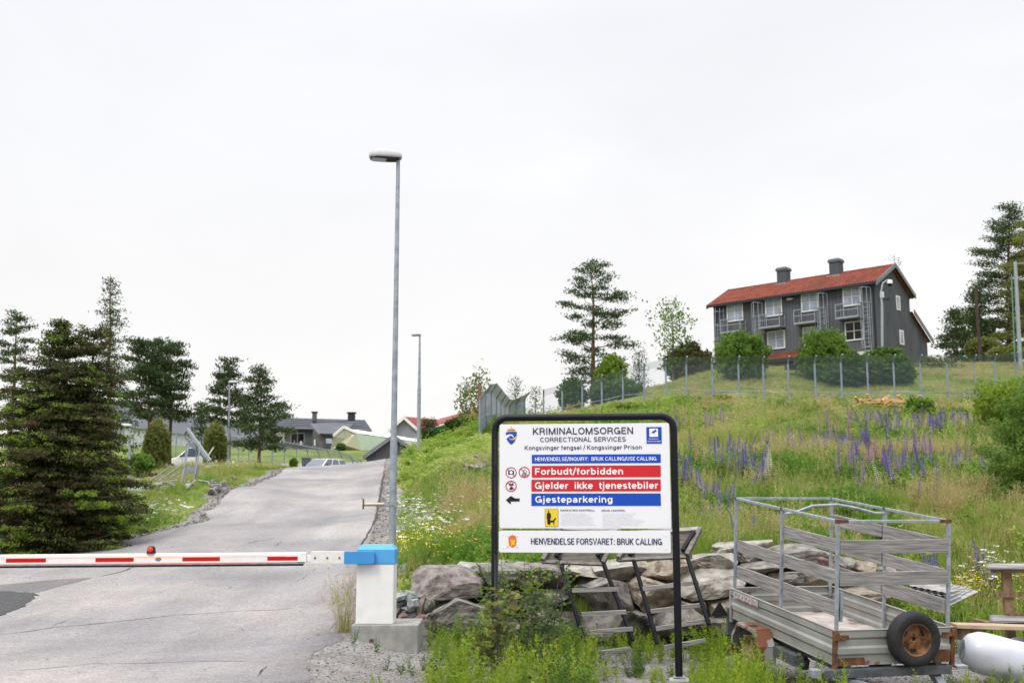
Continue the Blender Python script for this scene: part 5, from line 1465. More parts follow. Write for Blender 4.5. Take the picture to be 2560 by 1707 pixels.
HB().box((LH / 2, -ov - .09, ez0 + .0), (LH + .7, .16, .20)).done('gutter', M_gutter, house)
for (ya, za_, yb_, zb_) in ((-ov - .05, ez0 - .02, yR, zR + .10), (yR, zR + .10, yB + ov, zE - .32), (yB - .05, zE - 1.58, 9.7, 3.1)):
    for x_ in (-.38, LH + .38):
        HB().bar((x_, ya, za_), (x_, yb_, zb_), .07, .30, up=(1, 0, 0)).done('bargeboard', M_cladtrim, house) if False else HB().prism([(x_ - .035, ya, za_ - .18), (x_ + .035, ya, za_ - .18), (x_ + .035, ya, za_ + .16), (x_ - .035, ya, za_ + .16)], (0, yb_ - ya, zb_ - za_)).done('bargeboard', M_cladtrim, house)
for X in (1955, 2097):
    s_, z_ = sz(X, 700)
    s_ += 1.75 if X > 2000 else 1.6
    k_ = MB
    ch = HB().box((s_, yR + .1, zR + .45), (.84, .80, 1.3)).done('chimney', M_gutter if False else nmat('slate_blue_chimney', (0.06, 0.068, 0.085), rough=.6), house)
    hb = HB().box((s_, yR + .1, zR + 1.14), (1.0, .96, .18)); hb.add([(s_ - .5, yR - .38, zR + 1.232), (s_ + .5, yR - .38, zR + 1.232), (s_ + .5, yR + .58, zR + 1.232), (s_ - .5, yR + .58, zR + 1.232), (s_ - .4, yR - .28, zR + 1.36), (s_ + .4, yR - .28, zR + 1.36), (s_ + .4, yR + .48, zR + 1.36), (s_ - .4, yR + .48, zR + 1.36)],
                                                                                       [(0, 1, 5, 4), (1, 2, 6, 5), (2, 3, 7, 6), (3, 0, 4, 7), (4, 5, 6, 7)])
    hb.done('chimney_cap', M_cladtrim if False else nmat('slate_chimney_cap', (0.09, 0.10, 0.12), rough=.5), ch)
    HB().box((s_, yR - .55, zR - .12), (1.2, .12, .1)).done('flashing', M_galv_light, ch)
def window(x0, x1, z0, z1, glass=None, y=0.0, open_=False):
    fr = HB()
    t_, dp = .10, .09
    yy = y - dp / 2 - .012
    for (a, b, c, e_) in ((x0, x1, z0, z0 + t_), (x0, x1, z1 - t_, z1), (x0, x0 + t_, z0 + t_, z1 - t_), (x1 - t_, x1, z0 + t_, z1 - t_)):
        fr.box(((a + b) / 2, yy, (c + e_) / 2), (b - a, dp, e_ - c))
    fr.box(((x0 + x1) / 2, yy, (z0 + z1) / 2), (.07, dp * .8, z1 - z0 - 2 * t_)); fr.box(((x0 + x1) / 2, yy, (z0 + z1) / 2), (x1 - x0 - 2 * t_, dp * .7, .05))
    f = fr.done('window', M_wframe, house)
    for i in range(2):
        for j in range(2):
            xa_ = x0 + t_ + i * ((x1 - x0) / 2 - t_ / 2); xb_ = xa_ + (x1 - x0) / 2 - t_ * .9
            za_ = z0 + t_ + j * ((z1 - z0) / 2 - t_ / 2); zb_ = za_ + (z1 - z0) / 2 - t_ * .9
            HB().box(((xa_ + xb_) / 2, y - .045, (za_ + zb_) / 2), (xb_ - xa_, .02, zb_ - za_)).done('pane', glass or M_glasspale, f)
    return f
def hz(zx, zy): return sz(1740 + zx / 3.563, 620 + zy / 3.563)
ups = []
for (a, b, top_, bot_, g_) in ((280, 425, 482, 615, M_glasspale), (622, 772, 430, 562, M_glasspale), (942, 1097, 378, 520, M_glasspale), (1312, 1477, 325, 465, M_glasspale)):
    xa_, xb_ = hz(b, bot_)[0], hz(a, bot_)[0]
    ups.append((xa_, xb_)); window(xa_, xb_, 5.05, 6.5, g_)
for (a, b, g_) in ((292, 440, M_glassdark), (638, 795, M_glasspale), (955, 1110, M_glasspale), (1332, 1498, M_glassdark)):
    xa_, xb_ = hz(b, 780)[0], hz(a, 780)[0]
    window(xa_, xb_, 2.35, 3.85, g_)
window(*sorted((hz(1418, 940)[0], hz(1520, 940)[0])), .35, 1.3, M_glassdark)
# gable windows, on the x = 0 side
for (y_, z_) in ((4.0, 5.05), (4.35, 2.35)):
    f = HB().box((-.03, y_, z_ + .55), (.06, .75, 1.15)).done('window', M_wframe, house)
    HB().box((-.064, y_ - .02, z_ + .55), (.008, .5, .9)).done('pane', M_glasspale, f)
# fire balconies with caged ladders
def balcony(x0, x1, side):
    z0 = 4.0
    b_ = HB().box(((x0 + x1) / 2, -.50, z0 + .06), (x1 - x0, .95, .14)).done('fire_balcony', M_galv_light, house)
    r_ = HB()
    for x in (x0 + .03, x1 - .03, (x0 + x1) / 2 + .25): r_.bar((x, -.95, z0), (x, -.95, z0 + 1.15), .055, .055)
    for x in (x0 + .03, x1 - .03): r_.bar((x, -.08, z0 + .1), (x, -.08, z0 + 1.15), .05, .05); r_.bar((x, -.95, z0 + 1.13), (x, -.08, z0 + 1.13), .05, .05); r_.bar((x, -.95, z0 + .65), (x, -.08, z0 + .65), .035, .035)
    for z in (z0 + 1.13, z0 + .65): r_.bar((x0, -.95, z), (x1, -.95, z), .05, .05)
    r_.done('railing', M_galv_light, b_)
    HB().bar((x0 + .2, -.08, z0 - .5), (x0 + .2, -.8, z0), .06, .06).bar((x1 - .2, -.08, z0 - .5), (x1 - .2, -.8, z0), .06, .06).done('support', M_galv, b_)
def ladder(xc, zb_, zt_):
    l = HB()
    for dx in (-.24, .24): l.bar((xc + dx, -.45, zb_), (xc + dx, -.45, zt_), .05, .05)
    l = l.done('ladder', M_galv_light, house)
    r_ = HB()
    z = zb_ + .15
    while z < zt_ - .2: r_.bar((xc - .24, -.45, z), (xc + .24, -.45, z), .035, .035); z += .30
    o_ = r_.done('rungs', M_galv_light, l); o_['kind'] = 'stuff'
    c_ = HB(); z = zb_ + .3
    while z < zt_ + 1.3:
        pts_ = [(xc + .40 * math.cos(a), -.45 - .62 * math.sin(a), z) for a in np.linspace(0, math.pi, 9)]
        c_.path(pts_, .022, n=5); z += 1.15
    for a in np.linspace(0, math.pi, 5):
        c_.bar((xc + .40 * math.cos(a), -.45 - .62 * math.sin(a), zb_ + .3), (xc + .40 * math.cos(a), -.45 - .62 * math.sin(a), zt_ + 1.2), .032, .032)
    o_ = c_.done('safety_cage', M_galv_light, l)
for i, ((xa_, xb_), side) in enumerate(zip(ups, (1, 1, -1, -1))):
    bx0, bx1 = (xa_ - .25, xb_ + .12) if side > 0 else (xa_ - .12, xb_ + .25)
    balcony(bx0, bx1, side)
    xl = bx1 + .36 if side > 0 else bx0 - .42
    ladder(xl, 1.0 if i == 0 else 1.3, 5.0)
# canopy over the lower door
xa_, xb_ = sorted((hz(655, 930)[0], hz(960, 930)[0])); xa_ -= 1.2
tiles('canopy_tiles', xa_, xb_, -1.5, 1.25, 0, 1.95, 5, 24, M_tile, house, lift=.04)
HB().box(((xa_ + xb_) / 2, -1.52, 1.16), (xb_ - xa_ + .2, .16, .2)).done('canopy_gutter', M_gutter, house)
HB().box(((xa_ + xb_) / 2, -.75, 1.02), (xb_ - xa_, 1.4, .12)).done('canopy_soffit', M_gutter, house)
HB().box(((xa_ + xb_) / 2 - .3, -.07, -.05), (2.4, .05, 1.9)).done('pale_board_wall', nmat('cream_boarding', (0.42, 0.33, 0.25), (0.55, 0.5, 0.42), scale=.8, rough=.8), house)
for x_ in (hz(1590, 500)[0], LH - .25):
    HB().path([(x_, -ov, ez0 - .05), (x_, -.1, ez0 - .35), (x_, -.1, zw0), (x_, -.1, 0)], .06, n=8).done('downpipe', M_gutter, house)
HB().box((hz(845, 430)[0], -.15, 6.25), (.45, .25, .16)).done('floodlight', M_headw, house)
# dome camera on a bent pole by the gable
cb = onground(2206, 80.5); zc_ = P(2206, 712, 80.5).z
ppt = [P(2206, 930, 80.5), P(2205, 760, 80.5), P(2203, 728, 80.5), P(2207, 708, 80.5), P(2218, 700, 80.5), P(2224, 700, 80.5)]
cmr = empty('camera_pole', cb, 'white dome camera on a bent pole in front of the gable corner', 'camera pole')
MB().path([cb] + ppt[1:], [.11, .10, .07, .05, .05, .05], n=10).build('pole', M_galv_light, cmr, world=True)
c_ = P(2224.5, 706, 80.5)
MB().lathe([(.02, .20), (.15, .17), (.20, .05), (.20, -.10)], c_, (0, 0, 1), n=18).build('camera_housing', M_white, cmr, world=True)
MB().lathe([(.18, -.10), (.16, -.20), (.10, -.27), (.01, -.30)], c_, (0, 0, 1), n=18).build('dome', M_glassdark, cmr, world=True)
MB().box(P(2215, 748, 80.5), (.5, .25, .12)).build('floodlight', M_gutter, cmr, world=True)
MB().box(P(2205, 737, 80.5), (.25, .2, .45)).build('junction_box', M_headw, cmr, world=True)

# ------------------------------------------------------------------ fences
def fence(name, label, pts, mesh_mat, post_r=.045, arm_=(.0, -.38), rails=(.38,), mat=None, top_arm=True, sub=None, armh=.42, cat='fence', panelname='netting', toprail=False):
    """pts: (X, Ytop, Ybase or None, d)"""
    mat = mat or M_galv_far
    P3 = []
    for X, Yt, Yb, d in pts:
        b = P(X, Yb, d) if Yb else onground(X, d)
        if Yb is None: b.z -= .05
        t = PX(X, d, P(X, Yt, d).z); P3.append((b, Vector((b.x, b.y, t.z))))
    root = empty(name, P3[0][0], label, cat)
    ends = []
    for i, (b, t) in enumerate(P3):
        s_ = t - Vector((0, 0, armh)) if top_arm else t
        MB().tube(b - Vector((0, 0, .3)), s_, post_r, n=8).build('post', mat, root, world=True)
        tp = s_ + Vector((arm_[0], arm_[1], armh)) if top_arm else t
        if top_arm: MB().tube(s_, tp, post_r * .9, n=6).build('post_arm', mat, root, world=True)
        ends.append((b, s_, tp))
    for (b0, s0, t0), (b1, s1, t1) in zip(ends[:-1], ends[1:]):
        MB().quad(b0, b1, s1, s0).build(panelname, mesh_mat, root, world=True)
        if top_arm: MB().quad(s0, s1, t1, t0).build(panelname, M_nettop if mesh_mat is M_net else mesh_mat, root, world=True)
        for f_ in rails:
            MB().tube(b0.lerp(s0, f_) , b1.lerp(s1, f_), .028, n=6).build('rail', mat, root, world=True)
        if toprail:
            MB().tube(s0, s1, .03, n=6).build('rail', mat, root, world=True)
            if top_arm: MB().tube(t0, t1, .03, n=6).build('rail', mat, root, world=True)
    return root
hf = [(1359, 975, None, 78), (1406, 962, None, 76), (1456, 950, None, 74.5), (1505, 939, None, 73), (1558, 925, None, 72), (1611, 910, None, 71), (1666, 899, None, 70), (1718, 893, None, 69.5), (1783, 893, None, 69), (1849, 893, None, 68.7), (1911, 893, None, 68.5), (1974, 892, None, 68.4), (2041, 891, None, 68.4), (2107, 888, None, 68.4), (2173, 888, None, 68.6), (2239, 889, None, 68.8), (2306, 889, None, 69), (2373, 889, None, 69.2), (2442, 889, None, 69.5), (2493, 887, None, 71), (2545, 882, None, 73), (2610, 880, None, 75), (2680, 880, None, 76)]
hf = [(a_, b_, c_, d_ - 2.6) for a_, b_, c_, d_ in hf]
fence('hill_fence', 'tall netting fence with slanted post tops curving along the hillside', hf, M_net, post_r=.06, arm_=(.0, -.42), rails=(.36,))
cf = [(1199, 976, 1100, 60), (1213, 962, 1096, 62), (1228, 960, 1092, 64.5), (1241, 975, 1088, 67.5), (1252, 988, 1082, 71), (1262, 999, 1076, 75), (1273, 1000, 1066, 79), (1291, 993, 1058, 80), (1312, 981, 1050, 81)]
fence('steel_clad_fence', 'steel-clad fence end rising in overlapping sheets behind the sign', cf, M_netdense, post_r=.05, arm_=(.35, -.4), rails=(.5,), armh=.5, panelname='sheet')
lf = [(564, 1088, None, 104), (595, 1092, None, 102), (621, 1096, None, 100), (650, 1100, None, 99), (680, 1103, None, 98), (710, 1104, None, 97), (740, 1109, None, 96), (768, 1115, None, 95), (797, 1120, None, 94), (824, 1124, None, 93), (853, 1127, None, 92), (882, 1138, None, 92), (908, 1148, None, 92)]
fence('lawn_fence', 'netting fence with doubled top rails along the far lawn', lf, M_net, post_r=.05, arm_=(-.2, -.5), rails=(), armh=.45, toprail=True)
lf2 = [(330, 1079, None, 100), (385, 1080, None, 100), (438, 1081, None, 100), (505, 1093, None, 101), (534, 1092, None, 102)]
fence('lawn_fence', 'netting fence in front of the long white building', lf2, M_net, post_r=.05, rails=(.3,), top_arm=False, toprail=True)

# poles behind the hill fence
for (Xt, Yt, Xb, Yb, d, r0, r1, mt, lb) in ((2538, 655, 2550, 905, 84, .16, .12, M_galv_light, 'tall pale steel mast at the right edge above the hill fence'), (2439, 718, 2451, 902, 90, .15, .10, nmat('dark_creosoted_timber', (0.045, 0.03, 0.024), (0.08, 0.055, 0.045), scale=3, rough=.9), 'dark brown wooden pole standing before the right-hand pines')):
    b = P(Xb, Yb, d); b.z -= .8; t = P(Xt, Yt, d); rt = empty('mast' if mt is M_galv_light else 'wooden_pole', b, lb, 'pole')
    MB().tube(b, t, r0, r1, n=12).build('shaft', mt, rt, world=True)
    if mt is M_galv_light:
        MB().tube(b + Vector((-.42, 0, 0)), t + Vector((-.36, 0, -1)), .05, .04, n=8).build('cable_duct', nmat('green_cable_duct', (0.10, 0.28, 0.24), rough=.6), rt, world=True)
        MB().bar(t + Vector((-.1, 0, -.15)), t + Vector((1.1, 0, -.05)), .1, .08).build('crossarm', M_galv, rt, world=True)

# ------------------------------------------------------------------ far buildings at the left
M_darkroof = nmat('dark_slate_roof', (0.055, 0.058, 0.075), (0.080, 0.084, 0.105), scale=.5, rough=0.5, pos=True)
M_whitewall = nmat('white_boarding', (0.66, 0.67, 0.71), (0.76, 0.77, 0.80), scale=.6, rough=0.8, pos=True)
M_greywall = nmat('grey_boarding', (0.085, 0.085, 0.09), (0.12, 0.12, 0.125), scale=1.5, rough=0.8, pos=True)
M_palegrey = nmat('pale_grey_gable', (0.26, 0.27, 0.30), (0.32, 0.33, 0.36), scale=1, rough=0.8, pos=True)
M_redroof = nmat('dark_red_roof', (0.22, 0.025, 0.025), (0.30, 0.04, 0.035), scale=.8, rough=0.6, pos=True)
def slab(mb, q, th): 
    """q: four corners; pushed down by th"""
    return mb.prism(q, (0, 0, -th))
def longhouse(name, label, A_, B_, z0, ze, zr, depth, wall, roof, wins=(), oh=.4, cat='building', trim=None, boards=False, roof_rows=0, side=1):
    """A_, B_: front wall foot points (x, y); depth: to the back, ridge in the middle"""
    A_ = Vector((A_[0], A_[1], 0)); B_ = Vector((B_[0], B_[1], 0)); u = (B_ - A_).normalized(); L = (B_ - A_).length
    n = Vector((-u.y, u.x, 0)) * side
    root = empty(name, (A_.x, A_.y, z0), label, cat)
    def W(a, b, z): return A_ + u * a + n * b + Vector((0, 0, z))
    sec = [(0, z0 - 1), (0, ze), (depth / 2, zr), (depth, ze), (depth, z0 - 1)]
    vs = [W(0, b, z) for b, z in sec] + [W(L, b, z) for b, z in sec]
    MB().add(vs, [(0, 1, 2, 3, 4), (9, 8, 7, 6, 5), (0, 5, 6, 1), (4, 3, 8, 9), (0, 4, 9, 5), (1, 6, 7, 2), (2, 7, 8, 3)]).build('wall', wall, root, world=True)
    sl_ = (zr - ze) / (depth / 2)
    for s_ in (0, 1):
        b0 = -oh if s_ == 0 else depth + oh; zb_ = ze - oh * sl_
        q = [W(-oh, b0, zb_ + .12), W(L + oh, b0, zb_ + .12), W(L + oh, depth / 2, zr + .12), W(-oh, depth / 2, zr + .12)]
        slab(MB(), q, .14).build('roof', roof, root, world=True)
        if s_ == 0:
            MB().bar(W(-oh, b0, zb_ + .03), W(L + oh, b0, zb_ + .03), .16, .16).build('gutter', trim or M_gutter, root, world=True)
            if roof_rows:
                for k in range(1, roof_rows):
                    t_ = k / roof_rows; p0 = W(-oh, b0 + (depth / 2 - b0) * t_, zb_ + (zr - zb_) * t_ + .15); p1 = W(L + oh, b0 + (depth / 2 - b0) * t_, zb_ + (zr - zb_) * t_ + .15)
                    MB().bar(p0, p1, .10, .06).build('roof_seam', roof, root, world=True)
    for p0, p1 in (((-oh - .03, -oh, ze - oh * sl_), (-oh - .03, depth / 2, zr)), ((-oh - .03, depth + oh, ze - oh * sl_), (-oh - .03, depth / 2, zr)), ((L + oh + .03, -oh, ze - oh * sl_), (L + oh + .03, depth / 2, zr))):
        a, b = W(*p0), W(*p1); MB().bar(a + Vector((0, 0, .05)), b + Vector((0, 0, .05)), .08, .26).build('bargeboard', trim or M_cladtrim, root, world=True)
    for (a, b, za_, zb_, kind) in wins:
        fm = M_wframe if kind != 'dark' else M_galv_far
        c = W((a + b) / 2, -.05, (za_ + zb_) / 2)
        f = MB().prism([W(a, -.06, za_), W(b, -.06, za_), W(b, -.06, zb_), W(a, -.06, zb_)], n * .05).build('door' if kind == 'door' else 'window', fm, root, world=True)
        gm = {'pale': M_glasspale, 'dark': M_glassdark, 'door': M_glassdark, 'curtain': M_plastic}[kind]
        e_ = .10
        m_ = (a + b) / 2
        for (p_, q_) in ((a + e_, m_ - e_ / 2), (m_ + e_ / 2, b - e_)) if b - a > .9 else ((a + e_, b - e_),):
            MB().prism([W(p_, -.07, za_ + e_), W(q_, -.07, za_ + e_), W(q_, -.07, zb_ - e_), W(p_, -.07, zb_ - e_)], n * .012).build('pane', gm, f, world=True)
    if boards:
        k = .3
        while k < L:
            MB().prism([W(k, -.02, z0 - .5), W(k + .07, -.02, z0 - .5), W(k + .07, -.02, ze), W(k, -.02, ze)], n * .03).build('board', wall, root, world=True); k += boards
    return root, W, L
a = PX(232, 136, 12); b = PX(700, 196, 12)
longhouse('white_long_building', 'long white low building with dark roof behind the columnar trees', (a.x, a.y), (b.x, b.y), 10.2, 12.45, 15.9, 11, M_whitewall, M_darkroof,
          wins=[(3.2, 4.6, 10.4, 12.1, 'door'), (6.2, 7.6, 10.9, 12.0, 'pale'), (19, 19.8, 10.3, 12.2, 'door'), (21, 24, 10.2, 12.2, 'curtain'), (46, 48, 10.9, 12, 'dark'), (51, 53, 10.9, 12, 'dark'), (57, 59, 10.9, 12, 'dark')], trim=M_galv_light, side=1)
a = PX(676, 137, 10); b = PX(918, 141, 10)
root, W, L = longhouse('grey_bungalow', 'dark grey bungalow with slate-coloured roof and two chimneys beyond the lawn', (a.x, a.y), (b.x, b.y), 8.4, 11.55, 13.1, 8.5, M_greywall, M_darkroof,
                       wins=[(.7, 1.7, 9.7, 11.1, 'curtain'), (2.45, 4.2, 9.65, 11.0, 'dark')], roof_rows=6, boards=.55)
for X, w_, hh in ((779, .5, 1.1), (873, .9, .95)):
    q = PX(X, 139, 12.6); ch = MB().box((q.x, 141, 13.25), (w_, .6, hh)).build('chimney', M_gutter if w_ > .6 else M_greywall, root, world=True)
    MB().box((q.x, 141, 13.25 + hh / 2 + .05), (w_ + .25, .8, .16)).build('chimney_cap', M_gutter, ch, world=True)
# lean-to wing of the bungalow
q0 = PX(781, 134, 9); q1 = PX(806, 131.5, 9); q2 = PX(858, 133, 9)
def V3(p, z): return Vector((p.x, p.y, z))
wing = MB().prism([V3(q1, 8.0), V3(q2, 8.0), V3(q2, 10.35), V3(q1, 10.35)], (0, 4, 0)).build('wing_wall', M_greywall, root, world=True)
MB().prism([V3(q0, 8.0), V3(q1, 8.0), V3(q1, 10.4), V3(q0, 11.5)], Vector((.05, .1, 0))).build('wing_gable', M_greywall, root, world=True)
e0, e1 = V3(q1, 10.35) + Vector((-.3, -.4, 0)), V3(q2, 10.35) + Vector((.2, -.4, 0)); r0_, r1_ = V3(q0, 12.2) + Vector((-.35, 3.4, 0)), V3(q2, 12.2) + Vector((.4, 6, 0))
MB().prism([e0, e1, r1_, V3(q0, 11.75) + Vector((-.3, .2, 0))], (0, 0, .14)).build('wing_roof', M_darkroof, root, world=True)
MB().bar(e0 + Vector((0, -.05, 0)), e1 + Vector((0, -.05, 0)), .18, .18).build('wing_gutter', M_gutter, root, world=True)
MB().bar(e0, V3(q0, 11.8) + Vector((-.3, .1, 0)), .08, .3).build('bargeboard', M_cladtrim, root, world=True)
MB().prism([P(785, 1098, 132.4), P(788.5, 1098, 132.4), P(788.5, 1113, 132.4), P(785, 1113, 132.4)], (0, .05, 0)).build('door', M_wframe, root, world=True)
MB().prism([P(815, 1096, 131), P(830, 1096, 131), P(830, 1108, 131), P(815, 1108, 131)], (0, .05, 0)).build('window', M_glasspale, root, world=True)

# army tent in pale green
tt0 = [P(826, 1124, 125), P(833, 1091, 125), P(860, 1068, 126), P(891, 1082, 125), P(902, 1125, 124.5)]
tdir = (P(1040, 1094, 146) - P(860, 1067, 126)); tdir.z = 0
far = [p + tdir for p in tt0]
tent = empty('army_tent', tt0[4], 'pale green tent with white roof sheets left of the grey hut', 'tent')
MB().add(tt0 + [tt0[2] + Vector((.3, -.35, -1.3)), tt0[0].lerp(tt0[4], .5) + Vector((0, -.5, .5))], [(0, 6, 5, 1), (1, 5, 2), (2, 5, 3), (3, 5, 6, 4), (0, 4, 6)]).build('tent_front', M_tarptan, tent, world=True)
nn_ = 10
for nm, i0, i1, mt in (('tent_side', 3, 4, M_tarpgreen), ('tent_roof', 2, 3, nmat('white_roof_sheet', (0.66, 0.70, 0.67), (0.74, 0.77, 0.74), scale=1, rough=.6)), ('tent_roof', 2, 1, M_tarpgreen), ('tent_side', 1, 0, M_tarpgreen)):
    vs = []
    for k in range(nn_ + 1):
        t_ = k / nn_; sag = Vector((0, 0, -.10 * math.sin(math.pi * (t_ * 4 % 1))))
        vs += [tt0[i0] + tdir * t_ + sag, tt0[i1] + tdir * t_]
    MB().add(vs, [(2 * k, 2 * k + 1, 2 * k + 3, 2 * k + 2) for k in range(nn_)]).build(nm, mt, tent, world=True)
MB().add(far, [(0, 1, 2, 3, 4)]).build('tent_back', M_tarpgreen, tent, world=True)
for i0, i1 in ((1, 2), (2, 3)):
    MB().bar(tt0[i0] + Vector((0, -.1, .03)), tt0[i1] + Vector((0, -.1, .03)), .14, .26).build('roof_edge', M_wframe, tent, world=True)
MB().bar(P(881, 1086, 124.8), P(881, 1092, 124.8), .3, .05).build('patch', M_wframe, tent, world=True)
# grey hut with gable towards the road
dh = 86
hut = empty('grey_hut', P(975, 1165, dh), 'small dark grey gabled hut at the end of the road', 'hut')
pk = P(984, 1094, dh); le = P(908, 1147, dh); re = P(1062, 1147, dh)
lw, rw = P(917, 1168, dh), P(1054, 1168, dh); lw.z = rw.z = 4.0
sl_ = (pk.z - le.z) / (pk.x - le.x)
tp_l = pk.z - (pk.x - lw.x) * sl_; tp_r = pk.z - (rw.x - pk.x) * sl_
MB().prism([lw, rw, Vector((rw.x, dh, tp_r)), Vector((pk.x, dh, pk.z)), Vector((lw.x, dh, tp_l))], (0, 6, 0)).build('wall', M_greywall, hut, world=True)
MB().prism([le + Vector((0, -.3, .02)), le + Vector((0, -.3, .22)), pk + Vector((0, -.3, .22)), pk + Vector((0, -.3, .02))], (0, 6.6, 0)).build('roof', M_darkroof, hut, world=True)
MB().prism([re + Vector((0, -.3, .02)), re + Vector((0, -.3, .22)), pk + Vector((0.01, -.3, .225)), pk + Vector((0.01, -.3, .02))], (0, 6.6, 0)).build('roof', M_redroof, hut, world=True)
MB().prism([le + Vector((0, -.36, -.1)), le + Vector((0, -.36, .26)), pk + Vector((0, -.36, .27)), pk + Vector((0, -.36, -.06))], (0, .05, 0)).prism([re + Vector((0, -.36, -.1)), re + Vector((0, -.36, .26)), pk + Vector((0.02, -.36, .27)), pk + Vector((0.02, -.36, -.06))], (0, .05, 0)).build('bargeboard', M_cladtrim, hut, world=True)
x = lw.x + .15
while x < rw.x:
    zt_ = pk.z - abs(x - pk.x) * sl_ - .12
    MB().box((x, dh - .02, (4.2 + zt_) / 2), (.10, .03, zt_ - 4.2)).build('board', M_greywall, hut, world=True); x += .28
# red-roofed buildings behind the bank
a = PX(982, 150, 9); b = PX(1048, 146, 9)
g0 = [P(985, 1100, 146), P(1048, 1100, 146), P(1046, 1076, 146), P(1011, 1045, 146), P(975, 1076, 146)]
rb = empty('red_roofed_building', g0[0], 'pale grey building with white-edged gable and red roof behind the bank', 'building')
back = Vector((6.5, 16, 0))
MB().prism([g0[0] - Vector((0, 0, 1)), g0[1] - Vector((0, 0, 1)), g0[2], g0[3], g0[4]], back).build('wall', M_palegrey, rb, world=True)
for p0, p1 in ((g0[3], g0[2]), (g0[3], g0[4])):
    e_ = p1 + (p1 - p0) * .12
    MB().prism([p0 + Vector((0, -.6, .03)), e_ + Vector((0, -.6, .03)), e_ + Vector((0, -.6, .2)), p0 + Vector((0, -.6, .2))], back * 1.1).build('roof', M_redroof, rb, world=True)
    MB().prism([p0 + Vector((0, -.68, -.22)), e_ + Vector((0, -.68, -.22)), e_ + Vector((0, -.68, .24)), p0 + Vector((0, -.68, .24))], (0, .07, 0)).build('bargeboard', M_wframe, rb, world=True)
for nm, (X0, Y0, X1, Y1, X2, Y2, X3, Y3), mt in (('roof', (1046, 1076, 1104, 1051, 1098, 1049, 1040, 1049), M_redroof),):
    MB().prism([P(1046, 1076, 145), P(1060, 1070, 146), P(1104, 1052, 152), P(1020, 1044, 153)], (0, 0, .15)).build('roof', mt, rb, world=True)
rb2 = empty('red_roofed_building', P(1090, 1085, 130), 'second long red roof rising to the right behind the bank', 'building')
f0, f1 = P(1068, 1069, 132), P(1230, 1030, 118); r0_, r1_ = P(1100, 1049, 136), P(1232, 1014, 122)
MB().prism([f0, f1, r1_, r0_], (0, 0, .15)).build('roof', M_redroof, rb2, world=True)
MB().bar(f0 + Vector((0, -.1, -.1)), f1 + Vector((0, -.1, -.1)), .12, .22).build('gutter', M_wframe, rb2, world=True)
MB().prism([f0 + Vector((0.3, .6, -.15)), f1 + Vector((.3, .6, -.15)), f1 + Vector((.3, .6, -4)), f0 + Vector((.3, .6, -4))], (0, 3, 0)).build('wall', M_greywall, rb2, world=True)
for X, Y, d_ in ((1104, 1068, 128), (1118, 1064, 127), (1150, 1056, 125)):
    MB().prism([P(X, Y, d_), P(X + 9, Y - 2, d_ - .5), P(X + 9, Y + 12, d_ - .5), P(X, Y + 14, d_)], (0, .06, 0)).build('window', M_wframe, rb2, world=True)

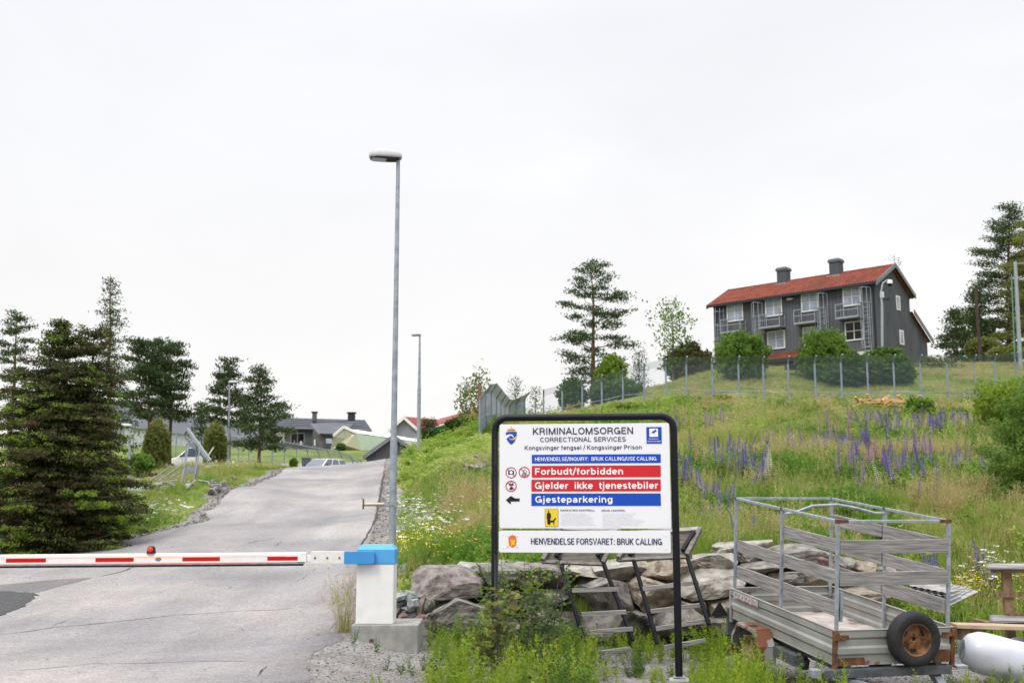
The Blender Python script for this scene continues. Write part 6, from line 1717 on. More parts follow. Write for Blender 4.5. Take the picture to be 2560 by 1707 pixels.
# ------------------------------------------------------------------ vehicles
def car(name, label, loc, rz, prof, hood, roofz, L, Wc, cat='car', group=None, van=False):
    root = empty(name, loc, label, cat, rz=rz)
    # body shell by sections along x (front at -L/2)
    vs = []
    n = 8
    secs = prof      # (x, z_belt, half width, z_bottom)
    for x, zb_, w_, z0_ in secs:
        vs += [(x, -w_, z0_), (x, -w_, zb_ * .72), (x, -w_ * .93, zb_), (x, 0, zb_ + .03), (x, w_ * .93, zb_), (x, w_, zb_ * .72), (x, w_, z0_), (x, 0, z0_)]
    fs = [(i * n + k, (i + 1) * n + k, (i + 1) * n + (k + 1) % n, i * n + (k + 1) % n) for i in range(len(secs) - 1) for k in range(n)]
    MB().add(vs, fs + [tuple(range(n)), tuple(range(len(vs) - 1, len(vs) - n - 1, -1))], 0).build('body', M_carwhite, root, bevel=.03)
    vs = []
    for x, z, w_ in hood: vs += [(x, -w_, z), (x, w_, z)]
    # greenhouse: hood is list of (x_bottom, x_top...) four pillars
    (xb0, xt0, xt1, xb1), zb_, zt_, wb, wt = roofz
    g = [(xb0, -wb, zb_), (xb0, wb, zb_), (xb1, wb, zb_), (xb1, -wb, zb_), (xt0, -wt, zt_), (xt0, wt, zt_), (xt1, wt, zt_), (xt1, -wt, zt_)]
    MB().add(g, [(3, 2, 1, 0), (4, 5, 6, 7), (0, 1, 5, 4), (1, 2, 6, 5), (2, 3, 7, 6), (3, 0, 4, 7)]).build('cabin', M_carwhite, root, bevel=.06)
    def lerp(a, b, t): return tuple(a[i] + (b[i] - a[i]) * t for i in range(3))
    def pane(a, b, c, d, nm='window', off=.012, e=.12, mt=M_glass):
        A_, B_, C__, D_ = map(Vector, (a, b, c, d)); nrm = (B_ - A_).cross(D_ - A_).normalized()
        cen = (A_ + B_ + C__ + D_) / 4
        if nrm.dot(cen - Vector(((xb0 + xb1) / 2, 0, (zb_ + zt_) / 2))) < 0: nrm = -nrm
        q = [p.lerp(cen, e) + nrm * off for p in (A_, B_, C__, D_)]
        MB().prism(q, -nrm * .01).build(nm, mt, root)
    pane(g[0], g[1], g[5], g[4], 'windscreen')
    pane(g[2], g[3], g[7], g[6], 'rear_window')
    for s_ in (0, 1):
        a, b, c, d_ = (g[0], g[3], g[7], g[4]) if s_ == 0 else (g[1], g[2], g[6], g[5])
        k = 2 if van else 3
        for j in range(k):
            t0, t1 = j / k, (j + 1) / k
            if van and j == 1: continue
            pane(lerp(a, b, t0), lerp(a, b, t1), lerp(d_, c, t1), lerp(d_, c, t0), e=.14)
    for x_ in (-L * .33, L * .31):
        for y_ in (-Wc / 2 + .08, Wc / 2 - .08):
            w_ = empty('wheel', (x_, y_, .32)); w_.parent = root
            MB().lathe([(.2, -.1), (.30, -.1), (.32, -.06), (.32, .06), (.30, .1), (.2, .1)], (0, 0, 0), (0, 1, 0), n=20).build('tyre', M_tyre, w_)
            MB().lathe([(.21, -.08), (.05, -.10), (.01, -.1)], (0, 0, 0), (0, 1 if y_ < 0 else -1, 0), n=16).build('rim', M_galv_light, w_)
    for y_ in (-Wc * .34, Wc * .34):
        MB().box((-L / 2 + .04, y_, .68), (.08, .35, .16)).build('headlight', M_lampglass, root, bevel=.02)
        MB().box((L / 2 - .03, y_, .8), (.06, .2, .3)).build('tail_light', M_signred, root)
        MB().box((xb0 + .35, math.copysign(Wc / 2 + .08, y_), zb_ + .1), (.1, .18, .13)).build('mirror', M_rubber, root, bevel=.02)
    MB().box((-L / 2 + .02, 0, .5), (.05, 1.0, .2)).build('grille', M_rubber, root)
    return root
gcar = P(808, 1164, 79); zc = P(808, 1147, 79).z
car('parked_car', 'white car parked beyond the road crest, only its top showing', (gcar.x, 79, zc - 1.55), R(62), [(-2.15, .70, .72, .3), (-1.9, .85, .85, .25), (-.9, .98, .88, .25), (1.6, 1.0, .88, .25), (2.1, .9, .8, .3)], [], ((-1.15, -.35, 1.5, 1.95), .97, 1.55, .82, .66), 4.3, 1.76)
gv = onground(478, 88)
car('parked_van', 'white van with blue-tinted windows parked behind the steel ramp frame', (gv.x + .2, 88, gv.z - .05), R(8), [(-2.3, .75, .75, .3), (-2.05, .95, .88, .25), (-1.1, 1.15, .92, .25), (2.1, 1.25, .92, .25), (2.35, 1.15, .85, .3)], [], ((-1.25, -.35, 2.1, 2.35), 1.12, 1.92, .86, .74), 4.7, 1.86, cat='van', van=True)
gb_ = onground(765, 82)
bn = empty('wheelie_bin', gb_, 'grey wheelie bin standing left of the white car', 'bin')
MB().add([(-.22, -.28, 0), (.22, -.28, 0), (.22, .28, 0), (-.22, .28, 0), (-.3, -.36, 1.0), (.3, -.36, 1.0), (.3, .36, 1.0), (-.3, .36, 1.0)], [(3, 2, 1, 0), (4, 5, 6, 7), (0, 1, 5, 4), (1, 2, 6, 5), (2, 3, 7, 6), (3, 0, 4, 7)]).build('body', nmat('grey_plastic', (0.12, 0.13, 0.17), rough=.6), bn)
MB().box((0, 0, 1.03), (.64, .78, .07)).build('lid', M_darksteel, bn, bevel=.02)
MB().tube((-.26, .32, .1), (.26, .32, .1), .1).build('wheels', M_rubber, bn)

# ------------------------------------------------------------------ steel ramp frame on the left verge
df = 42
fr = empty('steel_ramp_frame', onground(480, df), 'galvanised steel ramp frame standing on the left verge', 'steel frame')
def Q(X, Y, dd=0.0): return P(X, Y, df + dd)
def zq(x, y, dd=0.0): return Q(300 + x / 7.35, 1050 + y / 7.35, dd)
mtp = M_galv_light
def rod(a, b, w=.05, nm='bar', mt=None): MB().bar(a, b, w, w).build(nm, mt or mtp, fr, world=True)
for a, b in (((1235, 160, 0), (1660, 742, -.5)), ((1160, 275, .9), (1580, 715, .4))):
    MB().bar(zq(*a), zq(*b), .07, .10).build('ramp_rail', mtp, fr, world=True)
mb = MB()
pA, pB, pC, pD = zq(1235, 160, 0), zq(1660, 742, -.5), zq(1160, 275, .9), zq(1580, 715, .4)
for k in range(12):
    t_ = k / 11; mb = MB().bar(pA.lerp(pB, t_), pC.lerp(pD, t_), .03, .05); mb.build('tread_bar', mtp, fr, world=True)
MB().prism([zq(1235, 160), zq(1390, 300), zq(1300, 300, .5), zq(1160, 275, .9)], (0, 0, .03)).build('end_plate', M_galv_light, fr, world=True)
for a, b in (((1225, 430, .3), (1190, 860, .3)), ((1190, 860, .3), (1110, 1150, .1)), ((1262, 480, -.3), (1130, 1140, -.4)), ((1412, 430, .3), (1392, 1090, .4)), ((1480, 480, -.3), (1352, 1112, -.4)), ((1225, 430, .3), (1412, 430, .3)), ((1200, 860, .2), (1200, 1140, .2))):
    rod(zq(*a), zq(*b), .045, 'leg')
MB().prism([zq(1215, 850, .1), zq(1395, 850, .1), zq(1390, 962, .1), zq(1215, 960, .1)], (0, .5, 0)).build('mesh_step', M_galv, fr, world=True)
MB().prism([zq(1235, 425, .1), zq(1410, 425, .1), zq(1400, 520, .1), zq(1280, 500, .1)], (0, .3, 0)).build('mesh_step', M_galv_far, fr, world=True)
for nm, pl, mt in (('outrigger', [(1065, 1100), (720, 1150), (628, 1300)], M_galv), ('outrigger', [(1430, 1100), (1620, 1132), (1680, 1290)], M_galv), ('outrigger', [(1700, 1182), (1840, 1180), (1888, 1262)], M_galv), ('prop', [(1390, 1100), (1195, 1280)], M_whiteoff), ('prop', [(1620, 650), (1720, 500)], M_whiteoff), ('inclined_bar', [(940, 848), (352, 1250)], M_galv), ('inclined_bar', [(1115, 838), (480, 1285)], M_galv_light), ('inclined_bar', [(1100, 950), (900, 1090)], M_galv_light)):
    MB().path([zq(x, y, -.6 if nm == 'outrigger' else 0) for x, y in pl], .028, n=6).build(nm, mt, fr, world=True)
for i, (X0, X1, Y0, Y1, d_, lb) in enumerate(((340, 368, 1183, 1198, 58, 'mossy concrete block left of the bare one by the columnar tree'), (371, 402, 1184, 1200, 57, 'bare concrete block under the left columnar tree'), (512, 560, 1172, 1186, 70, 'long concrete block beside the right columnar tree'))):
    a = P(X0, Y1, d_); b = P(X1, Y0, d_)
    o = MB().box((0, 0, (b.z - a.z) / 2 - .1), (b.x - a.x, .6, b.z - a.z + .2)).build('concrete_block', M_concrete, bevel=.03)
    o.location = ((a.x + b.x) / 2, d_, a.z); tag(o, lb, 'concrete block')
# ------------------------------------------------------------------ two people on the far lawn
def person(X, Yf, d, h, shirt, trousers, lb, stance=.1):
    f = P(X, Yf, d)
    s_ = h / 1.75
    J = [(0, 0, .95), (0, 0, 1.15), (0, 0, 1.42), (0, 0, 1.52), (0, -.02, 1.66), (.10, 0, .92), (.11, -.02, .5), (.12, .03, .06), (.12, -.12, .03), (-.10, 0, .92), (-.13, .05, .5), (-.12, .09, .06), (-.12, -.05, .03), (.19, 0, 1.40), (.25, .02, 1.12), (.22, -.08, .88), (-.19, 0, 1.40), (-.25, 0, 1.12), (-.2, -.12, .90)]
    E = [(0, 1), (1, 2), (2, 3), (3, 4), (0, 5), (5, 6), (6, 7), (7, 8), (0, 9), (9, 10), (10, 11), (11, 12), (2, 13), (13, 14), (14, 15), (2, 16), (16, 17), (17, 18)]
    rad = [.15, .14, .13, .06, .11, .095, .065, .045, .04, .095, .065, .045, .04, .06, .045, .035, .06, .045, .035]
    me = bpy.data.meshes.new('person'); me.from_pydata([tuple(c * s_ for c in j) for j in J], E, [])
    o = bpy.data.objects.new('person', me); COL.objects.link(o)
    sk = o.modifiers.new('skin', 'SKIN')
    lay = me.skin_vertices[0] if me.skin_vertices else None
    if lay is None:
        bm = bmesh.new(); bm.from_mesh(me); bm.verts.layers.skin.verify(); bm.to_mesh(me); bm.free(); lay = me.skin_vertices[0]
    for k, r_ in enumerate(rad): lay.data[k].radius = (r_ * s_, r_ * s_ * .8)
    lay.data[0].use_root = True
    ss = o.modifiers.new('subsurf', 'SUBSURF'); ss.levels = ss.render_levels = 1
    m = bpy.data.materials.new('skin_and_clothes'); m.use_nodes = True; t = m.node_tree
    tc = t.nodes.new('ShaderNodeTexCoord'); sx = t.nodes.new('ShaderNodeSeparateXYZ'); t.links.new(tc.outputs['Object'], sx.inputs[0])
    rp = t.nodes.new('ShaderNodeValToRGB'); rp.color_ramp.interpolation = 'CONSTANT'
    mr = t.nodes.new('ShaderNodeMapRange'); mr.inputs['From Max'].default_value = h; t.links.new(sx.outputs['Z'], mr.inputs['Value']); t.links.new(mr.outputs[0], rp.inputs[0])
    el = rp.color_ramp.elements; el[0].position = 0; el[0].color = (*trousers, 1); el[1].position = .54; el[1].color = (*shirt, 1)
    e_ = el.new(.86); e_.color = (.42, .24, .17, 1); e_ = el.new(.955); e_.color = (.05, .03, .02, 1)
    t.links.new(rp.outputs[0], t.nodes['Principled BSDF'].inputs['Base Color'])
    me.materials.append(m)
    o.location = (f.x, d, f.z); tag(o, lb, 'person')
person(735, 1130, 133, 1.5, (.05, .04, .05), (.02, .02, .03), 'person in dark clothes standing on the far lawn')
person(752, 1130, 132.5, 1.48, (.45, .45, .5), (.05, .07, .14), 'person in a pale grey top and blue trousers on the far lawn')

# ------------------------------------------------------------------ pile of fresh timber below the hill fence
tp = empty('timber_pile', onground(2220, 57), 'heap of crossed fresh yellow timber pieces below the hill fence', 'timber')
r_ = random.Random(9)
def wz(x, y): return 1740 + x / 3.563, 620 + y / 3.563
longs = [((1395, 1410), (1560, 1340)), ((1480, 1352), (1900, 1365)), ((1500, 1375), (1860, 1372)), ((1580, 1410), (1800, 1412)), ((1700, 1405), (1790, 1350)), ((1560, 1360), (1520, 1300)), ((1690, 1345), (1725, 1305)), ((1840, 1350), (1800, 1310)), ((1960, 1345), (2000, 1310)), ((1770, 1420), (1850, 1455)), ((1800, 1420), (1860, 1390)), ((1870, 1360), (2030, 1352)), ((1450, 1370), (1420, 1325)), ((1620, 1390), (1690, 1330)), ((1540, 1395), (1640, 1370)), ((1860, 1380), (1930, 1330)), ((1780, 1465), (1830, 1430)), ((1900, 1400), (1980, 1372))]
longs += [((1400 + 32 * i_ + (i_ * 37) % 25, 1400 - (i_ * 53) % 60), (1470 + 31 * i_ + (i_ * 71) % 60, 1340 + (i_ * 29) % 55)) for i_ in range(18)]
for k, (a, b) in enumerate(longs):
    X0, Y0 = wz(*a); X1, Y1 = wz(*b); dd = 57 + r_.uniform(-.7, .7)
    MB().bar(P(X0, Y0, dd), P(X1, Y1, dd + r_.uniform(-.4, .4)), 0.15, .07).build('plank', M_newwood, tp, world=True)
rk = empty('garden_bench', P(1752, 938, 88), 'dark low bench rail left of the house front', 'bench')
for k in range(3): MB().bar(P(1716, 946 - k * 6, 86), P(1790, 936 - k * 6, 86), .08, .14).build('slat', M_brownwood, rk, world=True)
for X in (1722, 1750, 1782): MB().bar(P(X, 960, 86), P(X, 926, 86), .12, .12).build('leg', M_brownwood, rk, world=True)
ch = empty('garden_chair', P(1985, 922, 79), 'dark green garden chair under the porch roof', 'chair')
MB().prism([P(1968, 912, 79), P(1992, 912, 79), P(1999, 922, 79), P(1968, 922, 79)], (0, .8, 0)).build('seat', M_gutter, ch, world=True)
MB().prism([P(1989, 898, 79), P(1999, 905, 79), P(1999, 922, 79), P(1990, 918, 79)], (0, .7, 0)).build('backrest', M_gutter, ch, world=True)
# ------------------------------------------------------------------ foliage helpers
def unit(v): return v / (np.linalg.norm(v, axis=-1, keepdims=True) + 1e-9)
def leaf_quads(C, D, ln, wd, rs, fold=0.0):
    """C centres (n,3), D long directions (n,3), ln/wd (n,) -> V,F (kite-shaped leaves)"""
    n = len(C)
    D = unit(D)
    r = rs.normal(size=(n, 3)); S_ = unit(np.cross(D, r))
    ln = np.broadcast_to(ln, (n,))[:, None]; wd = np.broadcast_to(wd, (n,))[:, None]
    V = np.stack([C - D * ln * .5, C + S_ * wd * .5 - D * ln * .05, C + D * ln * .5, C - S_ * wd * .5 - D * ln * .05], 1).reshape(-1, 3)
    F = np.arange(n * 4).reshape(n, 4)
    return V, F
def foliage(name, C, D, ln, wd, mat, root, rs, tint=None, kind=None):
    V, F = leaf_quads(C, D, ln, wd, rs)
    V = V - np.array(root.location)
    if tint is None: tint = rs.random(len(C))
    me = np_mesh(name, V, F, mat, attr={'tint': ('FACE', np.clip(tint, 0, 1))})
    return np_obj(name, me, root)
def clump_noise(C, s, seed): return vnoise(C[:, 0] + C[:, 2] * .7, C[:, 1] + C[:, 2] * 1.3, s, seed) * .5 + .5

def conifer(name, label, X, Yt, Yb, d, halfw, style='pine', crown=0.0, seed=1, dens=1.0, mat=None, cat='tree', group=None, lean=0.0, prof=None, leaf=None, bark=None, buried=.3, quad=None):
    """tree seen from photo rows Yt (tip) to Yb (foot), half crown width in photo pixels"""
    rs = np.random.default_rng(seed)
    base = P(X, Yb, d); 
    gzb = float(gz(base.x, base.y))
    if Yb is None: base = onground(X, d)
    tip = P(X + lean, Yt, d)
    base = Vector((base.x, base.y, min(base.z, gzb + .05)))
    H = tip.z - base.z; m = d / FPX; Rm = halfw * m
    root = empty(name, base, label, cat, group=group)
    tx = np.linspace(0, 1, 8)
    wob = rs.normal(0, .012 * H, (8, 2)) * (tx * (1 - tx))[:, None] * 2
    axis = [Vector((base.x + (tip.x - base.x) * t_ + wob[i, 0], base.y + wob[i, 1], base.z + H * t_ - (buried if i == 0 else 0))) for i, t_ in enumerate(tx)]
    r0 = max(.03, H * (.014 if style == 'spruce' else .017))
    MB().path(axis, [max(.012, r0 * (1 - t_) ** .8 + .006) for t_ in tx], n=8).build('trunk', bark or M_bark, root, world=True)
    def ax_at(t_):
        i = min(6, int(t_ * 7)); f_ = t_ * 7 - i; return np.array(axis[i].lerp(axis[i + 1], f_)) + (np.array([0, 0, buried * (1 - f_)]) if i == 0 else 0)
    if prof is None:
        prof = {'pine': [(0, .55), (.15, .95), (.3, 1), (.5, .85), (.7, .6), (.85, .42), (.95, .2), (1, .05)],
                'spruce': [(0, .9), (.08, 1), (.4, .68), (.7, .36), (.9, .14), (1, .02)],
                'round': [(0, .5), (.2, .85), (.5, 1), (.75, .85), (.93, .5), (1, .1)]}[style]
    pt = [a for a, b in prof]; pv = [b for a, b in prof]
    nl = int(dens * (34 if style == 'pine' else 60) * (1 if H < 9 else 1.15))
    Cs, Ds, br = [], [], MB()
    per = quad or 34
    sz = leaf or max(.10, .0030 * d)
    for k in range(nl):
        t_ = (k + rs.random()) / nl
        h = crown + (1 - crown) * t_ * .985
        L = Rm * np.interp(t_, pt, pv) * rs.uniform(.62, 1.12)
        if style == 'pine' and rs.random() < .13: L *= .5
        a = k * 2.4 + rs.uniform(-.5, .5)
        if style == 'pine': elev = rs.uniform(-.10, .28) + .25 * t_
        elif style == 'spruce': elev = rs.uniform(-.32, -.05) + .35 * t_
        else: elev = rs.uniform(.2, .7)
        o = ax_at(h); dr = np.array([math.cos(a) * math.cos(elev), math.sin(a) * math.cos(elev), math.sin(elev)])
        e = o + dr * L; mid = o + dr * L * .55 + np.array([0, 0, (.06 if style != 'spruce' else -.07) * L]) + rs.normal(0, .03 * L, 3)
        e = e + np.array([0, 0, (.10 if style == 'spruce' else .02) * L])
        if L > .25: br.path([o, mid, e], [max(.008, r0 * .30 * (1 - t_) + .010), max(.006, r0 * .18 * (1 - t_)), .004], n=4, caps=False)
        nclu = max(2, int(L / (sz * (1.0 if style == 'pine' else .8))))
        s0 = .38 if style == 'pine' else .08
        for c in range(nclu):
            u = s0 + (1 - s0) * (c + rs.random()) / nclu
            p = (o * (1 - u) + mid * u * 1) if u < .55 else None
            p = o + (mid - o) * (u / .55) if u < .55 else mid + (e - mid) * ((u - .55) / .45)
            sp_ = (.20 if style == 'pine' else .17) * L * (1 - abs(u - .7) * .7)
            side = np.array([-math.sin(a), math.cos(a), 0])
            p = p + side * rs.normal(0, sp_ * .8) + np.array([0, 0, rs.normal(0, .03 * L + .02)])
            sp2 = max(sz, .0029 * d)
            q = p + rs.normal(0, 1, (per, 3)) * np.array([sp2 * 1.2, sp2 * 1.2, sp2 * (.42 if style == 'pine' else .46)])
            dd = rs.normal(0, 1, (per, 3)) + dr * 1.0 + np.array([0, 0, .7 if style == 'pine' else (-.35 if style == 'spruce' else .2)])
            Cs.append(q); Ds.append(dd)
    if br.v: br.build('limb', bark or M_bark, root, world=True).__setitem__('kind', 'stuff')
    C = np.concatenate(Cs); D = np.concatenate(Ds)
    foliage('crown', C, D, sz * rs.uniform(.7, 1.4, len(C)), sz * (.38 if style == 'pine' else .36), mat or M_needle, root, rs, tint=.5 * rs.random(len(C)) + .5 * clump_noise(C, 1.1, seed % 50))
    return root
def bush(name, label, X, Yc, d, rx, rz_, mat, seed=1, n=5000, leaf=None, cat='shrub', group=None, lumps=.22, ry=None, stems=True, foot=True):
    """rounded shrub centred on photo X, Yc with half sizes rx, rz_ in photo pixels"""
    rs = np.random.default_rng(seed)
    c = P(X, Yc, d); m = d / FPX
    g = float(gz(c.x, c.y)); base = Vector((c.x, c.y, g))
    root = empty(name, base, label, cat, group=group)
    dirs = unit(rs.normal(size=(n, 3)))
    nz = .5 * vnoise(dirs[:, 0] * 3 + seed, dirs[:, 1] * 3 + dirs[:, 2] * 2.1, .55, seed % 40) + .5 * vnoise(dirs[:, 2] * 3 + seed, dirs[:, 0] * 3 - dirs[:, 1] * 1.7, .3, seed % 40 + 3)
    rad = (1 + lumps * nz) * np.clip(rs.beta(6, 1.3, n), .3, 1) * (1 + .10 * (rs.random(n) < .03))
    C = np.array(c) + dirs * rad[:, None] * np.array([rx * m, (ry or rx) * m, rz_ * m])
    keep = C[:, 2] > gz(C[:, 0], C[:, 1]) - .05
    C = C[keep]; dirs = dirs[keep]
    sz = leaf or max(.05, .0036 * d)
    D = dirs * .6 + rs.normal(0, 1, C.shape) * .7 + np.array([0, 0, .3])
    foliage('foliage', C, D, sz * rs.uniform(.7, 1.4, len(C)), sz * .62, mat, root, rs, tint=.45 * rs.random(len(C)) + .55 * clump_noise(C, sz * 6, seed % 30))
    if stems:
        mb = MB()
        for k in range(5):
            a = rs.uniform(0, 6.28); mb.path([base - Vector((0, 0, .1)), Vector((c.x + math.cos(a) * rx * m * .3, c.y + math.sin(a) * rx * m * .3, (g + c.z) / 2)), Vector((c.x + math.cos(a) * rx * m * .6, c.y + math.sin(a) * rx * m * .6, c.z + rz_ * m * .3))], [.05, .035, .01], n=5)
        mb.build('stem', M_barkgrey, root, world=True)['kind'] = 'stuff'
    return root
def birch(name, label, X, Yt, Yb, d, halfw, seed, mat, dens=1.0, leaf=None, cat='tree'):
    rs = np.random.default_rng(seed)
    b = P(X, Yb, d); g = float(gz(b.x, b.y)); base = Vector((b.x, b.y, min(b.z, g))); tip = P(X, Yt, d)
    H = tip.z - base.z; m = d / FPX; root = empty(name, base, label, cat)
    mb = MB(); mb.path([base, base.lerp(tip, .3) + Vector((.05 * H * .3, 0, 0)), base.lerp(tip, .65), tip], [.018 * H, .013 * H, .007 * H, .01], n=7)
    mb.build('trunk', M_barkgrey, root, world=True)
    br = MB(); Cs = []; sz = leaf or max(.06, .0034 * d)
    for k in range(int(30 * dens)):
        t_ = .18 + .8 * (k + rs.random()) / (30 * dens); o = np.array(base.lerp(tip, t_))
        a = k * 2.4; L = halfw * m * rs.uniform(.5, 1.1) * math.sin(math.pi * min(.95, max(.12, 1.08 - t_ * .95))) ** .6
        e = o + np.array([math.cos(a) * L, math.sin(a) * L, L * rs.uniform(.35, .9)])
        br.path([o, o + (e - o) * .5 + np.array([0, 0, .08 * L]), e], [.006 * H * (1.1 - t_), .004 * H * (1.1 - t_), .004], n=4, caps=False)
        nn = max(2, int(L / (sz * 2.2)))
        for c in range(nn):
            u = .3 + .75 * (c + rs.random()) / nn
            p = o + (e - o) * u + rs.normal(0, .10 * L + .03, 3)
            Cs.append(p + rs.normal(0, 1, (11, 3)) * np.array([sz * .9, sz * .9, sz * 1.5]))
    br.build('limb', M_barkgrey, root, world=True)['kind'] = 'stuff'
    C = np.concatenate(Cs)
    foliage('crown', C, rs.normal(0, 1, C.shape) + np.array([0, 0, -.8]), sz * rs.uniform(.6, 1.2, len(C)), sz * .55, mat, root, rs)
    return root

# ------------------------------------------------------------------ trees at the left
# the big bronze-green spruce, twin-topped
rs = np.random.default_rng(11)
bs = onground(160, 30)
big = empty('big_spruce', bs, 'big dense twin-topped spruce with bronze shoots at the left edge', 'tree')
m30 = 30 / FPX
MB().path([bs - Vector((0, 0, .3)), bs + Vector((0, 0, 3)), PX(150, 30, P(150, 815, 30).z)], [.17, .11, .02], n=10).build('trunk', M_barkgrey, big, world=True)
MB().path([bs + Vector((.1, .05, 2.2)), PX(225, 30, 4.5), PX(236, 30, P(236, 830, 30).z)], [.09, .05, .015], n=8).build('trunk', M_barkgrey, big, world=True)
half = [(1395, 165), (1340, 196), (1260, 200), (1180, 190), (1100, 172), (1020, 150), (960, 128), (900, 100), (850, 66), (815, 30), (800, 6)]
Yh = np.array([a for a, b in half][::-1], float); Hh = np.array([b for a, b in half][::-1], float)
Cs, Ds, Ts, Ls_, br = [], [], [], [], MB()
NL = 520
for k in range(NL):
    Y = 1388 - (1388 - 806) * ((k + rs.random()) / NL) ** 1.06
    cxp = 152 if Y > 965 else (152 if rs.random() < .6 else 232)
    hw_ = float(np.interp(Y, Yh, Hh)) * (1 if cxp < 200 and Y > 900 else .66)
    if Y < 830 and cxp > 200: continue
    a = k * 2.39996 + rs.uniform(-.3, .3)
    L = hw_ * m30 * rs.uniform(.62, 1.2); lt_ = rs.random()
    o = np.array(PX(cxp, 30, P(cxp, Y, 30).z)); el = rs.uniform(-.28, .12) + (.5 if Y < 900 else 0)
    dr = np.array([math.cos(a) * math.cos(el), math.sin(a) * math.cos(el), math.sin(el)])
    e = o + dr * L
    if k % 3 == 0: br.path([o, o + dr * L * .5 + [0, 0, -.05 * L], e], [.02, .013, .004], n=4, caps=False)
    ncl = max(3, int(L / .075))
    for c in range(ncl):
        u = 1 - (1 - .12) * ((c + rs.random()) / ncl) ** 1.15
        p = o + dr * L * u + np.array([-math.sin(a), math.cos(a), 0]) * rs.normal(0, .06 + .13 * L * (1 - abs(u - .6))) + np.array([0, 0, rs.normal(0, .022) - .10 * u * L + .05 * (u > .9)])
        nq = 24
        Cs.append(p + rs.normal(0, 1, (nq, 3)) * np.array([.075, .075, .026])); Ds.append(rs.normal(0, 1, (nq, 3)) * .8 + dr + np.array([0, 0, -.25]))
        Ts.append(np.full(nq, u)); Ls_.append(np.full(nq, lt_))
br.build('limb', M_barkgrey, big, world=True)['kind'] = 'stuff'
C = np.concatenate(Cs); D = np.concatenate(Ds); T = np.concatenate(Ts); LT = np.concatenate(Ls_)
keep = C[:, 2] > gz(C[:, 0], C[:, 1]) + .03
C, D, T, LT = C[keep], D[keep], T[keep], LT[keep]
cn = .5 * clump_noise(C, .33, 5) + .5 * clump_noise(C, .14, 6); q_ = rs.random(len(C))
isb = (cn + .3 * (q_ - .5) > .60) & (T > .55)
isg = (~isb) & (cn < .39) & (T > .74)
for nm, sel, mt, l_ in (('needles', ~isb & ~isg, M_spruce, .085), ('bronze_shoots', isb, M_cone, .075), ('bright_tips', isg, M_leafbright, .08)):
    foliage('crown' if nm == 'needles' else nm, C[sel], D[sel], l_ * rs.uniform(.7, 1.3, sel.sum()), 0.032 if nm == 'needles' else .034, mt, big, rs, tint=.3 * rs.random(sel.sum()) + .3 * cn[sel] + .35 * LT[sel])
conifer('pine_tree', 'tall thin pine with a small flat crown at the far left edge', 30, 785, 1075, 72, 70, 'pine', crown=.55, seed=3, dens=.55, prof=[(0, .45), (.3, .55), (.55, .85), (.8, .9), (1, .3)], lean=14)
conifer('pine_tree', 'bare straggly lower limbs pine just behind the far left pine', -18, 830, 1090, 76, 70, 'pine', crown=.3, seed=5, dens=.4)
conifer('spruce_tree', 'tall narrow see-through spruce rising behind the big one', 276, 686, 1110, 60, 82, 'spruce', crown=.14, seed=7, dens=.88, mat=M_needle2, prof=[(0, .95), (.1, 1), (.3, .75), (.5, .62), (.75, .46), (.9, .24), (1, .04)], quad=19, leaf=.17)
conifer('pine_tree', 'broad flat-topped pine right of the tall spruce', 375, 862, 1100, 80, 95, 'pine', crown=.42, seed=9, dens=1.3, prof=[(0, .9), (.2, 1), (.45, .7), (.7, .85), (.9, .8), (1, .5)])
conifer('pine_tree', 'second flat-topped pine leaning over the white building roof', 428, 862, 1092, 82, 75, 'pine', crown=.46, seed=10, dens=.85, prof=[(0, .8), (.2, .95), (.4, .6), (.6, .8), (.85, .75), (1, .45)])
conifer('pine_tree', 'left pine of the pair beside the slim street lamp', 573, 898, 1130, 82, 72, 'pine', crown=.38, seed=12, dens=1.15, prof=[(0, .8), (.2, 1), (.45, .7), (.8, .42), (1, .25)])
conifer('pine_tree', 'right pine of the pair, its orange trunk standing on the lawn', 650, 920, 1156, 76, 78, 'pine', crown=.20, seed=14, dens=1.25, prof=[(0, .75), (.15, 1), (.4, .8), (.75, .5), (1, .25)])
conifer('pine_tree', 'small faint pine above the bungalow roof', 706, 1002, 1070, 170, 22, 'pine', crown=.3, seed=15, dens=.35)
conifer('pine_tree', 'small low pine left of the pair above the white building', 505, 1005, 1085, 120, 20, 'pine', crown=.2, seed=16, dens=.5)
for X, Yt, Yb, d, hw_, sd, lb in ((392, 1056, 1196, 60, 34, 21, 'left columnar thuja in front of the white building'), (537, 1062, 1182, 68, 29, 22, 'right columnar thuja beside the parked van')):
    bush('columnar_thuja', lb, X, (Yt + Yb) / 2, d, hw_, (Yb - Yt) / 2 + 4, M_leafolive, seed=sd, n=9000, leaf=.14, lumps=.30, group='columnar thujas on the left verge')
bush('shrub', 'low dark shrub at the tent front', 852, 1118, 122, 12, 10, M_leafdk, seed=23, n=700, leaf=.3)
bush('shrub', 'bright bush at the left verge behind the big spruce', 350, 1160, 52, 34, 26, M_leafmid, seed=24, n=3000)
bush('shrub', 'bright grassy bush at the left end of the road crest', 734, 1158, 78, 10, 13, M_leafbright, seed=25, n=700, leaf=.2)
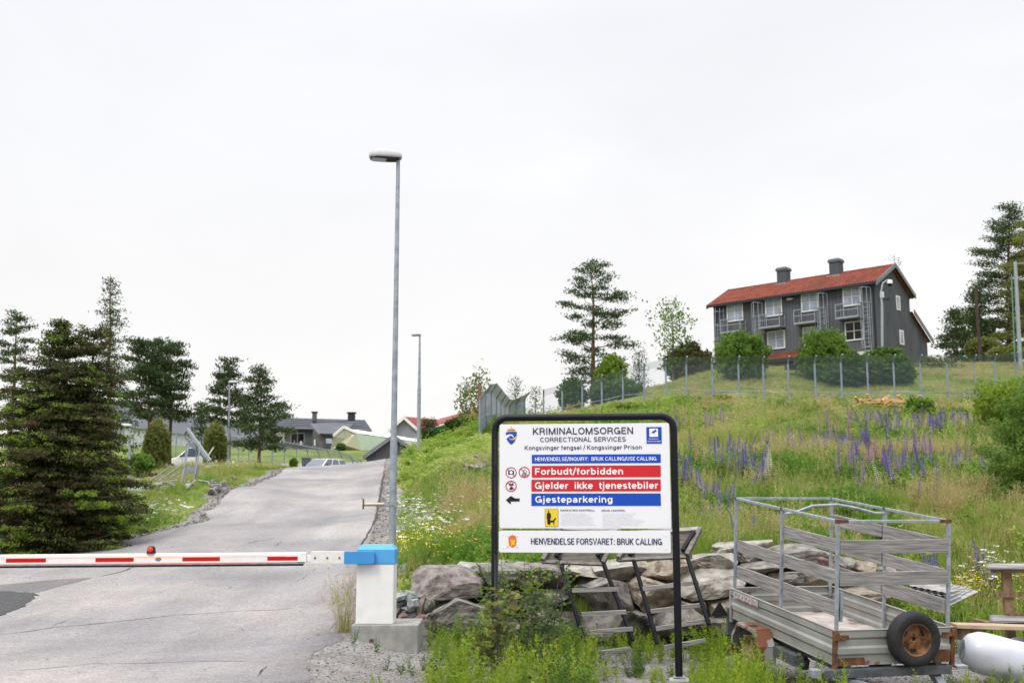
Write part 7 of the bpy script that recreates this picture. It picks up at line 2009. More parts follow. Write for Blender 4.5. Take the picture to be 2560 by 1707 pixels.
# ------------------------------------------------------------------ trees on the hill
conifer('pine_tree', 'tall lone pine with tiered branches on the hill left of the house', 1482, 650, 1012, 83, 102, 'pine', crown=.13, seed=31, dens=1.12, lean=-2,
        prof=[(0, .85), (.12, .75), (.22, 1), (.32, 1.05), (.42, .8), (.52, .9), (.62, .95), (.72, .7), (.8, .6), (.88, .62), (.94, .42), (1, .1)], mat=M_needle2, leaf=.23, quad=28)
birch('birch_tree', 'slender birch between the lone pine and the house', 1682, 765, 965, 86, 58, 33, M_leafmid, dens=1.3)
bush('shrub', 'bronze-green juniper mound left of the house', 1722, 915, 87, 58, 52, M_leafbronze, seed=34, n=5000, leaf=.3, lumps=.5)
conifer('spruce_tree', 'pointed bronze conifer rising from the juniper mound', 1726, 860, 960, 88, 30, 'spruce', seed=35, dens=.8, mat=M_leafbronze)
bush('shrub', 'bright green bush at the foot of the lone pine', 1532, 950, 80, 36, 56, M_leafbright, seed=36, n=4500, leaf=.26, lumps=.55)
bush('shrub', 'darker bush right of the lone pine foot', 1545, 985, 79, 66, 34, M_leafdk, seed=37, n=5000, leaf=.28, lumps=.4)
conifer('spruce_tree', 'little dark spruce with drooping top between pine and birch', 1598, 876, 1000, 84, 30, 'spruce', seed=38, dens=.6, leaf=.18, quad=14)
bush('shrub', 'low leafy shrub left of the lone pine foot', 1432, 990, 80, 34, 40, M_leafdk, seed=39, n=2600, leaf=.28, lumps=.6)
conifer('pine_tree', 'small upright pine standing behind the steel-clad fence', 1290, 944, 1058, 98, 30, 'spruce', crown=.1, seed=41, dens=.55, mat=M_needle2, leaf=.20, quad=14)
conifer('pine_tree', 'small pale pine right of the steel-clad fence end', 1338, 966, 1058, 100, 32, 'spruce', crown=.05, seed=42, dens=.5, mat=M_needle2, leaf=.20, quad=12)
birch('birch_tree', 'thin young birch left of the steel-clad fence end', 1196, 936, 1062, 78, 26, 43, M_leafolive, dens=.9)
birch('birch_tree', 'second thin birch on the bank above the red roof', 1166, 965, 1068, 80, 26, 44, M_leafolive, dens=.9)
bush('shrub', 'green shrub on the bank in front of the red roof, nearest the steel fence', 1135, 1067, 68, 24, 18, M_leafdk, seed=45, n=2400, leaf=.2, lumps=.5)
bush('shrub', 'green shrub on the bank in front of the red roof, middle of three', 1105, 1084, 66, 20, 15, M_leafdk, seed=46, n=2000, leaf=.2, lumps=.5)
bush('shrub', 'green shrub on the bank beside the second lamp post', 1078, 1090, 66, 18, 18, M_leafdk, seed=47, n=2000, leaf=.2, lumps=.5)
conifer('spruce_tree', 'small brown dying spruce in front of the red roof', 1073, 1048, 1100, 70, 16, 'spruce', seed=48, dens=.5, mat=M_leafbronze)
bush('shrub', 'long dark thicket above the bank left of the steel fence', 1172, 1054, 72, 34, 14, M_leafolive, seed=49, n=1800, leaf=.22, lumps=.6)
for X, Yc, rx, rz_, d, sd, mt, lb in ((1856, 895, 62, 62, 78.5, 51, M_leafmid, 'round clipped bush in front of the left half of the house'), (2060, 890, 62, 66, 77.5, 52, M_leafmid, 'round clipped bush in the middle of the house front'),
                                  (2130, 930, 92, 42, 76, 53, M_leafdk, 'wide low bush right of the middle round bush'), (2228, 938, 50, 44, 76, 54, M_leafdk, 'dark low bush at the right end of the house front'), (2212, 895, 46, 24, 79, 55, M_leafmid, 'ragged bush against the plinth under the gable corner')):
    bush('garden_bush', lb, X, Yc, d, rx, rz_, mt, seed=sd, n=12000, leaf=.21, lumps=.46, group='garden bushes in front of the grey house')
bush('shrub', 'white-flowering thin shrub right of the gable', 2340, 915, 84, 44, 20, M_leafolive, seed=56, n=1800, leaf=.22, lumps=.8)
conifer('spruce_tree', 'spruce tip peeping over the right end of the house roof', 2236, 638, 930, 112, 34, 'spruce', seed=57, dens=.8, leaf=.2, quad=10)
conifer('pine_tree', 'tallest pine at the right edge of the picture', 2522, 508, 905, 104, 112, 'pine', crown=.14, seed=61, dens=2.3, prof=[(0, .7), (.2, 1), (.4, .95), (.6, .8), (.8, .5), (.9, .35), (1, .15)], quad=32, leaf=.25)
conifer('pine_tree', 'dense pine cut by the right picture edge', 2585, 530, 905, 100, 110, 'pine', crown=.12, seed=62, dens=2.1, mat=M_leafolive, quad=30, leaf=.25)
conifer('pine_tree', 'medium pine left of the tall right-hand pines', 2438, 720, 905, 102, 62, 'pine', crown=.2, seed=63, dens=1.1)
conifer('pine_tree', 'smallest pine of the right-hand group, nearest the house', 2386, 772, 905, 100, 50, 'pine', crown=.2, seed=64, dens=1.0)
bush('shrub', 'olive shrub under the right-hand pines', 2455, 872, 92, 40, 30, M_leafolive, seed=65, n=2600, leaf=.28)
bush('shrub', 'brown-green shrub behind the steel mast', 2520, 885, 88, 50, 22, M_leafolive, seed=66, n=2600, leaf=.28)
# shrubs on the meadow slope
for X, Yc, rx, rz_, d, sd, mt, lb in ((2300, 1030, 38, 36, 53, 71, M_leafmid, 'round green shrub right of the timber pile'), (2020, 1030, 42, 24, 55, 72, M_leafbright, 'bright low shrub at the left of the timber pile'), (1955, 1034, 36, 24, 55, 73, M_leafmid, 'leafy shrub with bare twigs below the hill fence'),
                                  (2170, 1105, 30, 26, 42, 74, M_leafmid, 'small green shrub in the middle of the lupins'), (2380, 1045, 60, 26, 52, 75, M_leafbright, 'bright thicket below the right end of the fence'), (2510, 1010, 70, 56, 40, 76, M_leafbright, 'tall bright thicket at the upper right of the meadow'),
                                  (2440, 1150, 48, 44, 31, 77, M_leafbright, 'yellow-green sapling thicket left of the dark spruce'), (1846, 1128, 14, 20, 40, 78, M_leafolive, 'small weedy shrub in the left part of the lupins'), (1800, 1005, 30, 14, 63, 79, M_leafmid, 'low green shrub below the fence at its left part'), (1700, 1012, 40, 12, 64, 80, M_leafbright, 'low bright shrub above the right end of the sign'), (2160, 1028, 60, 14, 62, 81, M_leafbright, 'low bright shrub band under the timber pile'), (1570, 1020, 60, 10, 66, 82, M_leafbright, 'low bright band of shrub over the top bar of the sign')):
    bush('shrub', lb, X, Yc, d, rx, rz_, mt, seed=sd, n=3500, lumps=.5)
# dark spruce pushing in from the right edge
conifer('spruce_tree', 'dark drooping spruce pushing in from the right edge', 2625, 925, 1420, 24, 215, 'spruce', seed=67, dens=2.6, mat=M_leafmid, leaf=.085, prof=[(0, .8), (.1, .95), (.4, .9), (.65, .75), (.85, .5), (1, .1)], quad=30)
bush('shrub', 'bright leafy undergrowth in front of the right-hand spruce', 2560, 1225, 25, 40, 60, M_leafmid, seed=68, n=5000)
# brushwood heaps
def brush(name, label, X, Y, d, wpx, hpx, seed):
    rs = np.random.default_rng(seed); c = P(X, Y, d); m = d / FPX
    root = empty(name, onground(X, d), label, 'brushwood')
    mb = MB()
    for k in range(260):
        p = np.array(c) + rs.normal(0, 1, 3) * np.array([wpx * m * .42, wpx * m * .2, hpx * m * .30])
        a = rs.uniform(0, 6.28); L = rs.uniform(.3, 1.0); e = p + np.array([math.cos(a) * L, math.sin(a) * L * .5, rs.normal(0, .12)])
        mb.bar(p, e, .025, .025)
    mb.build('twigs', M_twig, root, world=True)['kind'] = 'stuff'
brush('brush_pile', 'brown heap of cut branches under the timber pile', 2245, 1046, 53.5, 110, 26, 1)
brush('brush_pile', 'low heap of cut branches and earth above the right sign corner', 1765, 1052, 53.5, 120, 20, 2)

# ------------------------------------------------------------------ small plants: meshes shared by many
def blades(n, h, r, w, seed, mat, curve=.35, seg=3, head=False, headmat=None):
    rs = np.random.default_rng(seed); V, F, MI = [], [], []
    for k in range(n):
        a = rs.uniform(0, 6.28); rr = r * math.sqrt(rs.random()); b = np.array([math.cos(a) * rr, math.sin(a) * rr, -.03])
        hh = h * rs.uniform(.55, 1.1); ca = rs.uniform(0, 6.28); cv = curve * rs.uniform(.2, 1.2) * hh
        sa = rs.uniform(0, 6.28); sd = np.array([math.cos(sa), math.sin(sa), 0])
        i0 = len(V)
        for s in range(seg + 1):
            t_ = s / seg; c = b + np.array([math.cos(ca) * cv * t_ * t_, math.sin(ca) * cv * t_ * t_, hh * t_ * (1 - .18 * t_)])
            ww = w * (1 - t_ * .9) * .5
            V += [c + sd * ww, c - sd * ww]
        for s in range(seg): F.append((i0 + 2 * s, i0 + 2 * s + 1, i0 + 2 * s + 3, i0 + 2 * s + 2)); MI.append(0)
        if head:
            tipc = V[-1]
            for j in range(7):
                i1 = len(V); o = tipc + np.array([rs.normal(0, .012), rs.normal(0, .012), -j * .022 + .02]); d_ = unit(rs.normal(0, 1, 3) * .6 + [0, 0, .8]); s_ = unit(np.cross(d_, rs.normal(0, 1, 3)))
                V += [o - d_ * .02, o + s_ * .006, o + d_ * .02, o - s_ * .006]; F.append((i1, i1 + 1, i1 + 2, i1 + 3)); MI.append(1)
    return np.array(V), np.array(F), np.array(MI)
def proto(name, V, F, MI, mats):
    me = np_mesh(name, V, F, mats, MI)
    return bpy.data.objects.new(name, me)          # a source for scattering, never linked itself
def grassmat(name, stops, trans=.4, scale=.22, rnd=.35, c_add=None):
    m = bpy.data.materials.new(name); m.use_nodes = True; t = m.node_tree; b = t.nodes['Principled BSDF']
    b.inputs['Roughness'].default_value = .6; b.inputs['Specular IOR Level'].default_value = .25
    N = lambda tp, **k: (lambda n: ([setattr(n, a, v) for a, v in k.items()], n)[1])(t.nodes.new(tp))
    oi = N('ShaderNodeObjectInfo'); no = N('ShaderNodeTexNoise'); no.inputs['Scale'].default_value = scale; no.inputs['Detail'].default_value = 4
    t.links.new(oi.outputs['Location'], no.inputs['Vector'])
    m1 = N('ShaderNodeMath', operation='MULTIPLY_ADD'); m1.inputs[1].default_value = rnd; t.links.new(oi.outputs['Random'], m1.inputs[0])
    mr = N('ShaderNodeMapRange'); mr.inputs['From Min'].default_value = .3; mr.inputs['From Max'].default_value = .7; mr.inputs['To Max'].default_value = 1 - rnd; t.links.new(no.outputs['Fac'], mr.inputs['Value'])
    t.links.new(mr.outputs[0], m1.inputs[2])
    r_ = N('ShaderNodeValToRGB'); el = r_.color_ramp.elements
    el[0].position, el[0].color = stops[0][0], (*stops[0][1], 1); el[1].position, el[1].color = stops[-1][0], (*stops[-1][1], 1)
    for p_, c_ in stops[1:-1]: e_ = el.new(p_); e_.color = (*c_, 1)
    t.links.new(m1.outputs[0], r_.inputs[0]); t.links.new(r_.outputs[0], b.inputs['Base Color'])
    tr = N('ShaderNodeBsdfTranslucent'); t.links.new(r_.outputs[0], tr.inputs['Color']); ms = N('ShaderNodeMixShader'); ms.inputs[0].default_value = trans
    t.links.new(b.outputs[0], ms.inputs[1]); t.links.new(tr.outputs[0], ms.inputs[2]); t.links.new(ms.outputs[0], t.nodes['Material Output'].inputs[0])
    return m
MG_green = grassmat('meadow_grass_green', [(0, (.11, .21, .022)), (.35, (.19, .30, .04)), (.65, (.30, .38, .075)), (1, (.42, .42, .14))])
MG_tan = grassmat('ripening_grass', [(0, (.32, .34, .10)), (.5, (.45, .39, .17)), (1, (.48, .34, .20))])
MG_herb = grassmat('leafy_herbs', [(0, (.08, .18, .022)), (.5, (.15, .29, .035)), (1, (.27, .40, .055))])
MG_fern = grassmat('yellow_green_herbs', [(0, (.19, .32, .035)), (.5, (.33, .45, .07)), (1, (.50, .55, .2))])
MG_mown = grassmat('short_hay_grass', [(0, (.17, .26, .04)), (.32, (.28, .34, .08)), (.58, (.44, .39, .15)), (.85, (.50, .39, .22)), (1, (.36, .26, .15))], scale=.45)
MG_weed = grassmat('bright_weeds', [(0, (.10, .18, .018)), (.5, (.24, .34, .028)), (1, (.42, .48, .055))], scale=.8, trans=.45)
MG_weeddk = grassmat('dull_weeds', [(0, (.045, .10, .022)), (.6, (.10, .18, .035)), (1, (.19, .26, .05))], scale=.8, trans=.4)
M_petal = nmat('white_petals', (.74, .74, .68), rough=.7); M_yel = nmat('yellow_petals', (.80, .60, .02), rough=.6)
def herb(n, h, seed, lw=.03, ll=.09, spread=.12, stems=5):
    rs = np.random.default_rng(seed); C, D = [], []
    V, F = [], []
    for s in range(stems):
        a = rs.uniform(0, 6.28); tip = np.array([math.cos(a) * spread * rs.uniform(.3, 1.6), math.sin(a) * spread * rs.uniform(.3, 1.6), h * rs.uniform(.6, 1.1)])
        i0 = len(V); V += [[-.004, 0, -.03], [.004, 0, -.03], tip + [.002, 0, 0], tip - [.002, 0, 0]]; F.append((i0, i0 + 1, i0 + 2, i0 + 3))
        for k in range(n // stems):
            t_ = rs.uniform(.12, 1); p = tip * t_; aa = rs.uniform(0, 6.28); d_ = np.array([math.cos(aa), math.sin(aa), rs.uniform(-.1, .9)])
            l_ = ll * rs.uniform(.5, 1.2) * (1.15 - .5 * t_); C.append(p + unit(d_) * l_ * .5); D.append((d_, l_))
    V = np.array(V, float); F = np.array(F)
    dd = np.array([x[0] for x in D]); l_ = np.array([x[1] for x in D])
    v2, f2 = leaf_quads(np.array(C), dd, l_, l_ * lw / ll, rs)
    return np.concatenate([V, v2]), np.concatenate([F, f2 + len(V)]), np.zeros(len(F) + len(f2), int)
def tansy(h, seed, spread=.10, nst=4):
    """upright stems with feathery leaves made of paired narrow leaflets"""
    rs = np.random.default_rng(seed); V, F = [], []; C, D, L = [], [], []
    for s in range(nst):
        a = rs.uniform(0, 6.28); hh = h * rs.uniform(.6, 1.08); tip = np.array([math.cos(a) * spread * rs.uniform(.3, 1.5), math.sin(a) * spread * rs.uniform(.3, 1.5), hh])
        i0 = len(V); V += [[-.005, 0, -.03], [.005, 0, -.03], tip + [.002, 0, 0], tip - [.002, 0, 0]]; F.append((i0, i0 + 1, i0 + 2, i0 + 3))
        nl = int(11 * hh / .5)
        for k in range(nl):
            t_ = .15 + .85 * k / nl; b = tip * t_; aa = k * 2.4 + rs.uniform(-.4, .4); ll = (.15 - .09 * t_) * rs.uniform(.8, 1.2)
            d_ = np.array([math.cos(aa), math.sin(aa), .75 + .9 * t_]); d_ /= np.linalg.norm(d_); sd = np.cross(d_, [0, 0, 1]); sd /= np.linalg.norm(sd) + 1e-6
            for j in range(6):
                u = (j + .6) / 6.2; q = b + d_ * ll * u - np.array([0, 0, .35 * ll * u * u])
                w_ = ll * .34 * math.sin(math.pi * min(.93, u + .12))
                for sg in (1, -1):
                    dl_ = sd * sg * .8 + d_ * .6; C.append(q + dl_ * w_ * .5); D.append(dl_); L.append(w_ * 1.1)
            C.append(b + d_ * ll * .95); D.append(d_); L.append(ll * .25)
    V = np.array(V, float); F = np.array(F); L = np.array(L)
    v2, f2 = leaf_quads(np.array(C), np.array(D), L, L * .30 + .003, rs)
    return np.concatenate([V, v2]), np.concatenate([F, f2 + len(V)]), np.zeros(len(F) + len(f2), int)
def umbel(seed, h=.55, yellow=False):
    rs = np.random.default_rng(seed); V, F, MI = [], [], []
    for s in range(4):
        a = rs.uniform(0, 6.28); tip = np.array([math.cos(a) * .12 * rs.uniform(.2, 1.3), math.sin(a) * .12 * rs.uniform(.2, 1.3), h * rs.uniform(.7, 1.1)])
        i0 = len(V); V += [[-.004, 0, 0], [.004, 0, 0], tip + [.002, 0, 0], tip - [.002, 0, 0]]; F.append((i0, i0 + 1, i0 + 2, i0 + 3)); MI.append(0)
        for k in range(3 if yellow else 16):
            c = tip + np.array([rs.normal(0, .022), rs.normal(0, .022), rs.normal(0, .005)]); r = .014 if not yellow else .011; i0 = len(V)
            n_ = np.array([rs.normal(0, .35), rs.normal(0, .35) - .3, 1.0]); n_ /= np.linalg.norm(n_); x_ = np.cross(n_, [0, 1, .2]); x_ /= np.linalg.norm(x_); y_ = np.cross(n_, x_)
            V += [c + x_ * r, c + y_ * r, c - x_ * r, c - y_ * r]; F.append((i0, i0 + 1, i0 + 2, i0 + 3)); MI.append(1)
    return np.array(V), np.array(F), np.array(MI)
def scatter(name, pts, protos, pick, scl, seed, label=None, kind='stuff', sink=0.0, tilt=.12):
    """one object whose points carry instances of the prototype meshes"""
    rs = np.random.default_rng(seed); n = len(pts)
    cl = bpy.data.collections.new(name + '_sources')
    for i, p in enumerate(protos): p.name = '%s_source_%02d' % (name, i); cl.objects.link(p)
    me = bpy.data.meshes.new(name); me.vertices.add(n); me.vertices.foreach_set('co', np.asarray(pts, np.float32).ravel())
    rot = np.stack([rs.normal(0, tilt, n), rs.normal(0, tilt, n), rs.uniform(0, 6.283, n)], -1)
    a = me.attributes.new('turn', 'FLOAT_VECTOR', 'POINT'); a.data.foreach_set('vector', rot.astype(np.float32).ravel())
    scl = np.asarray(scl, float); scl = np.repeat(scl[:, None], 3, 1) if scl.ndim == 1 else scl
    a = me.attributes.new('size', 'FLOAT_VECTOR', 'POINT'); a.data.foreach_set('vector', scl.astype(np.float32).ravel())
    a = me.attributes.new('pick', 'INT', 'POINT'); a.data.foreach_set('value', np.asarray(pick, np.int32))
    o = bpy.data.objects.new(name, me); COL.objects.link(o)
    g = bpy.data.node_groups.new(name, 'GeometryNodeTree')
    g.interface.new_socket('Geometry', in_out='INPUT', socket_type='NodeSocketGeometry'); g.interface.new_socket('Geometry', in_out='OUTPUT', socket_type='NodeSocketGeometry')
    gi, go = g.nodes.new('NodeGroupInput'), g.nodes.new('NodeGroupOutput')
    ip = g.nodes.new('GeometryNodeInstanceOnPoints'); ci = g.nodes.new('GeometryNodeCollectionInfo')
    ci.inputs['Collection'].default_value = cl; ci.inputs['Separate Children'].default_value = True; ci.inputs['Reset Children'].default_value = True
    def na(nm, tp):
        x = g.nodes.new('GeometryNodeInputNamedAttribute'); x.data_type = tp; x.inputs['Name'].default_value = nm; return x.outputs['Attribute']
    g.links.new(gi.outputs[0], ip.inputs['Points']); g.links.new(ci.outputs[0], ip.inputs['Instance'])
    ip.inputs['Pick Instance'].default_value = True
    g.links.new(na('pick', 'INT'), ip.inputs['Instance Index']); g.links.new(na('turn', 'FLOAT_VECTOR'), ip.inputs['Rotation']); g.links.new(na('size', 'FLOAT_VECTOR'), ip.inputs['Scale'])
    g.links.new(ip.outputs[0], go.inputs[0])
    md = o.modifiers.new('scatter', 'NODES'); md.node_group = g
    tag(o, label, kind=kind)
    return o
rs = np.random.default_rng(99)
def sample_band(dens_f, d0, d1, margin=6, seed=0):
    rs = np.random.default_rng(seed); X, Y = [], []
    edges = np.geomspace(d0, d1, 60)
    for a, b in zip(edges[:-1], edges[1:]):
        dm = (a + b) / 2; w = .49 * dm + margin; n = int(dens_f(dm) * (b - a) * 2 * w)
        X.append(rs.uniform(-w, w, n)); Y.append(rs.uniform(a, b, n))
    return np.concatenate(X), np.concatenate(Y)
def in_house(x, y):
    q = np.stack([x - HX, y - HY], -1); u = q @ np.array([ex.x, ex.y]); v = q @ np.array([ey.x, ey.y])
    return (u > -.6) & (u < LH + .6) & (v > -.8) & (v < 10)
x, y = sample_band(lambda d: 62 * min(1, (21 / d) ** 1.25), 15.5, 98, seed=1)
gv_ = gravel(x, y) + .25 * vnoise(x, y, .5, 9)
k = (road_in(x, y) < -.35) & (gv_ < .55) & ~in_house(x, y)
k &= ~((x < -4) & (y > 84))
x, y = x[k], y[k]
z = gz(x, y)
nf = vnoise(x, y, 3.2, 21) + .5 * vnoise(x, y, 1.0, 22)
nt_ = vnoise(x, y, 3.4, 31) + .6 * vnoise(x, y, 1.3, 32)
r_ = rs.random(len(x))
pick = np.where(r_ < .55, 0, np.where(r_ < .8, 1, 2))
pick = np.where((nt_ > .55) & (rs.random(len(x)) < .4), 3, pick)
pick = np.where((nf < -.22) & (rs.random(len(x)) < .75), 4, pick)
up_ = (y > 68.8) & (x > 3)
bankf = (x > -6.2) & (x < -.5) & (y > 44) & (y < 66)
pick = np.where(bankf & (rs.random(len(x)) < .65), 5, pick)
pick = np.where(up_, 6, pick)
leftv = (x < -4)
sc_ = rs.uniform(.7, 1.25, len(x)) * (1 + .25 * vnoise(x, y, 2.5, 41))
sc_ *= np.where(up_, .8, 1) * np.where(leftv, .8, 1) * np.where(y < 26, .95, 1.05)
edge = np.clip((-road_in(x, y) - .3) / 2.0, .35, 1)
sc_ *= edge
sc_ *= np.where((y > 60) & (x < 9) & (x > 0), .6, 1)
sc_ *= np.where((vnoise(x, y, 1.1, 44) > .45) & ~up_, 1.35, 1) * np.where(vnoise(x, y, 1.8, 45) < -.5, .6, 1)
wide = np.clip(y / 30, 1, 2.4)
pr = [proto('t', *blades(20, .52, .15, .013, 1, MG_green), [MG_green, MG_green]), proto('t', *blades(26, .40, .17, .012, 2, MG_green, .6), [MG_green, MG_green]), proto('t', *blades(14, .66, .12, .010, 3, MG_green, .25, head=True), [MG_green, MG_tan]),
      proto('t', *blades(17, .68, .16, .008, 4, MG_tan, .3, head=True), [MG_tan, MG_tan]), proto('t', *herb(70, .38, 5, .04, .09, .16), [MG_herb]), proto('t', *herb(90, .6, 6, .045, .11, .22, 6), [MG_fern]), proto('t', *blades(26, .26, .22, .014, 7, MG_mown, .9), [MG_mown, MG_mown])]
scatter('meadow_grass', np.stack([x, y, z - .02], -1), pr, pick, np.stack([sc_ * wide, sc_ * wide, sc_], -1), 5, 'tall meadow grass and herbs on the slopes')
x, y = sample_band(lambda d: .55 * min(1, (26 / d)), 17, 68, margin=3, seed=12)
k = (road_in(x, y) < -.8) & (gravel(x, y) < .3) & (x > -6) & (vnoise(x, y, 4, 71) > -.35); x, y = x[k], y[k]
hp = [proto('h', *herb(150, .62, 31, .045, .10, .30, 9), [MG_herb]), proto('h', *herb(170, .5, 32, .05, .12, .38, 9), [MG_herb]), proto('h', *herb(120, .8, 33, .04, .12, .26, 8), [MG_fern])]
hsz = rs.uniform(.7, 1.5, len(x)) * np.clip(y / 40, .8, 1.4)
scatter('tall_herbs', np.stack([x, y, gz(x, y) - .02], -1), hp, rs.integers(0, 3, len(x)), np.stack([hsz * 1.25, hsz * 1.25, hsz], -1), 15, 'clumps of tall leafy herbs standing out of the meadow grass')
# thin grass and weeds coming through the gravel yard, thick below the sign and wall
x, y = sample_band(lambda d: 60, 9.6, 17.5, margin=2, seed=2)
fx = (1280 + x / y * FPX)
def bandw(lo, hi, f): return sstep((fx - lo) / f) * sstep((hi - fx) / f)
w = .95 * bandw(1040, 1520, 90) * sstep((16.2 - y) / .8) + .80 * bandw(1480, 1700, 60) * (vnoise(x, y, .5, 51) > -.1) + .75 * bandw(1690, 1930, 60) * (vnoise(x, y, .8, 52) > -.4) + .75 * bandw(2140, 2800, 80) * (vnoise(x, y, .9, 53) > -.2) * sstep((13.6 - y) / .5) \
    + .40 * bandw(860, 1060, 50) * (vnoise(x, y, .5, 54) > .15) * sstep((14.1 - y) / .4)
w = np.where((y > 16.2) & (fx > 2230), .8, w)
w = w * (road_in(x, y) < -.25)
# keep the trailer's own floor space and the stands free
tq = np.stack([x - TF.x, y - TF.y], -1); tu = tq @ np.array([math.cos(R(14.3)), math.sin(R(14.3))]); tv = tq @ np.array([-math.sin(R(14.3)), math.cos(R(14.3))])
w = np.where((tu > -.25) & (tu < 1.7) & (tv > -.3) & (tv < 2.7), 0, w)
w = np.where((fx > 875) & (fx < 1062) & (y > 14.2) & (y < 15.6), 0, w)
w += .5 * bandw(1830, 2100, 60) * (y < 12.2) * (vnoise(x, y, .6, 56) > .0)
w = w * (road_in(x, y) < -.25)
keep = rs.random(len(x)) < w * np.where((fx > 1380) & (fx < 2000), .95, .72)
x, y, fx = x[keep], y[keep], fx[keep]; z = gz(x, y)
dkp = vnoise(x, y, .9, 61) > .05
pick = rs.integers(0, 3, len(x)); pick = np.where(dkp & (fx < 1600), pick + 3, pick); pick = np.where(rs.random(len(x)) < .22, 6, pick)
hs_ = rs.uniform(.55, 1.1, len(x)) * (1 + .25 * vnoise(x, y, .8, 62))
hs_ *= np.where((fx > 1040) & (fx < 1200) & (y > 12.5), .68, 1.0)
hs_ *= np.where(fx < 1062, .45, np.where((fx > 1500) & (fx < 1690), .62, 1.0)) * np.where(y > 16.2, .8, 1)
hs_ *= np.where(fx > 2200, .75, 1)
pr = [proto('w', *tansy(.52, 11), [MG_weed]), proto('w', *tansy(.62, 12, .08, 3), [MG_weed]), proto('w', *herb(60, .42, 13, .022, .07, .12, 5), [MG_weed]), proto('w', *tansy(.58, 14), [MG_weeddk]), proto('w', *herb(70, .5, 15, .05, .09, .16, 5), [MG_weeddk]), proto('w', *tansy(.50, 16, .12, 5), [MG_weeddk]), proto('w', *blades(18, .42, .10, .008, 17, MG_green, .5), [MG_green, MG_green])]
scatter('weeds', np.stack([x, y, z - .02], -1), pr, pick, hs_, 6, 'feathery weeds growing through the gravel below the sign')
# dry grass clump at the barrier
x = rs.normal(P(864, 1540, 15.0).x, .05, 11); y = rs.normal(15.0, .06, 11)
dg = scatter('dry_grass', np.stack([x, y, gz(x, y)], -1), [proto('d', *blades(10, 1.0, .05, .007, 18, MG_tan, .28, head=True), [MG_tan, MG_tan])], np.zeros(11, int), rs.uniform(.6, 1.0, 11), 7, 'dry straw-coloured grass clump left of the barrier post')
# flowers
def cluster_px(lst, seed):
    rs = np.random.default_rng(seed); out = []
    for X, Y, sx_, sy_, n in lst:
        for _ in range(n):
            p = hit(X + rs.normal(0, sx_), Y + rs.normal(0, sy_), 12)
            if road_in(p.x, p.y) < -.3: out.append(p)
    return np.array([tuple(p) for p in out])
pw = cluster_px([(1040, 1330, 45, 24, 70), (1010, 1290, 30, 10, 22), (1080, 1370, 50, 18, 16), (375, 1310, 40, 14, 36), (300, 1330, 40, 10, 14), (170, 1352, 20, 5, 8), (560, 1178, 35, 7, 40), (2380, 1050, 40, 10, 14), (2350, 925, 30, 10, 30), (2480, 1490, 50, 25, 24)], 3)
scatter('white_flowers', pw, [proto('f', *umbel(1), [MG_herb, M_petal]), proto('f', *umbel(2, .65), [MG_herb, M_petal])], rs.integers(0, 2, len(pw)), rs.uniform(.7, 1.2, len(pw)), 8, 'white umbels and daisies in the grass')
py_ = cluster_px([(1080, 1408, 65, 14, 60), (1320, 1392, 60, 10, 34), (2420, 1535, 50, 14, 70), (2480, 1520, 50, 10, 24), (1000, 1440, 20, 12, 12), (1100, 1370, 60, 24, 14)], 4)
scatter('buttercups', py_, [proto('y', *umbel(5, .5, True), [MG_herb, M_yel]), proto('y', *umbel(6, .42, True), [MG_herb, M_yel])], rs.integers(0, 2, len(py_)), rs.uniform(.8, 1.3, len(py_)), 9, 'yellow buttercups above the boulders and beside the trestle')
# loose stones on the gravel yard
x, y = sample_band(lambda d: 420, 9.8, 16.3, margin=1, seed=8)
gk = (gravel(x, y) > .5) & (road_in(x, y) < -.02); x, y = x[gk], y[gk]
ps = []
for i in range(5):
    me = rock_mesh(900 + i, 1, 8, mat=M_rock[(0, 1, 2, 5, 0)[i]], rough=.02); ps.append(bpy.data.objects.new('stone', me))
sz_ = .006 + .012 * rs.random(len(x)) ** 3
scatter('gravel_stones', np.stack([x, y, gz(x, y) + sz_ * .2], -1), ps, rs.integers(0, 5, len(x)), np.stack([sz_, sz_ * .8, sz_ * .55], -1), 10, 'loose gravel of the yard')
# scree on the bank and rubble at the left
ps2 = [bpy.data.objects.new('stone', rock_mesh(940 + i, 2, 9, mat=M_rock[(0, 1, 0, 5)[i]], rough=.03)) for i in range(4)]
sc = cluster_px([(1190, 1150, 40, 20, 260), (1150, 1170, 40, 10, 90)], 5)
sz_ = .10 + .22 * rs.random(len(sc)) ** 2
scatter('bank_scree', sc + np.array([0, 0, .22]), ps2, rs.integers(0, 4, len(sc)), np.stack([sz_ * 1.4, sz_, sz_ * .4], -1), 11, 'grey scree showing through the bank', tilt=.25)
ps3 = [bpy.data.objects.new('stone', rock_mesh(960 + i, 2, 9, mat=M_rock[(0, 1, 0, 5)[i]], rough=.03)) for i in range(4)]
sc = cluster_px([(370, 1212, 34, 9, 140), (440, 1200, 60, 10, 90), (560, 1236, 22, 7, 60), (350, 1190, 20, 5, 30)], 6)
sz_ = .05 + .16 * rs.random(len(sc)) ** 2
scatter('rubble', sc + np.array([0, 0, .12]), ps3, rs.integers(0, 4, len(sc)), np.stack([sz_ * 1.3, sz_, sz_ * .7], -1), 12, 'stony rubble around the steel ramp frame', tilt=.25)
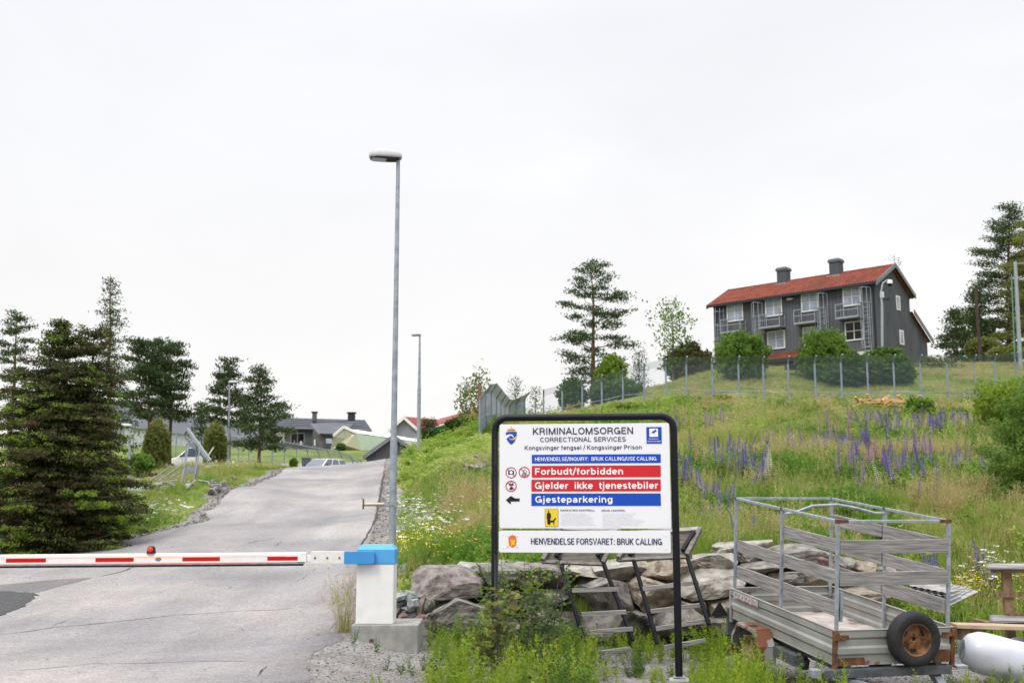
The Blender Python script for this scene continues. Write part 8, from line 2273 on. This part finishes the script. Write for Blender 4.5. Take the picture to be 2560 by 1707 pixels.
# gravel strip and earth clods at the left road edge
x0 = rs.uniform(24, 60, 2600); side_ = rs.random(2600) < .72
xx = np.where(side_, road_l(x0) - np.abs(rs.normal(0, .28, 2600)), road_r(x0) + np.abs(rs.normal(0, .28, 2600)))
sz_ = .012 + .045 * rs.random(2600) ** 4
ps4 = [bpy.data.objects.new('stone', rock_mesh(980 + i, 1, 9, mat=M_rock[(0, 3, 0)[i]], rough=.03)) for i in range(3)]
scatter('roadside_stones', np.stack([xx, x0, gz(xx, x0) + .01], -1), ps4, rs.integers(0, 3, 2600), np.stack([sz_, sz_, sz_ * .7], -1), 13, 'crumbled stones along the road edges')

# ------------------------------------------------------------------ lupins: every spike a plant of its own
def lupin_mesh(col, seed):
    rs = np.random.default_rng(seed); V, F, MI = [], [], []
    h = 1.0
    for k in range(4):
        a0, a1 = 2 * math.pi * k / 4, 2 * math.pi * (k + 1) / 4; i0 = len(V)
        V += [[.008 * math.cos(a0), .008 * math.sin(a0), -.05], [.008 * math.cos(a1), .008 * math.sin(a1), -.05], [.004 * math.cos(a1), .004 * math.sin(a1), h], [.004 * math.cos(a0), .004 * math.sin(a0), h]]; F.append((i0, i0 + 1, i0 + 2, i0 + 3)); MI.append(0)
    rows = 13
    for r in range(rows):
        t_ = r / (rows - 1); z_ = .48 + .52 * t_; rr = .048 * (1 - t_) ** .6 + .008
        for k in range(6):
            a = 2 * math.pi * k / 6 + r * .5; c = np.array([math.cos(a) * rr * .6, math.sin(a) * rr * .6, z_]); d_ = np.array([math.cos(a), math.sin(a), .35 + t_]); d_ /= np.linalg.norm(d_)
            s_ = np.cross(d_, [0, 0, 1]); s_ /= np.linalg.norm(s_); l_ = .042 * (1 - .55 * t_); w_ = l_ * .55; i0 = len(V)
            V += [c, c + d_ * l_ * .6 + s_ * w_, c + d_ * l_ * 1.1, c + d_ * l_ * .6 - s_ * w_]; F.append((i0, i0 + 1, i0 + 2, i0 + 3)); MI.append(1 if t_ < .93 else 0)
    for k in range(5):
        a = rs.uniform(0, 6.28); c = np.array([math.cos(a) * .10, math.sin(a) * .10, rs.uniform(.18, .42)])
        for j in range(7):
            b = 2 * math.pi * j / 7; d_ = np.array([math.cos(b), math.sin(b), .25]); s_ = np.cross(d_, [0, 0, 1]); s_ /= np.linalg.norm(s_); i0 = len(V)
            V += [c, c + d_ * .05 + s_ * .014, c + d_ * .095, c + d_ * .05 - s_ * .014]; F.append((i0, i0 + 1, i0 + 2, i0 + 3)); MI.append(2)
    return np_mesh('lupin', np.array(V), np.array(F), [M_leafmid, col, M_leafdk], MI)
cols = {'purple': nmat('purple_lupin_petals', (.15, .08, .46), (.28, .19, .60), scale=18, rough=.7), 'violet': nmat('violet_lupin_petals', (.32, .15, .50), (.48, .29, .62), scale=18, rough=.7), 'pink': nmat('pink_lupin_petals', (.58, .28, .36), (.66, .42, .42), scale=18, rough=.7), 'white': nmat('white_lupin_petals', (.62, .60, .46), (.72, .70, .58), scale=18, rough=.7)}
lm = {k: [lupin_mesh(v, i) for i in range(2)] for k, v in cols.items()}
LG = {'purple': ('blue-purple lupin spike in the tall grass of the hillside', 'blue-purple lupins on the hillside'), 'violet': ('reddish-violet lupin spike in the tall grass of the hillside', 'reddish-violet lupins on the hillside'), 'pink': ('pink lupin spike in the tall grass of the hillside', 'pink lupins on the hillside'), 'white': ('cream-white lupin spike in the tall grass of the hillside', 'cream-white lupins on the hillside')}
rl_ = random.Random(77)
clus = [(2230, 1082, 38, 12, 24, 'purple'), (2180, 1075, 40, 10, 14, 'violet'), (2330, 1082, 30, 12, 20, 'purple'), (2400, 1080, 35, 8, 9, 'purple'), (2440, 1076, 20, 6, 4, 'white'), (2270, 1100, 20, 6, 4, 'white'), (2095, 1110, 18, 8, 8, 'pink'), (2040, 1100, 6, 5, 2, 'pink'),
        (2060, 1150, 55, 10, 16, 'violet'), (2000, 1150, 25, 10, 8, 'purple'), (2110, 1145, 12, 8, 5, 'purple'), (2160, 1140, 12, 10, 6, 'purple'), (2295, 1160, 12, 12, 9, 'violet'), (1810, 1185, 26, 14, 14, 'purple'), (1850, 1175, 14, 12, 8, 'purple'), (1910, 1165, 14, 10, 5, 'violet'),
        (1885, 1220, 22, 16, 13, 'purple'), (1888, 1215, 8, 10, 2, 'white'), (1925, 1222, 8, 14, 6, 'white'), (1720, 1240, 16, 10, 9, 'purple'), (1770, 1270, 14, 10, 8, 'purple'), (1810, 1268, 14, 10, 6, 'purple'), (2165, 1190, 18, 16, 10, 'purple'), (2180, 1190, 8, 12, 5, 'pink'), (2205, 1195, 4, 12, 2, 'pink'),
        (2245, 1200, 22, 18, 12, 'purple'), (2330, 1205, 24, 16, 12, 'purple'), (2240, 1225, 10, 6, 3, 'violet'), (2400, 1200, 20, 12, 5, 'purple'), (2470, 1215, 10, 8, 3, 'purple'), (1766, 1075, 28, 8, 8, 'violet'), (1850, 1066, 16, 6, 4, 'pink'), (1975, 1015, 12, 6, 5, 'violet'), (2420, 1002, 22, 5, 8, 'purple'), (2490, 1000, 12, 5, 4, 'purple'),
        (2130, 1215, 20, 12, 6, 'violet'), (1745, 1185, 6, 10, 2, 'pink'), (2220, 1250, 3, 6, 1, 'white'), (2150, 1262, 14, 6, 3, 'violet'), (1790, 1340, 10, 8, 3, 'purple'), (1860, 1345, 20, 6, 3, 'purple'), (2335, 1290, 3, 5, 1, 'pink'), (2290, 1270, 3, 5, 1, 'violet'), (2350, 1262, 4, 6, 1, 'violet'),
        (1205, 1072, 8, 5, 4, 'purple'), (1058, 1108, 6, 6, 3, 'pink'), (1020, 1116, 8, 4, 4, 'violet'), (2320, 1480, 34, 6, 9, 'purple'), (2452, 1460, 12, 14, 4, 'purple'), (2475, 1500, 16, 8, 4, 'purple'), (1700, 1075, 10, 10, 5, 'violet')]
cnt = 0
for X, Y, sx_, sy_, n, c in clus:
    pl_ = ('on the bank left of the sign' if X < 1240 else 'standing close under the hill fence' if Y < 1030 else 'beside the trestle at the right' if Y > 1400 else 'just above the boulders behind the trailer' if Y > 1320 else
           'in the dense patch below the timber pile' if (Y < 1118 and X > 2120) else 'near the top of the meadow right of the sign' if Y < 1120 else 'low in the meadow beside the right sign post' if X < 1830 else 'above the left half of the trailer frame' if X < 1960 else
           'in the upper middle of the meadow' if Y < 1170 and X < 2180 else 'above the right half of the trailer frame' if X < 2290 else 'towards the dark spruce at the right')
    for _ in range(n):
        p = hit(X + rl_.gauss(0, sx_) * 1.2, Y + 12 + rl_.gauss(0, sy_) * 1.0, 14)
        if p.y > 95 or cnt >= 330: continue
        o = bpy.data.objects.new('lupin', lm[c][cnt % 2]); COL.objects.link(o); o.location = p
        s_ = rl_.uniform(.8, 1.15) * (1.0 if p.y > 24 else .75); o.scale = (s_ * (1.25 if p.y > 30 else 1), s_ * (1.25 if p.y > 30 else 1), s_)
        o.rotation_euler = (rl_.gauss(.05, .12), rl_.gauss(0, .16), rl_.uniform(0, 6.28)); tag(o, LG[c][0].replace('in the tall grass of the hillside', pl_), 'lupin', LG[c][1].replace('on the hillside', pl_)); cnt += 1

# ------------------------------------------------------------------ young saplings and leafy shoots around the sign's left post
def sapling(name, label, X, Yfoot, Ytop, d, wpx, seed, mat, nst=5, leaf=.06):
    rs = np.random.default_rng(seed); b = onground(X, d); t = P(X, Ytop, d); H = t.z - b.z; m = d / FPX
    root = empty(name, b, label, 'sapling'); mb = MB(); C, D, Ls = [], [], []
    for s in range(nst):
        off = rs.uniform(-1, 1) * wpx * m; tip = np.array([b.x + off, b.y + rs.normal(0, .12), b.z + H * rs.uniform(.65, 1.02)]); o = np.array([b.x + off * .2 + rs.normal(0, .03), b.y, b.z - .05])
        mid = (o + tip) / 2 + np.array([off * .12, 0, .06]); mb.path([o, mid, tip], [.008, .006, .003], n=5)
        for tw in range(9):
            t_ = .25 + .72 * (tw + rs.random()) / 9; p = o + (mid - o) * t_ * 2 if t_ < .5 else mid + (tip - mid) * (t_ - .5) * 2
            a = rs.uniform(0, 6.28); L = (.30 * (1.2 - t_) + .08) * rs.uniform(.6, 1.2); e = p + np.array([math.cos(a) * L, math.sin(a) * L * .7, L * rs.uniform(.1, .7)]); mb.path([p, e], [.004, .002], n=4, caps=False)
            for k in range(9):
                u = (k + rs.random()) / 9; q = p + (e - p) * u; aa = rs.uniform(0, 6.28); d_ = np.array([math.cos(aa), math.sin(aa), rs.uniform(-.4, .5)]); l_ = leaf * rs.uniform(.6, 1.25); C.append(q + d_ * l_ * .5); D.append(d_); Ls.append(l_)
    mb.build('stem', M_barkgrey, root, world=True); Ls = np.array(Ls)
    foliage('leaves', np.array(C), np.array(D), Ls, Ls * .62, mat, root, rs)
sapling('sapling', 'leafy sapling with rounded leaves at the left sign post', 1215, 1640, 1395, 14.0, 60, 1, M_leafmid, 6)
sapling('sapling', 'tall thin-stemmed sapling under the lower left sign panel', 1290, 1640, 1375, 14.2, 75, 2, M_leafbright, 7, .055)
sapling('sapling', 'bushy sapling against the boulders between post and stand', 1380, 1650, 1400, 14.3, 70, 3, M_leafmid, 6, .05)
sapling('sapling', 'broad-leaved reddish sapling in front of the left sign post', 1240, 1690, 1470, 12.0, 40, 4, M_leafolive, 5, .085)
sapling('sapling', 'dark leafy sapling low before the boulders right of the left post', 1330, 1670, 1480, 13.4, 70, 5, M_leafdk, 6, .06)
